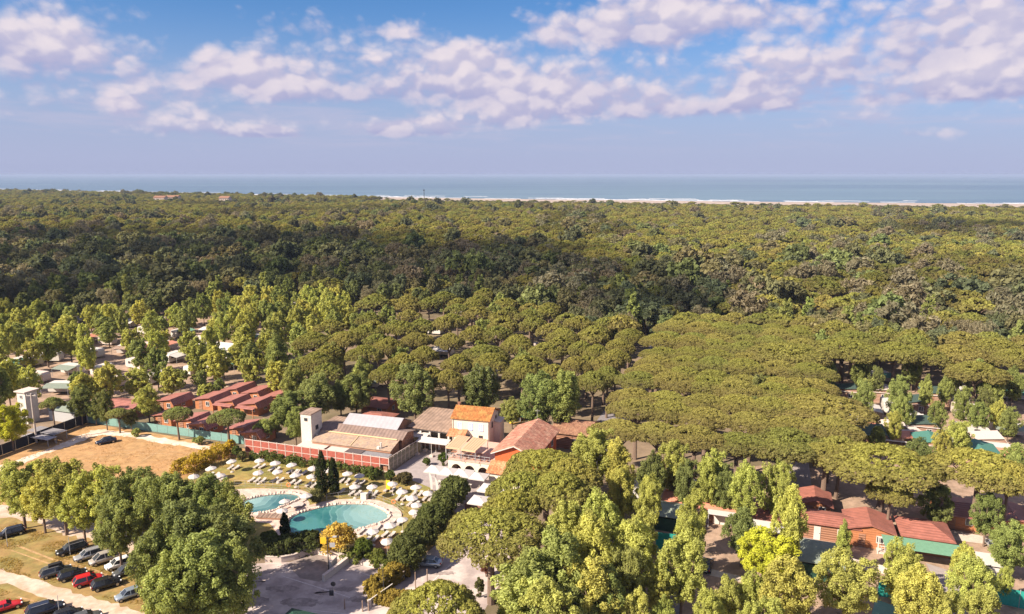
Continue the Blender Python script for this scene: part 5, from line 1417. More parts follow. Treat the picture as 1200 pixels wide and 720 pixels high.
car(502, 657, 172, 'saloon', P_BLUE, 'grey-blue saloon car in the shade of the tall hedge')
car(549, 605.5, 20, 'hatch', P_WHITE, 'white hatchback parked behind the tall hedge', None, 1.05)
car(1163, 636, 80, 'hatch', P_SILVER, 'silver car at the end of the pale path', None, .9)
car(828, 660, 70, 'saloon', P_NAVY, 'dark car in tree shade beside the brown pitch')
# two bicycles on the right-hand parking, one motor scooter
def bike(px_, py_, rz, lb):
    c = at(px_, py_, .4); o_ = empty('bicycle', (c.x, c.y, .02), rz, lb, 'bicycle', 'parked bicycles')
    for x in (-.52, .52):
        mb = MB(); nn = 16
        for i in range(nn):
            a0, a1 = 2 * math.pi * i / nn, 2 * math.pi * (i + 1) / nn
            mb.tube((x + .33 * math.cos(a0), 0, .34 + .33 * math.sin(a0)), (x + .33 * math.cos(a1), 0, .34 + .33 * math.sin(a1)), .022, n=5, cap=False)
        mb.build('wheel', M_TYRE, o_)
    mb = MB()
    for a, b in (((-.52, .34), (-.1, .32)), ((-.1, .32), (-.25, .85)), ((-.1, .32), (.38, .82)), ((-.2, .72), (.36, .78)), ((.36, .95), (.52, .34)), ((-.52, .34), (-.22, .74))): mb.tube((a[0], 0, a[1]), (b[0], 0, b[1]), .02, n=5)
    mb.build('frame', M_GREYMET, o_)
    mb = MB(); mb.tube((.36, -.28, .98), (.36, .28, .98), .018, n=5); mb.build('handlebar', M_DARK, o_)
    mb = MB(); mb.box(-.38, -.12, -.07, .07, .86, .92); mb.build('saddle', M_DARK, o_)
bike(463, 676, .3, 'bicycle leaning on the parking beside the tall hedge, left one'); bike(470, 679, .5, 'bicycle leaning on the parking beside the tall hedge, right one')
# ------------------------------------------------------------------ foliage meshes
def leaf_cloud(C, RAD, n_per, L, W, up=0.25, jit=0.55, tone_var=0.16, brown=None, shell=0.55, sphere_up=-0.6):
    """clumps of small leaf faces: C centres (K,3), RAD radii (K,3)"""
    K = len(C)
    idx = np.repeat(np.arange(K), n_per)
    N = len(idx)
    d = rng.normal(size=(N, 3)); d /= np.linalg.norm(d, axis=1)[:, None]
    flip = d[:, 2] < sphere_up
    d[flip, 2] *= -1
    rr = shell + (1 - shell) * rng.random(N)
    pos = C[idx] + d * RAD[idx] * rr[:, None]
    nrm = d + rng.normal(size=(N, 3)) * jit + np.array([0, 0, up])
    nrm /= np.linalg.norm(nrm, axis=1)[:, None]
    a = rng.normal(size=(N, 3)); t = np.cross(nrm, a); t /= np.linalg.norm(t, axis=1)[:, None]
    b = np.cross(nrm, t)
    s = (0.7 + 0.6 * rng.random(N))[:, None]
    v = np.stack([pos - t * L * s, pos + b * W * s, pos + t * L * s, pos - b * W * s], 1).reshape(-1, 3)
    clump_tone = 1 + tone_var * rng.normal(size=K)
    tone = np.clip(clump_tone[idx] * (1 + 0.12 * rng.normal(size=N)), 0.5, 1.6)
    br = np.zeros(N) if brown is None else np.clip(brown(pos, d) + 0.12 * rng.normal(size=N), 0, 1)
    return v, tone, br


def fol_mesh(name, parts, bark=None, m=None):
    """one mesh of leaf faces; parts from leaf_cloud; bark: optional MB joined in with the bark material"""
    V = np.concatenate([p[0] for p in parts]); T = np.concatenate([p[1] for p in parts]); B = np.concatenate([p[2] for p in parts])
    nq = len(T)
    bv = np.array(bark.v, dtype=np.float64).reshape(-1, 3) if bark else np.zeros((0, 3))
    bf = bark.f if bark else []
    me = bpy.data.meshes.new(name)
    nv = len(V) + len(bv)
    me.vertices.add(nv)
    me.vertices.foreach_set('co', np.concatenate([V, bv]).astype(np.float32).ravel())
    loops = np.arange(nq * 4, dtype=np.int32)
    starts = np.arange(nq, dtype=np.int32) * 4; tot = np.full(nq, 4, np.int32); mi = np.zeros(nq, np.int32)
    if bark:
        bl = np.array([i + len(V) for f in bf for i in f], dtype=np.int32)
        bt = np.array([len(f) for f in bf], dtype=np.int32)
        bs = np.concatenate([[0], np.cumsum(bt)[:-1]]).astype(np.int32) + nq * 4
        loops = np.concatenate([loops, bl]); starts = np.concatenate([starts, bs]); tot = np.concatenate([tot, bt]); mi = np.concatenate([mi, np.ones(len(bf), np.int32)])
    me.loops.add(len(loops)); me.loops.foreach_set('vertex_index', loops)
    me.polygons.add(len(starts)); me.polygons.foreach_set('loop_start', starts)
    me.polygons.foreach_set('material_index', mi)
    col = np.zeros((nv, 4), np.float32); col[:, 3] = 1; col[:, 0] = 1
    col[:len(V), 0] = np.repeat(T, 4); col[:len(V), 1] = np.repeat(B, 4)
    at_ = me.attributes.new('tone', 'FLOAT_COLOR', 'POINT'); at_.data.foreach_set('color', col.ravel())
    me.materials.append(m or M_FOL)
    if bark: me.materials.append(M_BARK)
    me.update(calc_edges=True); me.validate()
    return me


def pine_data(Rd, h, K, n_per, L, W, seed, lobes=7, thick=1.0):
    """umbrella pine: a wide cushion of needle clumps on spreading limbs; height h, crown radius Rd"""
    r = np.random.default_rng(seed)
    ang = np.arange(lobes) * 2 * np.pi / (lobes - 1) + r.random(lobes) * .8; rad = Rd * (0.42 + 0.12 * r.random(lobes)); rad[0] = 0
    lx, ly = rad * np.cos(ang), rad * np.sin(ang)
    lr = Rd * (0.46 + 0.12 * r.random(lobes)); lr[0] = Rd * .62
    lz = h - 0.05 * Rd - (rad / Rd) ** 2 * Rd * 0.50 - r.random(lobes) * 0.06 * Rd; lz[0] = h
    lh = lr * 0.56
    C = []; RR = []
    tries = 0
    while len(C) < K and tries < K * 30:
        tries += 1
        i = r.integers(lobes)
        d = r.normal(size=3); d /= np.linalg.norm(d)
        if d[2] < -0.12: d[2] *= -1
        s = Rd * (0.080 + 0.040 * r.random())
        c = np.array([lx[i] + d[0] * (lr[i] - s * .6), ly[i] + d[1] * (lr[i] - s * .6), lz[i] - lh[i] + d[2] * lh[i] - s])
        # keep only what lies on the outside of the cushion, and spread evenly
        q = ((c[0] - lx) / lr) ** 2 + ((c[1] - ly) / lr) ** 2 + ((c[2] + s - lz + lh) / lh) ** 2
        q[i] = 9
        if q.min() < 0.72: continue
        if C:
            dd = np.linalg.norm(np.array(C) - c, axis=1)
            if dd.min() < s * .85: continue
        C.append(tuple(c)); RR.append((s * 1.1, s * 1.1, s * .9))
    C = np.array(C); RR = np.array(RR)
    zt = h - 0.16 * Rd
    brown = lambda p, d: np.clip(np.maximum(-d[:, 2] * 0.9 - 0.12, (zt - p[:, 2]) / (0.36 * Rd) * 0.7), 0, 0.5)  # brown undersides; the height term also paints shade down the flanks between rows
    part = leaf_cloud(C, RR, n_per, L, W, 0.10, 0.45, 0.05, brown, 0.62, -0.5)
    mb = MB(); rs = random.Random(seed)
    fork = h * 0.55
    bend = (rs.uniform(-.4, .4), rs.uniform(-.4, .4))
    mb.tube((0, 0, -.3), (bend[0] * .5, bend[1] * .5, fork * .5), Rd * .065 + .06, Rd * .055 + .05, 8, False); mb.tube((bend[0] * .5, bend[1] * .5, fork * .5), (bend[0], bend[1], fork), Rd * .055 + .05, Rd * .045 + .04, 8, False)
    for i in range(lobes + 2):
        j = i % lobes
        ex, ey, ez = lx[j] * 1.15 + rs.uniform(-.5, .5), ly[j] * 1.15 + rs.uniform(-.5, .5), lz[j] - 1.6
        mx, my, mz = bend[0] + (ex - bend[0]) * .5, bend[1] + (ey - bend[1]) * .5, fork + (ez - fork) * .62
        mb.tube((bend[0], bend[1], fork - .1), (mx, my, mz), .13, .09, 6, False); mb.tube((mx, my, mz), (ex, ey, ez + .5), .09, .04, 6, False)
        for q in range(2): mb.tube((mx, my, mz), (ex + rs.uniform(-1.2, 1.2), ey + rs.uniform(-1.2, 1.2), ez + .2), .05, .025, 5, False)
    return part, mb


def leafy_data(Rd, h, z0, K, n_per, L, W, seed, lobes=6, slim=1.0, tuft=1.3, jit=0.85):
    """broadleaf / poplar: several rising lobes of upward tufts; crown from z0 to h, radius Rd"""
    r = np.random.default_rng(seed)
    H = h - z0
    ang = np.arange(lobes) * 2 * np.pi / lobes + r.random(lobes); rad = Rd * (0.30 + 0.25 * r.random(lobes)); rad[0] = 0
    top = z0 + H * (0.78 + 0.22 * r.random(lobes)); top[0] = h
    lr = Rd * (0.44 + 0.16 * r.random(lobes))
    C = []; RR = []
    for k in range(K):
        i = r.integers(lobes)
        t = r.random() ** 0.9
        zz = z0 + (top[i] - z0) * t
        env = min(1.0, (1.02 - t) * 2.2 + .12, t * 3.2 + .38) ** .8
        a = r.random() * 2 * np.pi; q = lr[i] * env * (0.35 + 0.65 * np.sqrt(r.random()))
        off = rad[i] * (0.45 + 0.85 * min(1, t * 1.8) - 0.30 * t)
        C.append((off * np.cos(ang[i]) + q * np.cos(a), off * np.sin(ang[i]) + q * np.sin(a), zz + r.normal() * .15))
        s = Rd * (0.115 + 0.08 * r.random()); RR.append((s, s, s * tuft))
    C = np.array(C); RR = np.array(RR)
    part = leaf_cloud(C, RR, n_per, L, W, 0.35, jit, 0.15, None, 0.45, -0.75)
    mb = MB(); rs = random.Random(seed)
    rb = .11 + Rd * .028
    mb.tube((0, 0, -.3), (0, 0, z0 + H * .15), rb, rb * .8, 8, False); mb.tube((0, 0, z0 + H * .15), (rs.uniform(-.2, .2), rs.uniform(-.2, .2), z0 + H * .75), rb * .8, rb * .25, 7, False)
    for i in range(lobes):
        zb = z0 + H * rs.uniform(.02, .3)
        e = Vector((rad[i] * 1.2 * math.cos(ang[i]) + rs.uniform(-.3, .3), rad[i] * 1.2 * math.sin(ang[i]), zb + (top[i] - zb) * .7))
        m_ = Vector((0, 0, zb)).lerp(e, .45) + Vector((e.x * .15, e.y * .15, 0))
        mb.tube((0, 0, zb), m_, rb * .5, rb * .3, 6, False); mb.tube(m_, e, rb * .3, .03, 6, False)
        for q in range(3): s_ = rs.uniform(.3, .9); p = m_.lerp(e, s_); mb.tube(p, p + Vector((rs.uniform(-1, 1), rs.uniform(-1, 1), rs.uniform(.3, 1.2))) * Rd * .25, .035, .015, 5, False)
    return part, mb


def dense_data(Rd, h, z0, K, n_per, L, W, seed, bare=0.0):
    """holm oak and the like: a heavy rounded dome of many clumps"""
    r = np.random.default_rng(seed)
    lob = 6
    lx, ly = r.normal(size=lob) * Rd * .38, r.normal(size=lob) * Rd * .38; lz = z0 + (h - z0) * (.35 + .3 * r.random(lob)); lr = Rd * (.5 + .15 * r.random(lob)); lh = (h - z0) * (.35 + .1 * r.random(lob))
    lx[0] = ly[0] = 0; lz[0] = h - lh[0]
    C = []; RR = []
    for k in range(K):
        i = r.integers(lob); d = r.normal(size=3); d /= np.linalg.norm(d); d[2] = abs(d[2]) if r.random() < .75 else d[2]
        q = .75 + .25 * r.random()
        C.append((lx[i] + d[0] * lr[i] * q, ly[i] + d[1] * lr[i] * q, max(z0 * .6, lz[i] + d[2] * lh[i] * q))); s = Rd * (.14 + .1 * r.random()); RR.append((s, s, s * .85))
    part = leaf_cloud(np.array(C), np.array(RR), n_per, L, W, 0.25, 0.6, 0.17, (lambda p, d: np.full(len(p), bare)) if bare else None, 0.5, -0.6)
    mb = MB(); rs = random.Random(seed)
    mb.tube((0, 0, -.3), (0, 0, h * .55), .3, .18, 7, False)
    for i in range(lob): mb.tube((0, 0, h * .3), (lx[i], ly[i], lz[i]), .14, .05, 5, False)
    return part, mb


def make_variants(fn, n, args, name, seed0):
    out = []
    for i in range(n):
        part, mb = fn(*args, seed0 + i)
        V = part[0]
        out.append((fol_mesh(name + '_crown', [part]), mb.mesh(name + '_trunk', M_BARK), (float(np.percentile(np.hypot(V[:, 0], V[:, 1]), 97)), float(np.percentile(V[:, 2], 99.6)))))
    return out


# near kinds (fine leaves) with their built size
PINE_R, PINE_H = 5.0, 11.0
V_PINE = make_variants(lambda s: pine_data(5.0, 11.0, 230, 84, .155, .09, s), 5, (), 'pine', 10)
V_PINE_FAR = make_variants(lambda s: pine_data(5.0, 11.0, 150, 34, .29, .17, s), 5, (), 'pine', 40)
LEAF_R, LEAF_H = 3.2, 11.0
V_LEAF = make_variants(lambda s: leafy_data(3.4, 11.0, 3.0, 200, 128, .122, .075, s), 6, (), 'poplar', 70)
V_LEAF_FAR = make_variants(lambda s: leafy_data(3.4, 11.0, 2.7, 140, 48, .24, .15, s), 6, (), 'poplar', 90)
V_SLIM = make_variants(lambda s: leafy_data(2.0, 13.0, 1.6, 120, 34, .34, .2, s, 4), 3, (), 'slim', 120)
OAK_R, OAK_H = 5.0, 12.0
V_OAK = make_variants(lambda s: dense_data(5.0, 12.0, 1.5, 150, 40, .42, .24, s), 5, (), 'oak', 150)
V_BARE = make_variants(lambda s: dense_data(4.5, 11.0, 2.0, 130, 26, .40, .09, s, .28), 3, (), 'grey', 170)

# colours (real leaf colours)
PINE_C = [(0.252, 0.255, 0.063), (0.278, 0.269, 0.069), (0.230, 0.244, 0.063), (0.282, 0.260, 0.074)]
LIGHT_C = [(0.425, 0.440, 0.118), (0.460, 0.455, 0.120), (0.390, 0.420, 0.115), (0.415, 0.435, 0.122)]
MID_C = [(0.280, 0.319, 0.101), (0.308, 0.336, 0.106), (0.258, 0.300, 0.099)]
DEEP_C = [(0.207, 0.237, 0.081), (0.230, 0.252, 0.090), (0.190, 0.222, 0.081)]
OAK_C = [(0.157, 0.168, 0.084), (0.185, 0.183, 0.090), (0.146, 0.166, 0.092), (0.213, 0.193, 0.095), (0.174, 0.202, 0.078)]
GREY_C = [(0.27, 0.25, 0.165), (0.29, 0.255, 0.17), (0.245, 0.245, 0.165)]
BRIGHT_C = [(0.47, 0.50, 0.06)]
GOLD_C = [(0.50, 0.33, 0.04)]


def jitter(c, a=0.10):
    k = 1 + rnd.uniform(-a, a); h = rnd.uniform(-a, a) * .25
    return (c[0] * k * (1 + h), c[1] * k * (1 - h * .5), c[2] * k)


TREES = []       # (root, phrase, x, y)
TREE_N = {}
PLACED = []      # (x, y, r) of crowns


def tree(kind, x, y, h, rad, var, tint, phrase, name, group, size0, rz=None, label=None, squash=1.0):
    cm, tm, (R0, H0) = var
    r_ = empty(name, (x, y, 0), rnd.uniform(0, 6.28) if rz is None else rz, label, kind, group, (rad / R0, rad / R0 * squash, h / H0))
    c = link('crown', cm, r_); c['tint'] = [*tint, 1.0]
    link('trunk', tm, r_)
    PLACED.append((x, y, rad)); TREE_N[name] = TREE_N.get(name, 0) + 1
    if not label: TREES.append((r_, phrase, x, y))
    return r_


def top_tree(fam, cx, ytop, w, h, tone=None, label=None):
    """a tree given by the top middle of its crown, its crown width in the photograph and its height"""
    p = at(cx, ytop, h)
    rad = w / 2 / px_scale((p.x, p.y, h * .75))
    near = p.y < 185
    put_tree(fam, p.x, p.y, h, rad, tone, label, near)


def put_tree(fam, x, y, h, rad, tone=None, label=None, near=True, rz=None, squash=1.0):
    if fam == 'pine':
        tree('pine tree', x, y, h, rad, rnd.choice(V_PINE if near else V_PINE_FAR), jitter(rnd.choice(tone or PINE_C), .07), 'umbrella pine', 'stone_pine', 'umbrella pines of the camp', (PINE_R, PINE_H), rz, label, squash)
    elif fam == 'leaf':
        tn = tone or LIGHT_C
        ph = 'light green poplar' if tn is LIGHT_C else 'mid green poplar' if tn is MID_C else 'dark green poplar' if tn is DEEP_C else 'bright yellow poplar'
        tree('poplar tree', x, y, h, rad, rnd.choice(V_LEAF if near else V_LEAF_FAR), jitter(rnd.choice(tn), .12), ph, 'poplar_tree', 'poplars of the camp', (LEAF_R, LEAF_H), label=label)
    elif fam == 'oak':
        tree('oak tree', x, y, h, rad, rnd.choice(V_OAK), jitter(rnd.choice(tone or OAK_C), .15), 'dark rounded oak', 'oak_tree', 'dark oaks at the wood edge', (OAK_R, OAK_H), label=label)
    elif fam == 'grey':
        tree('bare tree', x, y, h, rad, rnd.choice(V_BARE), jitter(rnd.choice(tone or GREY_C), .15), 'grey-brown thin tree', 'grey_tree', 'grey-brown trees at the wood edge', (4.5, 11.0), label=label)
    elif fam == 'slim':
        tree('slim tree', x, y, h, rad, rnd.choice(V_SLIM), jitter(rnd.choice(tone or MID_C), .15), 'slim upright tree', 'slim_tree', 'slim upright trees at the wood edge', (2.0, 13.0), label=label)


# ---- trees placed one by one (crown top middle x, y; width; height)
HAND = []
def hand(fam, tone, *l):
    for t in l: HAND.append((fam, tone, *t))
# the row at the left, and the dark group before the parking
hand('leaf', LIGHT_C, (20, 542, 54, 10.8), (68, 537, 64, 12.3), (113, 545, 58, 12.5), (45, 556, 40, 9.5), (92, 562, 44, 10))
hand('leaf', MID_C, (150, 550, 62, 13), (178, 556, 60, 13), (134, 580, 50, 11))
hand('leaf', MID_C, (203, 556, 64, 13), (240, 560, 62, 12.5), (268, 568, 46, 11.5))
hand('leaf', DEEP_C, (218, 588, 84, 14), (258, 594, 80, 13.8), (182, 612, 66, 12.5))
hand('leaf', MID_C, (236, 626, 86, 13.5), (200, 648, 70, 12), (270, 634, 62, 12))
hand('leaf', BRIGHT_C, (9, 474, 38, 9.6))
hand('pine', MID_C, (207, 477.5, 34, 6.5), (266, 480.5, 44, 7.0), (138, 479, 28, 5))
hand('pine', MID_C, (60, 466, 26, 6.5))
hand('leaf', DEEP_C, (121, 457, 22, 9), (152, 480, 16, 4.5), (92, 452, 26, 9), (110, 468, 16, 6))
# behind the halls and the house
hand('leaf', MID_C, (342, 428, 30, 11), (322, 393, 34, 14), (336, 460, 44, 9), (345, 478, 26, 8), (416, 437, 38, 11), (600, 466, 26, 7))
hand('leaf', DEEP_C, (372, 439, 50, 11.5), (485, 427, 54, 14), (563, 429, 46, 13), (398, 446, 30, 9))
hand('leaf', MID_C, (632, 438, 50, 14), (662, 436, 48, 14.5), (310, 492, 26, 4.5), (322, 486, 20, 5))
hand('pine', None, (525, 434, 40, 11), (455, 427, 45, 11), (537, 416, 42, 11), (575, 415, 50, 11), (427, 405, 45, 11), (370, 413, 45, 11), (497, 406, 36, 11), (567, 405, 58, 11), (367, 390, 50, 11), (402, 391, 40, 11),
     (455, 397, 42, 11), (487, 390, 40, 11), (527, 391, 36, 11), (555, 382, 36, 11), (430, 381, 46, 11), (472, 377, 38, 11), (522, 371, 36, 11), (387, 375, 40, 10), (437, 348, 42, 11), (478, 351, 34, 11), (520, 342, 36, 11), (560, 347, 32, 11), (560, 360, 40, 11),
     (612, 425, 44, 11), (640, 402, 46, 11), (605, 396, 42, 11), (675, 418, 40, 11), (660, 385, 40, 11), (590, 372, 40, 11), (625, 372, 40, 11))
hand('leaf', MID_C, (392, 401, 26, 10), (422, 419, 28, 10), (467, 408, 28, 10), (350, 380, 26, 12), (318, 375, 28, 13))
# along the lane
hand('pine', None, (737, 386, 34, 11), (727, 397, 36, 11), (722, 410, 38, 11), (708, 418, 40, 11), (712, 430, 40, 11), (695, 436, 46, 11), (700, 404, 34, 11), (682, 400, 36, 11))
# right middle camp
hand('pine', None, (965, 466, 124, 11), (935, 444, 62, 11), (925, 404, 98, 12), (990, 398, 84, 12), (1080, 406, 68, 11), (1120, 405, 70, 11), (1145, 425, 70, 11), (1170, 398, 70, 12), (1050, 402, 62, 12), (1000, 388, 60, 12), (1195, 410, 60, 12), (925, 505, 96, 10.5), (985, 513, 62, 10))
hand('leaf', MID_C, (1010, 416, 33, 12), (1072, 414, 30, 12), (1015, 446, 36, 12), (1055, 441, 42, 12.5), (1100, 471, 32, 9), (1148, 471, 32, 9), (1130, 454, 32, 11), (1165, 439, 32, 12), (1190, 430, 34, 12), (1030, 500, 26, 7), (1060, 464, 36, 10), (1185, 478, 34, 9), (965, 436, 26, 10), (905, 424, 26, 11), (1088, 440, 26, 11), (975, 425, 22, 10), (1110, 440, 24, 10))
hand('leaf', DEEP_C, (1080, 514, 52, 9), (1030, 430, 24, 10), (1118, 430, 26, 11), (1155, 455, 28, 10), (890, 440, 30, 11), (885, 466, 28, 10))
hand('leaf', LIGHT_C, (1125, 494, 42, 9.5), (1105, 505, 30, 8), (1050, 482, 30, 9), (1172, 470, 26, 9))
NEAR_PINE = [(0.330, 0.325, 0.075), (0.310, 0.318, 0.075), (0.345, 0.325, 0.080)]
# big near pines
hand('pine', NEAR_PINE, (640, 531, 104, 12), (668, 540, 76, 12), (612, 556, 84, 11.5), (655, 556, 90, 12), (600, 578, 72, 11), (575, 603, 128, 11.3), (511, 692, 120, 11), (1036, 527, 130, 11.5), (1150, 531, 112, 11.5), (1045, 563, 54, 8.5), (1185, 545, 60, 11))
# poplars front middle
hand('leaf', LIGHT_C, (695, 505, 60, 11.5), (722, 516, 44, 11), (705, 576, 56, 13), (728, 547, 34, 11), (752, 596, 46, 12), (742, 614, 58, 12.5), (762, 558, 40, 11), (790, 518, 52, 11.5), (835, 528, 42, 12), (815, 573, 42, 11), (810, 602, 42, 11), (802, 624, 56, 12.5), (930, 570, 46, 14), (912, 540, 46, 12), (875, 543, 46, 12),
     (925, 655, 64, 11), (857, 680, 36, 8), (747, 690, 34, 9.5), (895, 700, 50, 9), (995, 650, 76, 11), (1057, 633, 36, 10), (1066, 646, 52, 11), (1080, 666, 62, 11.5), (1132, 638, 32, 9), (1145, 655, 60, 11), (1152, 690, 56, 10.5), (990, 611, 22, 10), (1180, 665, 20, 6))
hand('leaf', LIGHT_C, (664, 589, 60, 13.5), (690, 600, 52, 13), (700, 610, 64, 13.5), (694, 655, 76, 12.5), (640, 680, 80, 12))
hand('leaf', MID_C, (622, 646, 92, 13.5), (660, 628, 78, 14), (712, 664, 54, 11.5), (1187, 612, 50, 10), (1160, 578, 38, 10), (735, 640, 44, 11.5), (672, 690, 60, 10))
hand('leaf', DEEP_C, (872, 597, 50, 9), (1100, 568, 44, 9.5), (765, 530, 40, 11), (805, 540, 36, 10), (850, 545, 36, 10))
hand('leaf', BRIGHT_C, (900, 624, 62, 8))
for fam, tone, cx, yt, w, h in HAND:
    k = 1.0 if fam == 'pine' else .93
    if cx > 895 and yt < 520 and fam == 'leaf': w *= .70; k = .80
    elif 742 < cx < 936 and fam == 'leaf' and 500 < yt < 612: w *= .84; k = .88
    elif cx > 936 and fam == 'leaf' and yt > 560: k = .78; w *= .92
    elif cx > 580 and fam == 'leaf' and yt > 560: k = .86
    top_tree(fam, cx, yt, w, h * k, tone)

for t in ((772, 660, 34, 7.5), (832, 692, 38, 7.5), (778, 700, 34, 7), (884, 668, 34, 7.5), (1105, 694, 32, 7)): top_tree('leaf', *t, LIGHT_C)

# ---- the pine grove: rows square to the lane
g0 = at(700, 487, 10.5).xy + GR * 3.2
for r_i in range(12):
    row_off = rnd.uniform(-1.2, 1.6); row_h = (-.5, .45, -.1, .6, -.35, .3)[r_i % 6]
    for c_i in range(6):
        p = g0 + GD * (r_i * 9.2 + rnd.uniform(-.5, .5)) + GR * (c_i * 6.3 + rnd.uniform(-.6, .6) + row_off)
        lb = f'umbrella pine of the grove: row {ORD[r_i]} from the front, {ORD[c_i]} tree from the lane'
        put_tree('pine', p.x, p.y, 10.6 + row_h + .4 * math.sin(r_i * 2.1 + c_i * .9) + rnd.uniform(-.25, .25), rnd.uniform(5.2, 6.0), None, lb, p.y < 200, math.atan2(GR.y, GR.x) + rnd.choice((0, math.pi)), rnd.uniform(.41, .47))

# ---- the camp woods filled in: jittered grid, kept off what stands there already
BLOCK = [(x, y, 4.2) for (_, x, y) in LM]
for o_ in list(COL.objects):
    if o_.get('category') in ('cabin', 'mobile home', 'caravan', 'tent', 'car'): BLOCK.append((o_.location.x, o_.location.y, 3.6))


SIGHT = [(o_.location.x, o_.location.y) for o_ in COL.objects if o_.get('category') in ('cabin', 'mobile home', 'caravan', 'tent', 'tower')]


def inside_poly(x, y, poly):
    c = False; n_ = len(poly)
    for i in range(n_):
        x0, y0 = poly[i][:2]; x1, y1 = poly[i - 1][:2]
        if (y0 > y) != (y1 > y) and x < (x1 - x0) * (y - y0) / (y1 - y0) + x0: c = not c
    return c


def fill(poly_px, z, step, choose, keep=0.62, blocks=True, limit=None):
    P = [at(x, y, z) for x, y in poly_px]
    x0, x1 = min(p.x for p in P), max(p.x for p in P); y0, y1 = min(p.y for p in P), max(p.y for p in P)
    y = y0; n_ = 0
    while y < y1:
        x = x0
        while x < x1:
            px_, py_ = x + rnd.uniform(-.45, .45) * step, y + rnd.uniform(-.45, .45) * step
            x += step
            if not inside_poly(px_, py_, P): continue
            fam, tone, h, rad = choose(px_, py_)
            if any((px_ - a) ** 2 + (py_ - b) ** 2 < (keep * (c + rad)) ** 2 for a, b, c in PLACED): continue
            if blocks and any((px_ - a) ** 2 + (py_ - b) ** 2 < c * c for a, b, c in BLOCK): continue
            dv = Vector((px_, py_)).normalized()
            hid = False
            for a, b in SIGHT:
                w0 = Vector((a - px_, b - py_)); al = w0.dot(dv)
                if -1 < al < 22 and abs(w0.x * dv.y - w0.y * dv.x) < rad * .8 + 1.2: hid = True; break
            if hid and rnd.random() < .55: continue
            w0 = tt.root.location.xy - Vector((px_, py_)); al = w0.dot(dv)
            if -4 < al < 45 and abs(w0.x * dv.y - w0.y * dv.x) < rad + 2.6: continue
            if limit is not None and n_ >= limit: return
            put_tree(fam, px_, py_, h, rad, tone, None, py_ < 150); n_ += 1
        y += step


# light green poplars among the caravans
fill([(-20, 350), (90, 350), (200, 345), (300, 330), (415, 335), (430, 350), (350, 372), (310, 390), (330, 410), (318, 430), (250, 445), (180, 455), (120, 462), (-20, 470)], 10, 6.0,
     lambda x, y: ('leaf', LIGHT_C if rnd.random() < .78 else MID_C, rnd.uniform(7.5, 11.5), rnd.uniform(2.2, 3.3)), .72)
# low young trees on the open ground round the cabins
fill([(70, 440), (230, 425), (330, 428), (338, 452), (225, 452), (130, 462), (60, 470)], 4, 5.0,
     lambda x, y: ('leaf', MID_C if rnd.random() < .6 else LIGHT_C, rnd.uniform(3.6, 6.5), rnd.uniform(1.4, 2.2)), .85, True, 34)
fill([(750, 560), (900, 545), (1230, 575), (1230, 620), (1110, 640), (930, 640), (760, 640)], 4, 5.5,
     lambda x, y: ('leaf', MID_C if rnd.random() < .6 else LIGHT_C, rnd.uniform(3.0, 5.5), rnd.uniform(1.3, 2.0)), .9, True, 24)
# pines between
fill([(340, 400), (420, 345), (590, 338), (700, 372), (745, 385), (690, 440), (600, 450), (500, 445), (430, 440), (370, 440)], 10, 7.2,
     lambda x, y: ('pine', None, rnd.uniform(9.5, 11.5), rnd.uniform(3.8, 5.0)) if rnd.random() < .75 else ('leaf', MID_C, rnd.uniform(9, 11), 2.8), .66)
# right of the grove
fill([(890, 372), (1000, 380), (1220, 388), (1230, 420), (1080, 425), (940, 420), (900, 400)], 11, 7.5,
     lambda x, y: ('pine', None, rnd.uniform(10.5, 12.5), rnd.uniform(4.4, 6.0)) if rnd.random() < .7 else ('leaf', MID_C, rnd.uniform(9, 12), 2.8), .62)
fill([(905, 440), (1000, 430), (1220, 430), (1240, 520), (1100, 545), (960, 500), (915, 470)], 8, 7.4,
     lambda x, y: ('leaf', MID_C if rnd.random() < .7 else LIGHT_C, rnd.uniform(6, 9), rnd.uniform(1.9, 2.7)), 1.0)

# ---- labels for the trees: which way they stand from something one can find
def sector(lx, ly, x, y):
    d = Vector((lx, ly)).normalized(); v = Vector((x - lx, y - ly))
    a, b = v.dot(d), v.x * d.y - v.y * d.x
    if abs(a) > abs(b): return 'behind' if a > 0 else 'in front of'
    return 'right of' if b > 0 else 'left of'


for c_, ph in MORE_C: TREES.append((c_, ph, c_.location.x, c_.location.y))


def label_trees():
    groups = {}
    for (o_, ph, x, y) in TREES:
        nm, lx, ly = min(LM, key=lambda q: (q[1] - x) ** 2 + (q[2] - y) ** 2)
        groups.setdefault((ph, nm, sector(lx, ly, x, y)), []).append(((lx - x) ** 2 + (ly - y) ** 2, o_))
    for (ph, nm, se), l in groups.items():
        l.sort(key=lambda q: q[0])
        for k, (_, o_) in enumerate(l):
            o_['label'] = f'{ph} {se} {nm}' if len(l) == 1 else f'{ph} {se} {nm}, {ORD[k] if k < 20 else str(k + 1) + "th"} out' if k else f'{ph} {se} {nm}, nearest one'


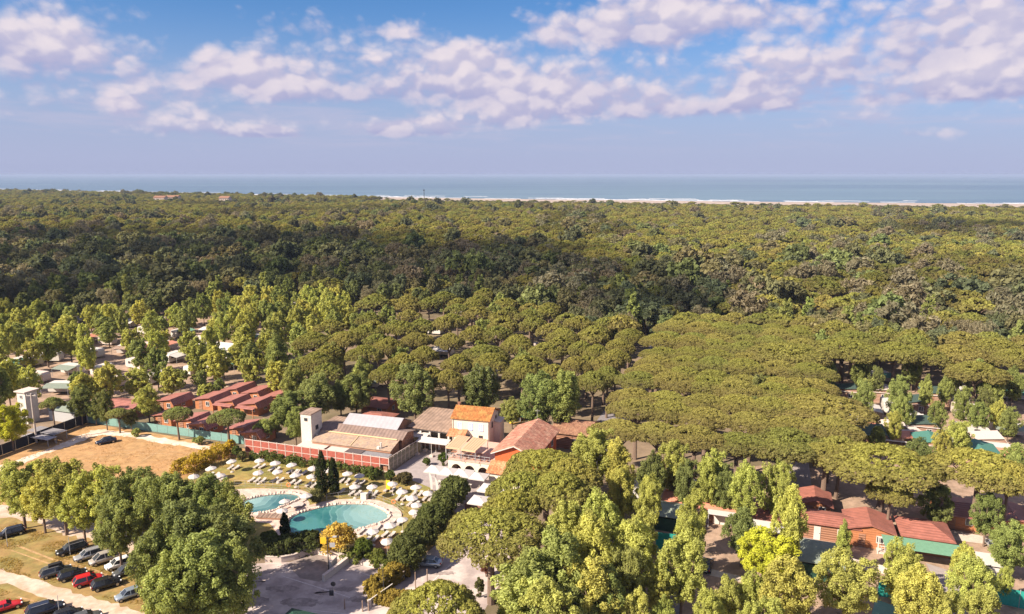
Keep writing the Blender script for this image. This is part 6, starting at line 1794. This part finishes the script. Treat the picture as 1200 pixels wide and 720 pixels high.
# ---- the wood beyond: a first belt of trees one by one, then the mass
def canopy_at(px_, py_): return at(px_, py_, 12)
EDGE = [(-60, 352), (0, 350), (100, 345), (200, 335), (330, 326), (440, 334), (560, 336), (640, 352), (720, 372), (800, 362), (880, 365), (1000, 378), (1100, 385), (1260, 388)]
EDGE_W = [at(x, y, 12).xy for x, y in EDGE]
def edge_y(x):
    for (a, b) in zip(EDGE_W, EDGE_W[1:]):
        if a.x <= x <= b.x: return a.y + (b.y - a.y) * (x - a.x) / max(1e-6, b.x - a.x)
    return EDGE_W[0].y if x < EDGE_W[0].x else EDGE_W[-1].y
belt = 0
landmark('the head of the lane', (55, 262))
BELT = []
y = 180
while y < 340:
    x = -260
    while x < 300:
        qx, qy = x + rnd.uniform(-3, 3), y + rnd.uniform(-3, 3); x += 8.0
        if abs(qx) > qy * .72 + 6: continue
        e = edge_y(qx)
        if e + 2 < qy < e + 42: BELT.append((qy - e, qx, qy))
    y += 7.4
BELT.sort()
nb = 0
for (dd, qx, qy) in BELT:
    if any((qx - a) ** 2 + (qy - b) ** 2 < (.55 * (c + 3.5)) ** 2 for a, b, c in PLACED): continue
    if nb > 250: break
    u = 600 + qx / qy * 850
    k = rnd.random()
    if u > 860: fam, h, rad = ('oak', rnd.uniform(9, 13), rnd.uniform(3.5, 5)) if k < .35 else ('grey', rnd.uniform(9, 12), 3.6) if k < .55 else ('slim', rnd.uniform(11, 15), 2.2) if k < .7 else ('pine', 11, 4.8)
    elif u > 420: fam, h, rad = ('oak', rnd.uniform(9, 14), rnd.uniform(3.5, 5.5)) if k < .62 else ('grey', rnd.uniform(9, 12), 3.8) if k < .85 else ('slim', rnd.uniform(12, 16), 2.2)
    else: fam, h, rad = ('oak', rnd.uniform(9, 13), rnd.uniform(3.2, 4.8)) if k < .72 else ('slim', rnd.uniform(11, 16), 2.2) if k < .92 else ('grey', rnd.uniform(9, 12), 3.5)
    put_tree(fam, qx, qy, h, rad, None, None, False); nb += 1
label_trees()
print('TREES', TREE_N, 'belt', nb, 'of', len(BELT))

# ---- the mass of the wood: instanced on points
def scatter(name, pts, scl, rot, tint, pick, protos):
    col = bpy.data.collections.new(name + '_kinds')
    for i, me in enumerate(protos):
        col.objects.link(bpy.data.objects.new(f'{name}_kind_{i:02d}', me))
    me = bpy.data.meshes.new(name)
    me.vertices.add(len(pts)); me.vertices.foreach_set('co', np.asarray(pts, np.float32).ravel())
    for an, ty, dat, key in (('scl', 'FLOAT_VECTOR', scl, 'vector'), ('rot', 'FLOAT_VECTOR', rot, 'vector'), ('tint', 'FLOAT_COLOR', tint, 'color'), ('pick', 'INT', pick, 'value')):
        a = me.attributes.new(an, ty, 'POINT'); a.data.foreach_set(key, np.asarray(dat, np.int32 if ty == 'INT' else np.float32).ravel())
    o_ = link(name, me); o_['kind'] = 'stuff'
    ng = bpy.data.node_groups.new(name, 'GeometryNodeTree')
    ng.interface.new_socket('Geometry', in_out='INPUT', socket_type='NodeSocketGeometry'); ng.interface.new_socket('Geometry', in_out='OUTPUT', socket_type='NodeSocketGeometry')
    n_ = ng.nodes; l_ = ng.links
    gi, go = n_.new('NodeGroupInput'), n_.new('NodeGroupOutput')
    ip = n_.new('GeometryNodeInstanceOnPoints'); ci = n_.new('GeometryNodeCollectionInfo'); ci.transform_space = 'ORIGINAL'
    ci.inputs[0].default_value = col; ci.inputs[1].default_value = True; ci.inputs[2].default_value = True
    def attr(nm, ty):
        a = n_.new('GeometryNodeInputNamedAttribute'); a.data_type = ty; a.inputs[0].default_value = nm
        return a.outputs[0]
    l_.new(gi.outputs[0], ip.inputs['Points']); l_.new(ci.outputs[0], ip.inputs['Instance']); ip.inputs['Pick Instance'].default_value = True
    l_.new(attr('pick', 'INT'), ip.inputs['Instance Index']); l_.new(attr('scl', 'FLOAT_VECTOR'), ip.inputs['Scale'])
    l_.new(attr('rot', 'FLOAT_VECTOR'), ip.inputs['Rotation'])
    l_.new(ip.outputs[0], go.inputs[0])
    md = o_.modifiers.new('scatter', 'NODES'); md.node_group = ng
    return o_


def coast_y(x):
    for (a, b) in zip(COAST, COAST[1:]):
        if a[0] <= x <= b[0]: return a[1] + (b[1] - a[1]) * (x - a[0]) / (b[0] - a[0])
    return 300


PROTO = []
def add_protos(V): 
    i0 = len(PROTO)
    for v in V: PROTO.append(v)
    return list(range(i0, len(PROTO)))
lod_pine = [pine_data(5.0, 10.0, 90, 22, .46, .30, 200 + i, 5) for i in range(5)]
lod_oak = [dense_data(5.0, 12.0, .6, 80, 22, .62, .36, 220 + i) for i in range(4)]
lod_bare = [dense_data(4.5, 11.0, 1.5, 80, 18, .55, .18, 240 + i, .28) for i in range(3)]
lod_slim = [leafy_data(2.0, 13.0, 1.0, 60, 22, .5, .3, 260 + i, 4) for i in range(2)]
protos = [fol_mesh('wood_tree', [p], mb) for (p, mb) in lod_pine + lod_oak + lod_bare + lod_slim]
I_P, I_O, I_B, I_S = [0, 1, 2, 3, 4], [5, 6, 7, 8], [9, 10, 11], [12, 13]

from mathutils import noise as mn
pts, scl, rot, tint, pick = [], [], [], [], []
grid = {}
for (a, b, c) in PLACED: grid.setdefault((int(a // 10), int(b // 10)), []).append((a, b, c))
def too_near(x, y):
    for i in (-1, 0, 1):
        for j in (-1, 0, 1):
            for (a, b, c) in grid.get((int(x // 10) + i, int(y // 10) + j), ()):
                if (x - a) ** 2 + (y - b) ** 2 < (.6 * (c + 3)) ** 2: return True
    return False
y = 190.0
while y < 3000:
    st = 8.6 if y < 480 else 11.0 if y < 1500 else 13
    half = y * .74 + 30
    x = -half
    while x < half:
        qx, qy = x + rnd.uniform(-.48, .48) * st, y + rnd.uniform(-.48, .48) * st; x += st
        if qy < edge_y(qx) + 3: continue
        cy = coast_y(qx) - (178 if qx > -250 else 115)
        if qy > cy: continue
        if qy < 345 and too_near(qx, qy): continue
        u = 600 + qx / qy * 850
        nz = mn.noise(Vector((qx * .010, qy * .006, 0))) + .5 * mn.noise(Vector((qx * .03, qy * .02, 5)))
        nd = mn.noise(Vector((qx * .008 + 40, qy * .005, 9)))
        k = rnd.random() + nz * .35
        # the near part is mixed oak wood, beyond it the pines close up
        pine_line = 330 + 190 * max(0, min(1, (760 - u) / 700)) + 60 * nz
        if u > 860: pine_line = 265
        d2c = cy - qy
        if qy > pine_line:
            if k < .88: kind = 'P'
            elif k < .96: kind = 'B' if qy < 900 else 'P'
            else: kind = 'O'
            if d2c < 60: kind = 'O' if rnd.random() < .5 else 'P'
        else:
            kind = 'O' if k < .58 else 'B' if k < .76 else 'S' if k < .86 else 'P'
            if u > 860: kind = 'P' if k < .45 else 'B' if k < .7 else 'O'
        s = rnd.uniform(.85, 1.5) if qy < 520 else rnd.uniform(.95, 1.4)
        if qy > 420 and rnd.random() < .06: continue
        if kind == 'P':
            pick.append(rnd.choice(I_P)); c = tuple(v * 1.12 for v in jitter(rnd.choice(PINE_C), .16)); sc_ = (s * .98, s * .98, rnd.uniform(.80, 1.25))
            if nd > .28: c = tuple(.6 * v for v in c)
        elif kind == 'O': pick.append(rnd.choice(I_O)); c = jitter(rnd.choice(OAK_C), .2); sc_ = (s, s, s * rnd.uniform(.75, 1.1))
        elif kind == 'B': pick.append(rnd.choice(I_B)); c = jitter(rnd.choice(GREY_C), .2); sc_ = (s, s, s)
        else: pick.append(rnd.choice(I_S)); c = jitter(rnd.choice(MID_C), .2); sc_ = (s, s, rnd.uniform(.85, 1.15))
        reach = 330 if qx > -250 else 130
        if d2c < reach:
            low_ = .22 + .78 * max(0, d2c / reach) ** 1.3
            if d2c < 120 and rnd.random() < .35: pick.pop(); continue
            if rnd.random() < .04: low_ = min(1, low_ * 2)
            sc_ = (sc_[0] * (.6 + .4 * low_), sc_[1] * (.6 + .4 * low_), sc_[2] * low_)
        elif qy > 500: sc_ = (sc_[0], sc_[1], sc_[2] * (1 + .12 * nz))
        pts.append((qx, qy, -.1)); scl.append(sc_); rot.append((0, 0, rnd.uniform(0, 6.28))); tint.append((*c, 1))
    y += st * .92
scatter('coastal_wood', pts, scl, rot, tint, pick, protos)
print('WOOD', len(pts))

# ------------------------------------------------------------------ hedges, shrubs, cypresses
def hedge(name, label, line, w, h, tint, z0=0.0, K_per_m=5, n_per=34, L=.16, W=.1, lump=.35, cat='hedge', px_line=True, lm=None, browntop=None):
    P = [at(x, y).xy if px_line else Vector((x, y)) for x, y in line]
    o0 = P[0]; C = []; RR = []
    for a, b in zip(P, P[1:]):
        d = b - a; Ln = d.length; d.normalize(); n_ = Vector((-d.y, d.x))
        for i in range(int(Ln * K_per_m * max(1, h) * .9) + 3):
            t = rnd.random() * Ln; s_ = rnd.choice((-1, 1, rnd.uniform(-1, 1))) * (w / 2 - .2); z = rnd.uniform(.2, 1) * h
            if abs(s_) < w / 2 - .35: z = h
            p = a + d * t + n_ * s_ - o0; C.append((p.x, p.y, max(.2, z - .25 + rnd.uniform(-.1, .1)))); q = lump * rnd.uniform(.8, 1.25); RR.append((q, q, q))
    part = leaf_cloud(np.array(C), np.array(RR), n_per, L, W, .3, .55, .12, browntop, .6, -.7)
    r_ = empty(name, (o0.x, o0.y, 0), 0, label, cat)
    c = link('foliage', fol_mesh('foliage', [part]), r_); c['tint'] = [*tint, 1]
    mb = MB()
    for a, b in zip(P, P[1:]):
        n_ = max(2, int((b - a).length / 1.2))
        for i in range(n_): p = a.lerp(b, (i + .5) / n_) - o0; mb.tube((p.x, p.y, 0), (p.x + rnd.uniform(-.1, .1), p.y, h * .7), .05, .02, 5, False)
    mb.build('stems', M_BARK, r_)['kind'] = 'stuff'
    if lm: landmark(lm, P[len(P) // 2])
    return r_


def shrub(px_, py_, w_px, h, tint, label, name='shrub', z=None, K=60, n_per=42, L=.17, W=.1, cat='shrub', group=None):
    """px, py: the middle of its foot"""
    c0 = at(px_, py_); rad = w_px / 2 / px_scale(c0)
    C = []; RR = []
    for i in range(K):
        d = rng.normal(size=3); d /= np.linalg.norm(d); d[2] = abs(d[2]) if rnd.random() < .8 else d[2]; q = .72 + .28 * rng.random()
        s_ = min(rad, h) * (.18 + .1 * rng.random())
        C.append((d[0] * (rad - s_) * q, d[1] * (rad - s_) * q, max(s_, h * .45 + d[2] * (h * .55 - s_) * q))); RR.append((s_, s_, s_))
    part = leaf_cloud(np.array(C), np.array(RR), n_per, L, W, .3, .6, .13, None, .5, -.7)
    r_ = empty(name, (c0.x, c0.y, 0), rnd.random() * 6, label, cat, group)
    c = link('foliage', fol_mesh('foliage', [part]), r_); c['tint'] = [*tint, 1]
    mb = MB()
    for i in range(5): a = i * 1.257; mb.tube((.06 * math.cos(a), .06 * math.sin(a), 0), (rad * .5 * math.cos(a), rad * .5 * math.sin(a), h * .6), .05, .02, 5, False)
    mb.build('stem', M_BARK, r_)
    return r_


def cypress(px_, py_, h, rad, label):
    c0 = at(px_, py_); C = []; RR = []
    for i in range(95):
        t = rnd.random(); a = rnd.random() * 6.28; e = rad * (math.sin(math.pi * min(1, .12 + t * .9)) ** .55) * rnd.uniform(.55, 1.0) * (1 - .35 * t)
        C.append((e * math.cos(a), e * math.sin(a), .3 + t * (h - .5))); s_ = rad * .33; RR.append((s_, s_, s_ * 2.0))
    part = leaf_cloud(np.array(C), np.array(RR), 44, .16, .07, .2, .5, .12, None, .5, -.8)
    r_ = empty('cypress_tree', (c0.x, c0.y, 0), 0, label, 'cypress', 'cypresses by the pools')
    c = link('crown', fol_mesh('crown', [part]), r_); c['tint'] = [.040, .052, .020, 1]
    mb = MB(); mb.tube((0, 0, -.1), (0, 0, h * .8), .14, .04, 7, False); mb.build('trunk', M_BARK, r_)


cypress(378, 581, 7.2, 1.05, 'tall dark cypress on the lawn edge, the left one of a close pair')
cypress(391.5, 580, 6.2, .95, 'tall dark cypress on the lawn edge, the right one of a close pair')
cypress(334.5, 632.5, 3.9, .7, 'small lone dark cypress at the tip of the larger pool')
G_HEDGE = (0.105, 0.130, 0.036); G_DARK = (0.085, 0.100, 0.035); G_YEL = (0.46, 0.33, 0.04); G_OLIVE = (0.14, 0.14, 0.055)
hedge('hedge', 'rounded green hedge along the foot of the brick-red panel fence', [(296, 536.5), (330, 541.5), (370, 547.5), (410, 553.5), (446, 559.5)], 1.7, 1.3, G_HEDGE, lump=.5, n_per=40, L=.17)
for k, (x, y, w, h, t, lb) in enumerate(((438, 562, 17, 2.3, G_HEDGE, 'round green bush at the right end of the fence hedge'), (457, 563, 14, 1.8, G_HEDGE, 'round light bush beside the yellow notice board'), (474, 567, 22, 2.0, (.10, .085, .04), 'brownish-green bush behind the right-hand parasols'), (284, 541, 12, 2.0, G_OLIVE, 'small grey-green bush at the left end of the panel fence'),
                                     (270, 534, 19, 3.2, G_YEL, 'tall round golden bush at the field corner of the lawn'), (278, 537, 14, 2.4, G_HEDGE, 'green bush between golden bush and panel fence'), (371, 589, 21, 2.2, G_OLIVE, 'grey-green round bush in front of the cypress pair'),
                                     (397, 650, 50, 4.6, (0.55, 0.40, 0.09), 'large golden round bush at the foot of the larger pool'), (368, 643, 17, 2.8, G_DARK, 'dark round bush left of the large golden bush'), (425, 654, 28, 2.9, (0.115, 0.15, 0.03), 'bright green bush right of the large golden bush'), (442, 660, 22, 2.0, (0.15, 0.165, .04), 'light green leafy bush on the corner of the garden wall'),
                                     (315, 640, 26, 2.2, G_HEDGE, 'green bush below the footbridge by the dark tree'), (519, 546, 15, 2.6, (0.085, 0.12, .025), 'leafy green bush at the left end of the arches'), (500, 546, 10, 1.5, G_HEDGE, 'small potted bush on the forecourt near the white shade roof'),
                                     (562, 700, 12, 2.6, G_OLIVE, 'leafy shrub at the foot of the leaning pine'), (570, 676, 14, 2.0, (.16, .07, .05), 'reddish flowering shrub beside the leaning pine trunk'))):
    shrub(x, y, w, h, t, lb, K=70 if w > 20 else 45, n_per=60 if w > 20 else 40)
hedge('hedge', 'long hedge turning from green to yellow between dry field and lawn', [(207, 560), (222, 553), (240, 545), (255, 538), (262, 534)], 2.6, 2.3, (0.40, 0.30, 0.04), lump=.55, n_per=44)
hedge('hedge', 'dark green hedge between the larger pool and the parking wall', [(308, 654), (330, 652), (350, 648), (366, 645), (376, 646)], 2.6, 2.4, G_DARK, lump=.55, n_per=44)
hedge('hedge', 'low light green hedge above the curved garden wall', [(404, 655), (430, 661), (452, 667), (466, 668)], 1.6, 1.5, (0.13, 0.15, 0.035), lump=.42, n_per=40)
hedge('trimmed_hedge', 'square trimmed golden hedge along the corner of the lower parking', [(474, 674), (458, 684), (441, 697), (434, 703)], 1.9, 2.2, (0.30, 0.23, 0.05), lump=.25, K_per_m=24, n_per=34)
hedge('trimmed_hedge', 'square trimmed golden hedge turning toward the bottom of the parking', [(434, 703), (452, 707), (473, 709), (478, 709)], 1.5, 1.7, (0.29, 0.22, 0.05), lump=.25, K_per_m=24, n_per=34)
hedge('trimmed_hedge', 'short trimmed hedge running up from the brown post', [(478, 709), (494, 697)], 1.0, 1.1, (0.27, 0.22, 0.05), lump=.24, K_per_m=24, n_per=34)
# the tall hedge between lawn and car park: big blocks
for k, (x, y, w, h, lb) in enumerate(((533, 590, 34, 4.6, 'highest block, next to the arches'), (521, 606, 34, 4.6, 'second block from the arches'), (508, 625, 36, 4.8, 'middle block'), (495, 645, 38, 4.8, 'block behind the grey-blue car'), (478, 668, 42, 5.2, 'nearest block at the parking corner'))):
    shrub(x, y, w * 1.2, h, jitter((0.125, 0.145, 0.048), .12), 'tall dense dark hedge of the car park: ' + lb, 'tall_hedge', K=170, n_per=70, cat='hedge', group='blocks of the tall hedge')
for k, (x, y, w, h) in enumerate(((160, 512, 12, 1.8), (222, 503, 14, 2.6), (233, 521, 16, 1.6), (300, 483, 18, 2.8), (247, 477, 20, 2.6), (180, 490, 22, 3.2), (352, 505, 24, 3.6))):
    shrub(x, y, w, h, jitter(MID_C[0]), ('small green shrub by the teal fence near the lone field car', 'green shrub between cabins behind the teal fence', 'yellowish shrub at the right part of the teal fence', 'green shrub in front of the right middle cabin', 'green shrub before the rear left cabin', 'green shrub behind the middle of the teal fence', 'leafy bush against the white tower')[k], K=40, n_per=36)
# grass tufts on the lawns and fields: uncountable
def tufts(name, poly_px, n_, tint, h=.16):
    P = [at(x, y) for x, y in poly_px]; x0, x1 = min(p.x for p in P), max(p.x for p in P); y0, y1 = min(p.y for p in P), max(p.y for p in P)
    mbv = []; T = []
    while len(T) < n_:
        x, y = rnd.uniform(x0, x1), rnd.uniform(y0, y1)
        if not inside_poly(x, y, P): continue
        if mn.noise(Vector((x * .25, y * .25, 2))) < -.05: continue
        a = rnd.random() * 6.28; s_ = h * rnd.uniform(.6, 1.5); dx, dy = math.cos(a) * s_, math.sin(a) * s_
        mbv += [(x - dx, y - dy, .01), (x + dx * .2, y + dy * .2, s_ * .35), (x + dx, y + dy, .01 + s_ * .8), (x - dx * .1 + dy * .3, y - dy * .1 - dx * .3, s_ * .3)]; T.append(rnd.uniform(.75, 1.25))
    V = np.array(mbv); T = np.array(T)
    o_ = link(name, fol_mesh(name, [(V, T, np.zeros(len(T)))])); o_['kind'] = 'stuff'; o_['tint'] = [*tint, 1]
tufts('dry_grass', [(0, 548), (102, 500), (200, 520), (290, 532), (230, 580), (200, 600), (60, 600)], 5000, (0.34, 0.20, 0.075))
tufts('grass', [(0, 606), (80, 636), (160, 670), (230, 720), (140, 706), (60, 684), (0, 668)], 5000, (0.29, 0.20, 0.05))
tufts('grass', [(0, 690), (60, 710), (110, 730), (60, 760), (0, 760)], 1500, (0.29, 0.20, 0.05))
tufts('lawn_grass', [(200, 570), (250, 545), (290, 535), (450, 560), (520, 590), (480, 640), (400, 590), (340, 576), (280, 574)], 7000, (0.22, 0.20, 0.04), .10)
# ------------------------------------------------------------------ clouds behind the camera that shade the dark wood
def cloud_mat():
    if 'cloud_white' in MATS: return MATS['cloud_white']
    m = bpy.data.materials.new('cloud_white'); m.use_nodes = True
    g = NT(m.node_tree); g.n.clear()
    out = g.node('ShaderNodeOutputMaterial'); d = g.node('ShaderNodeBsdfDiffuse'); d.inputs[0].default_value = (0.85, 0.85, 0.86, 1)
    t = g.node('ShaderNodeBsdfTransparent'); mx = g.node('ShaderNodeMixShader'); mx.inputs[0].default_value = 0.89
    g.l.new(d.outputs[0], mx.inputs[1]); g.l.new(t.outputs[0], mx.inputs[2]); g.l.new(mx.outputs[0], out.inputs[0])
    MATS['cloud_white'] = m
    return m


def cloud(foot, alt, seed, rad):
    """a cumulus whose shadow falls on the ground points of foot"""
    r_ = random.Random(seed)
    bm = bmesh.new()
    off = SUN_DIR * (alt / SUN_DIR.z)
    for (x, y, rr) in foot:
        for k in range(5):
            a = r_.random() * 6.28; q = rr * r_.uniform(0, .75); s = rr * r_.uniform(.38, .62)
            m = Matrix.Translation(Vector((x + q * math.cos(a) + off.x, y + q * math.sin(a) + off.y, alt + r_.uniform(0, .35) * rr))) @ Matrix.Diagonal((s, s, s * .6, 1))
            bmesh.ops.create_icosphere(bm, subdivisions=2, radius=1, matrix=m)
    for v in bm.verts:
        v.co += Vector((mn.noise(v.co * .02), mn.noise(v.co * .02 + Vector((9, 0, 0))), mn.noise(v.co * .02 + Vector((0, 9, 0))))) * rad * .25
        if v.co.z < alt - 6: v.co.z = alt - 6 + (v.co.z - alt + 6) * .2
    me = bpy.data.meshes.new('cloud'); bm.to_mesh(me); bm.free()
    me.materials.append(cloud_mat())
    o_ = link('cloud', me); o_['kind'] = 'structure'
    return o_

CLOUD_FEET = [(at(x, y, 12).x, at(x, y, 12).y, r) for (x, y, r) in ((20, 330, 40), (100, 322, 40), (200, 315, 45), (300, 308, 45), (400, 312, 45), (500, 315, 42), (600, 325, 40), (700, 340, 34), (780, 342, 30), (60, 295, 70), (180, 292, 70), (300, 290, 70), (420, 292, 70), (540, 296, 65), (650, 305, 55), (750, 315, 45), (830, 330, 35),
               (0, 272, 110), (120, 272, 110), (240, 273, 110), (370, 277, 95), (480, 281, 80), (600, 287, 70), (-60, 300, 70), (-40, 340, 40))]
cloud(CLOUD_FEET, 420, 4, 60)
cloud([(at(x, y, 12).x, at(x, y, 12).y, r) for (x, y, r) in ((1080, 262, 60), (1130, 259, 70), (1190, 258, 80), (1260, 258, 80))], 420, 5, 60)

# ------------------------------------------------------------------ the sea air
mb = MB(); mb.box(-140000, 140000, -40000, 140000, -6.0, 56.0)
hm = bpy.data.materials.new('sea_air'); hm.use_nodes = True
g = NT(hm.node_tree); g.n.clear()
out = g.node('ShaderNodeOutputMaterial'); pvol = g.node('ShaderNodeVolumePrincipled')
pvol.inputs['Color'].default_value = (0.40, 0.50, 0.72, 1); pvol.inputs['Density'].default_value = 0.00009; pvol.inputs['Anisotropy'].default_value = 0.0
g.l.new(pvol.outputs[0], out.inputs['Volume'])
o_ = mb.build('haze', hm); o_['kind'] = 'stuff'
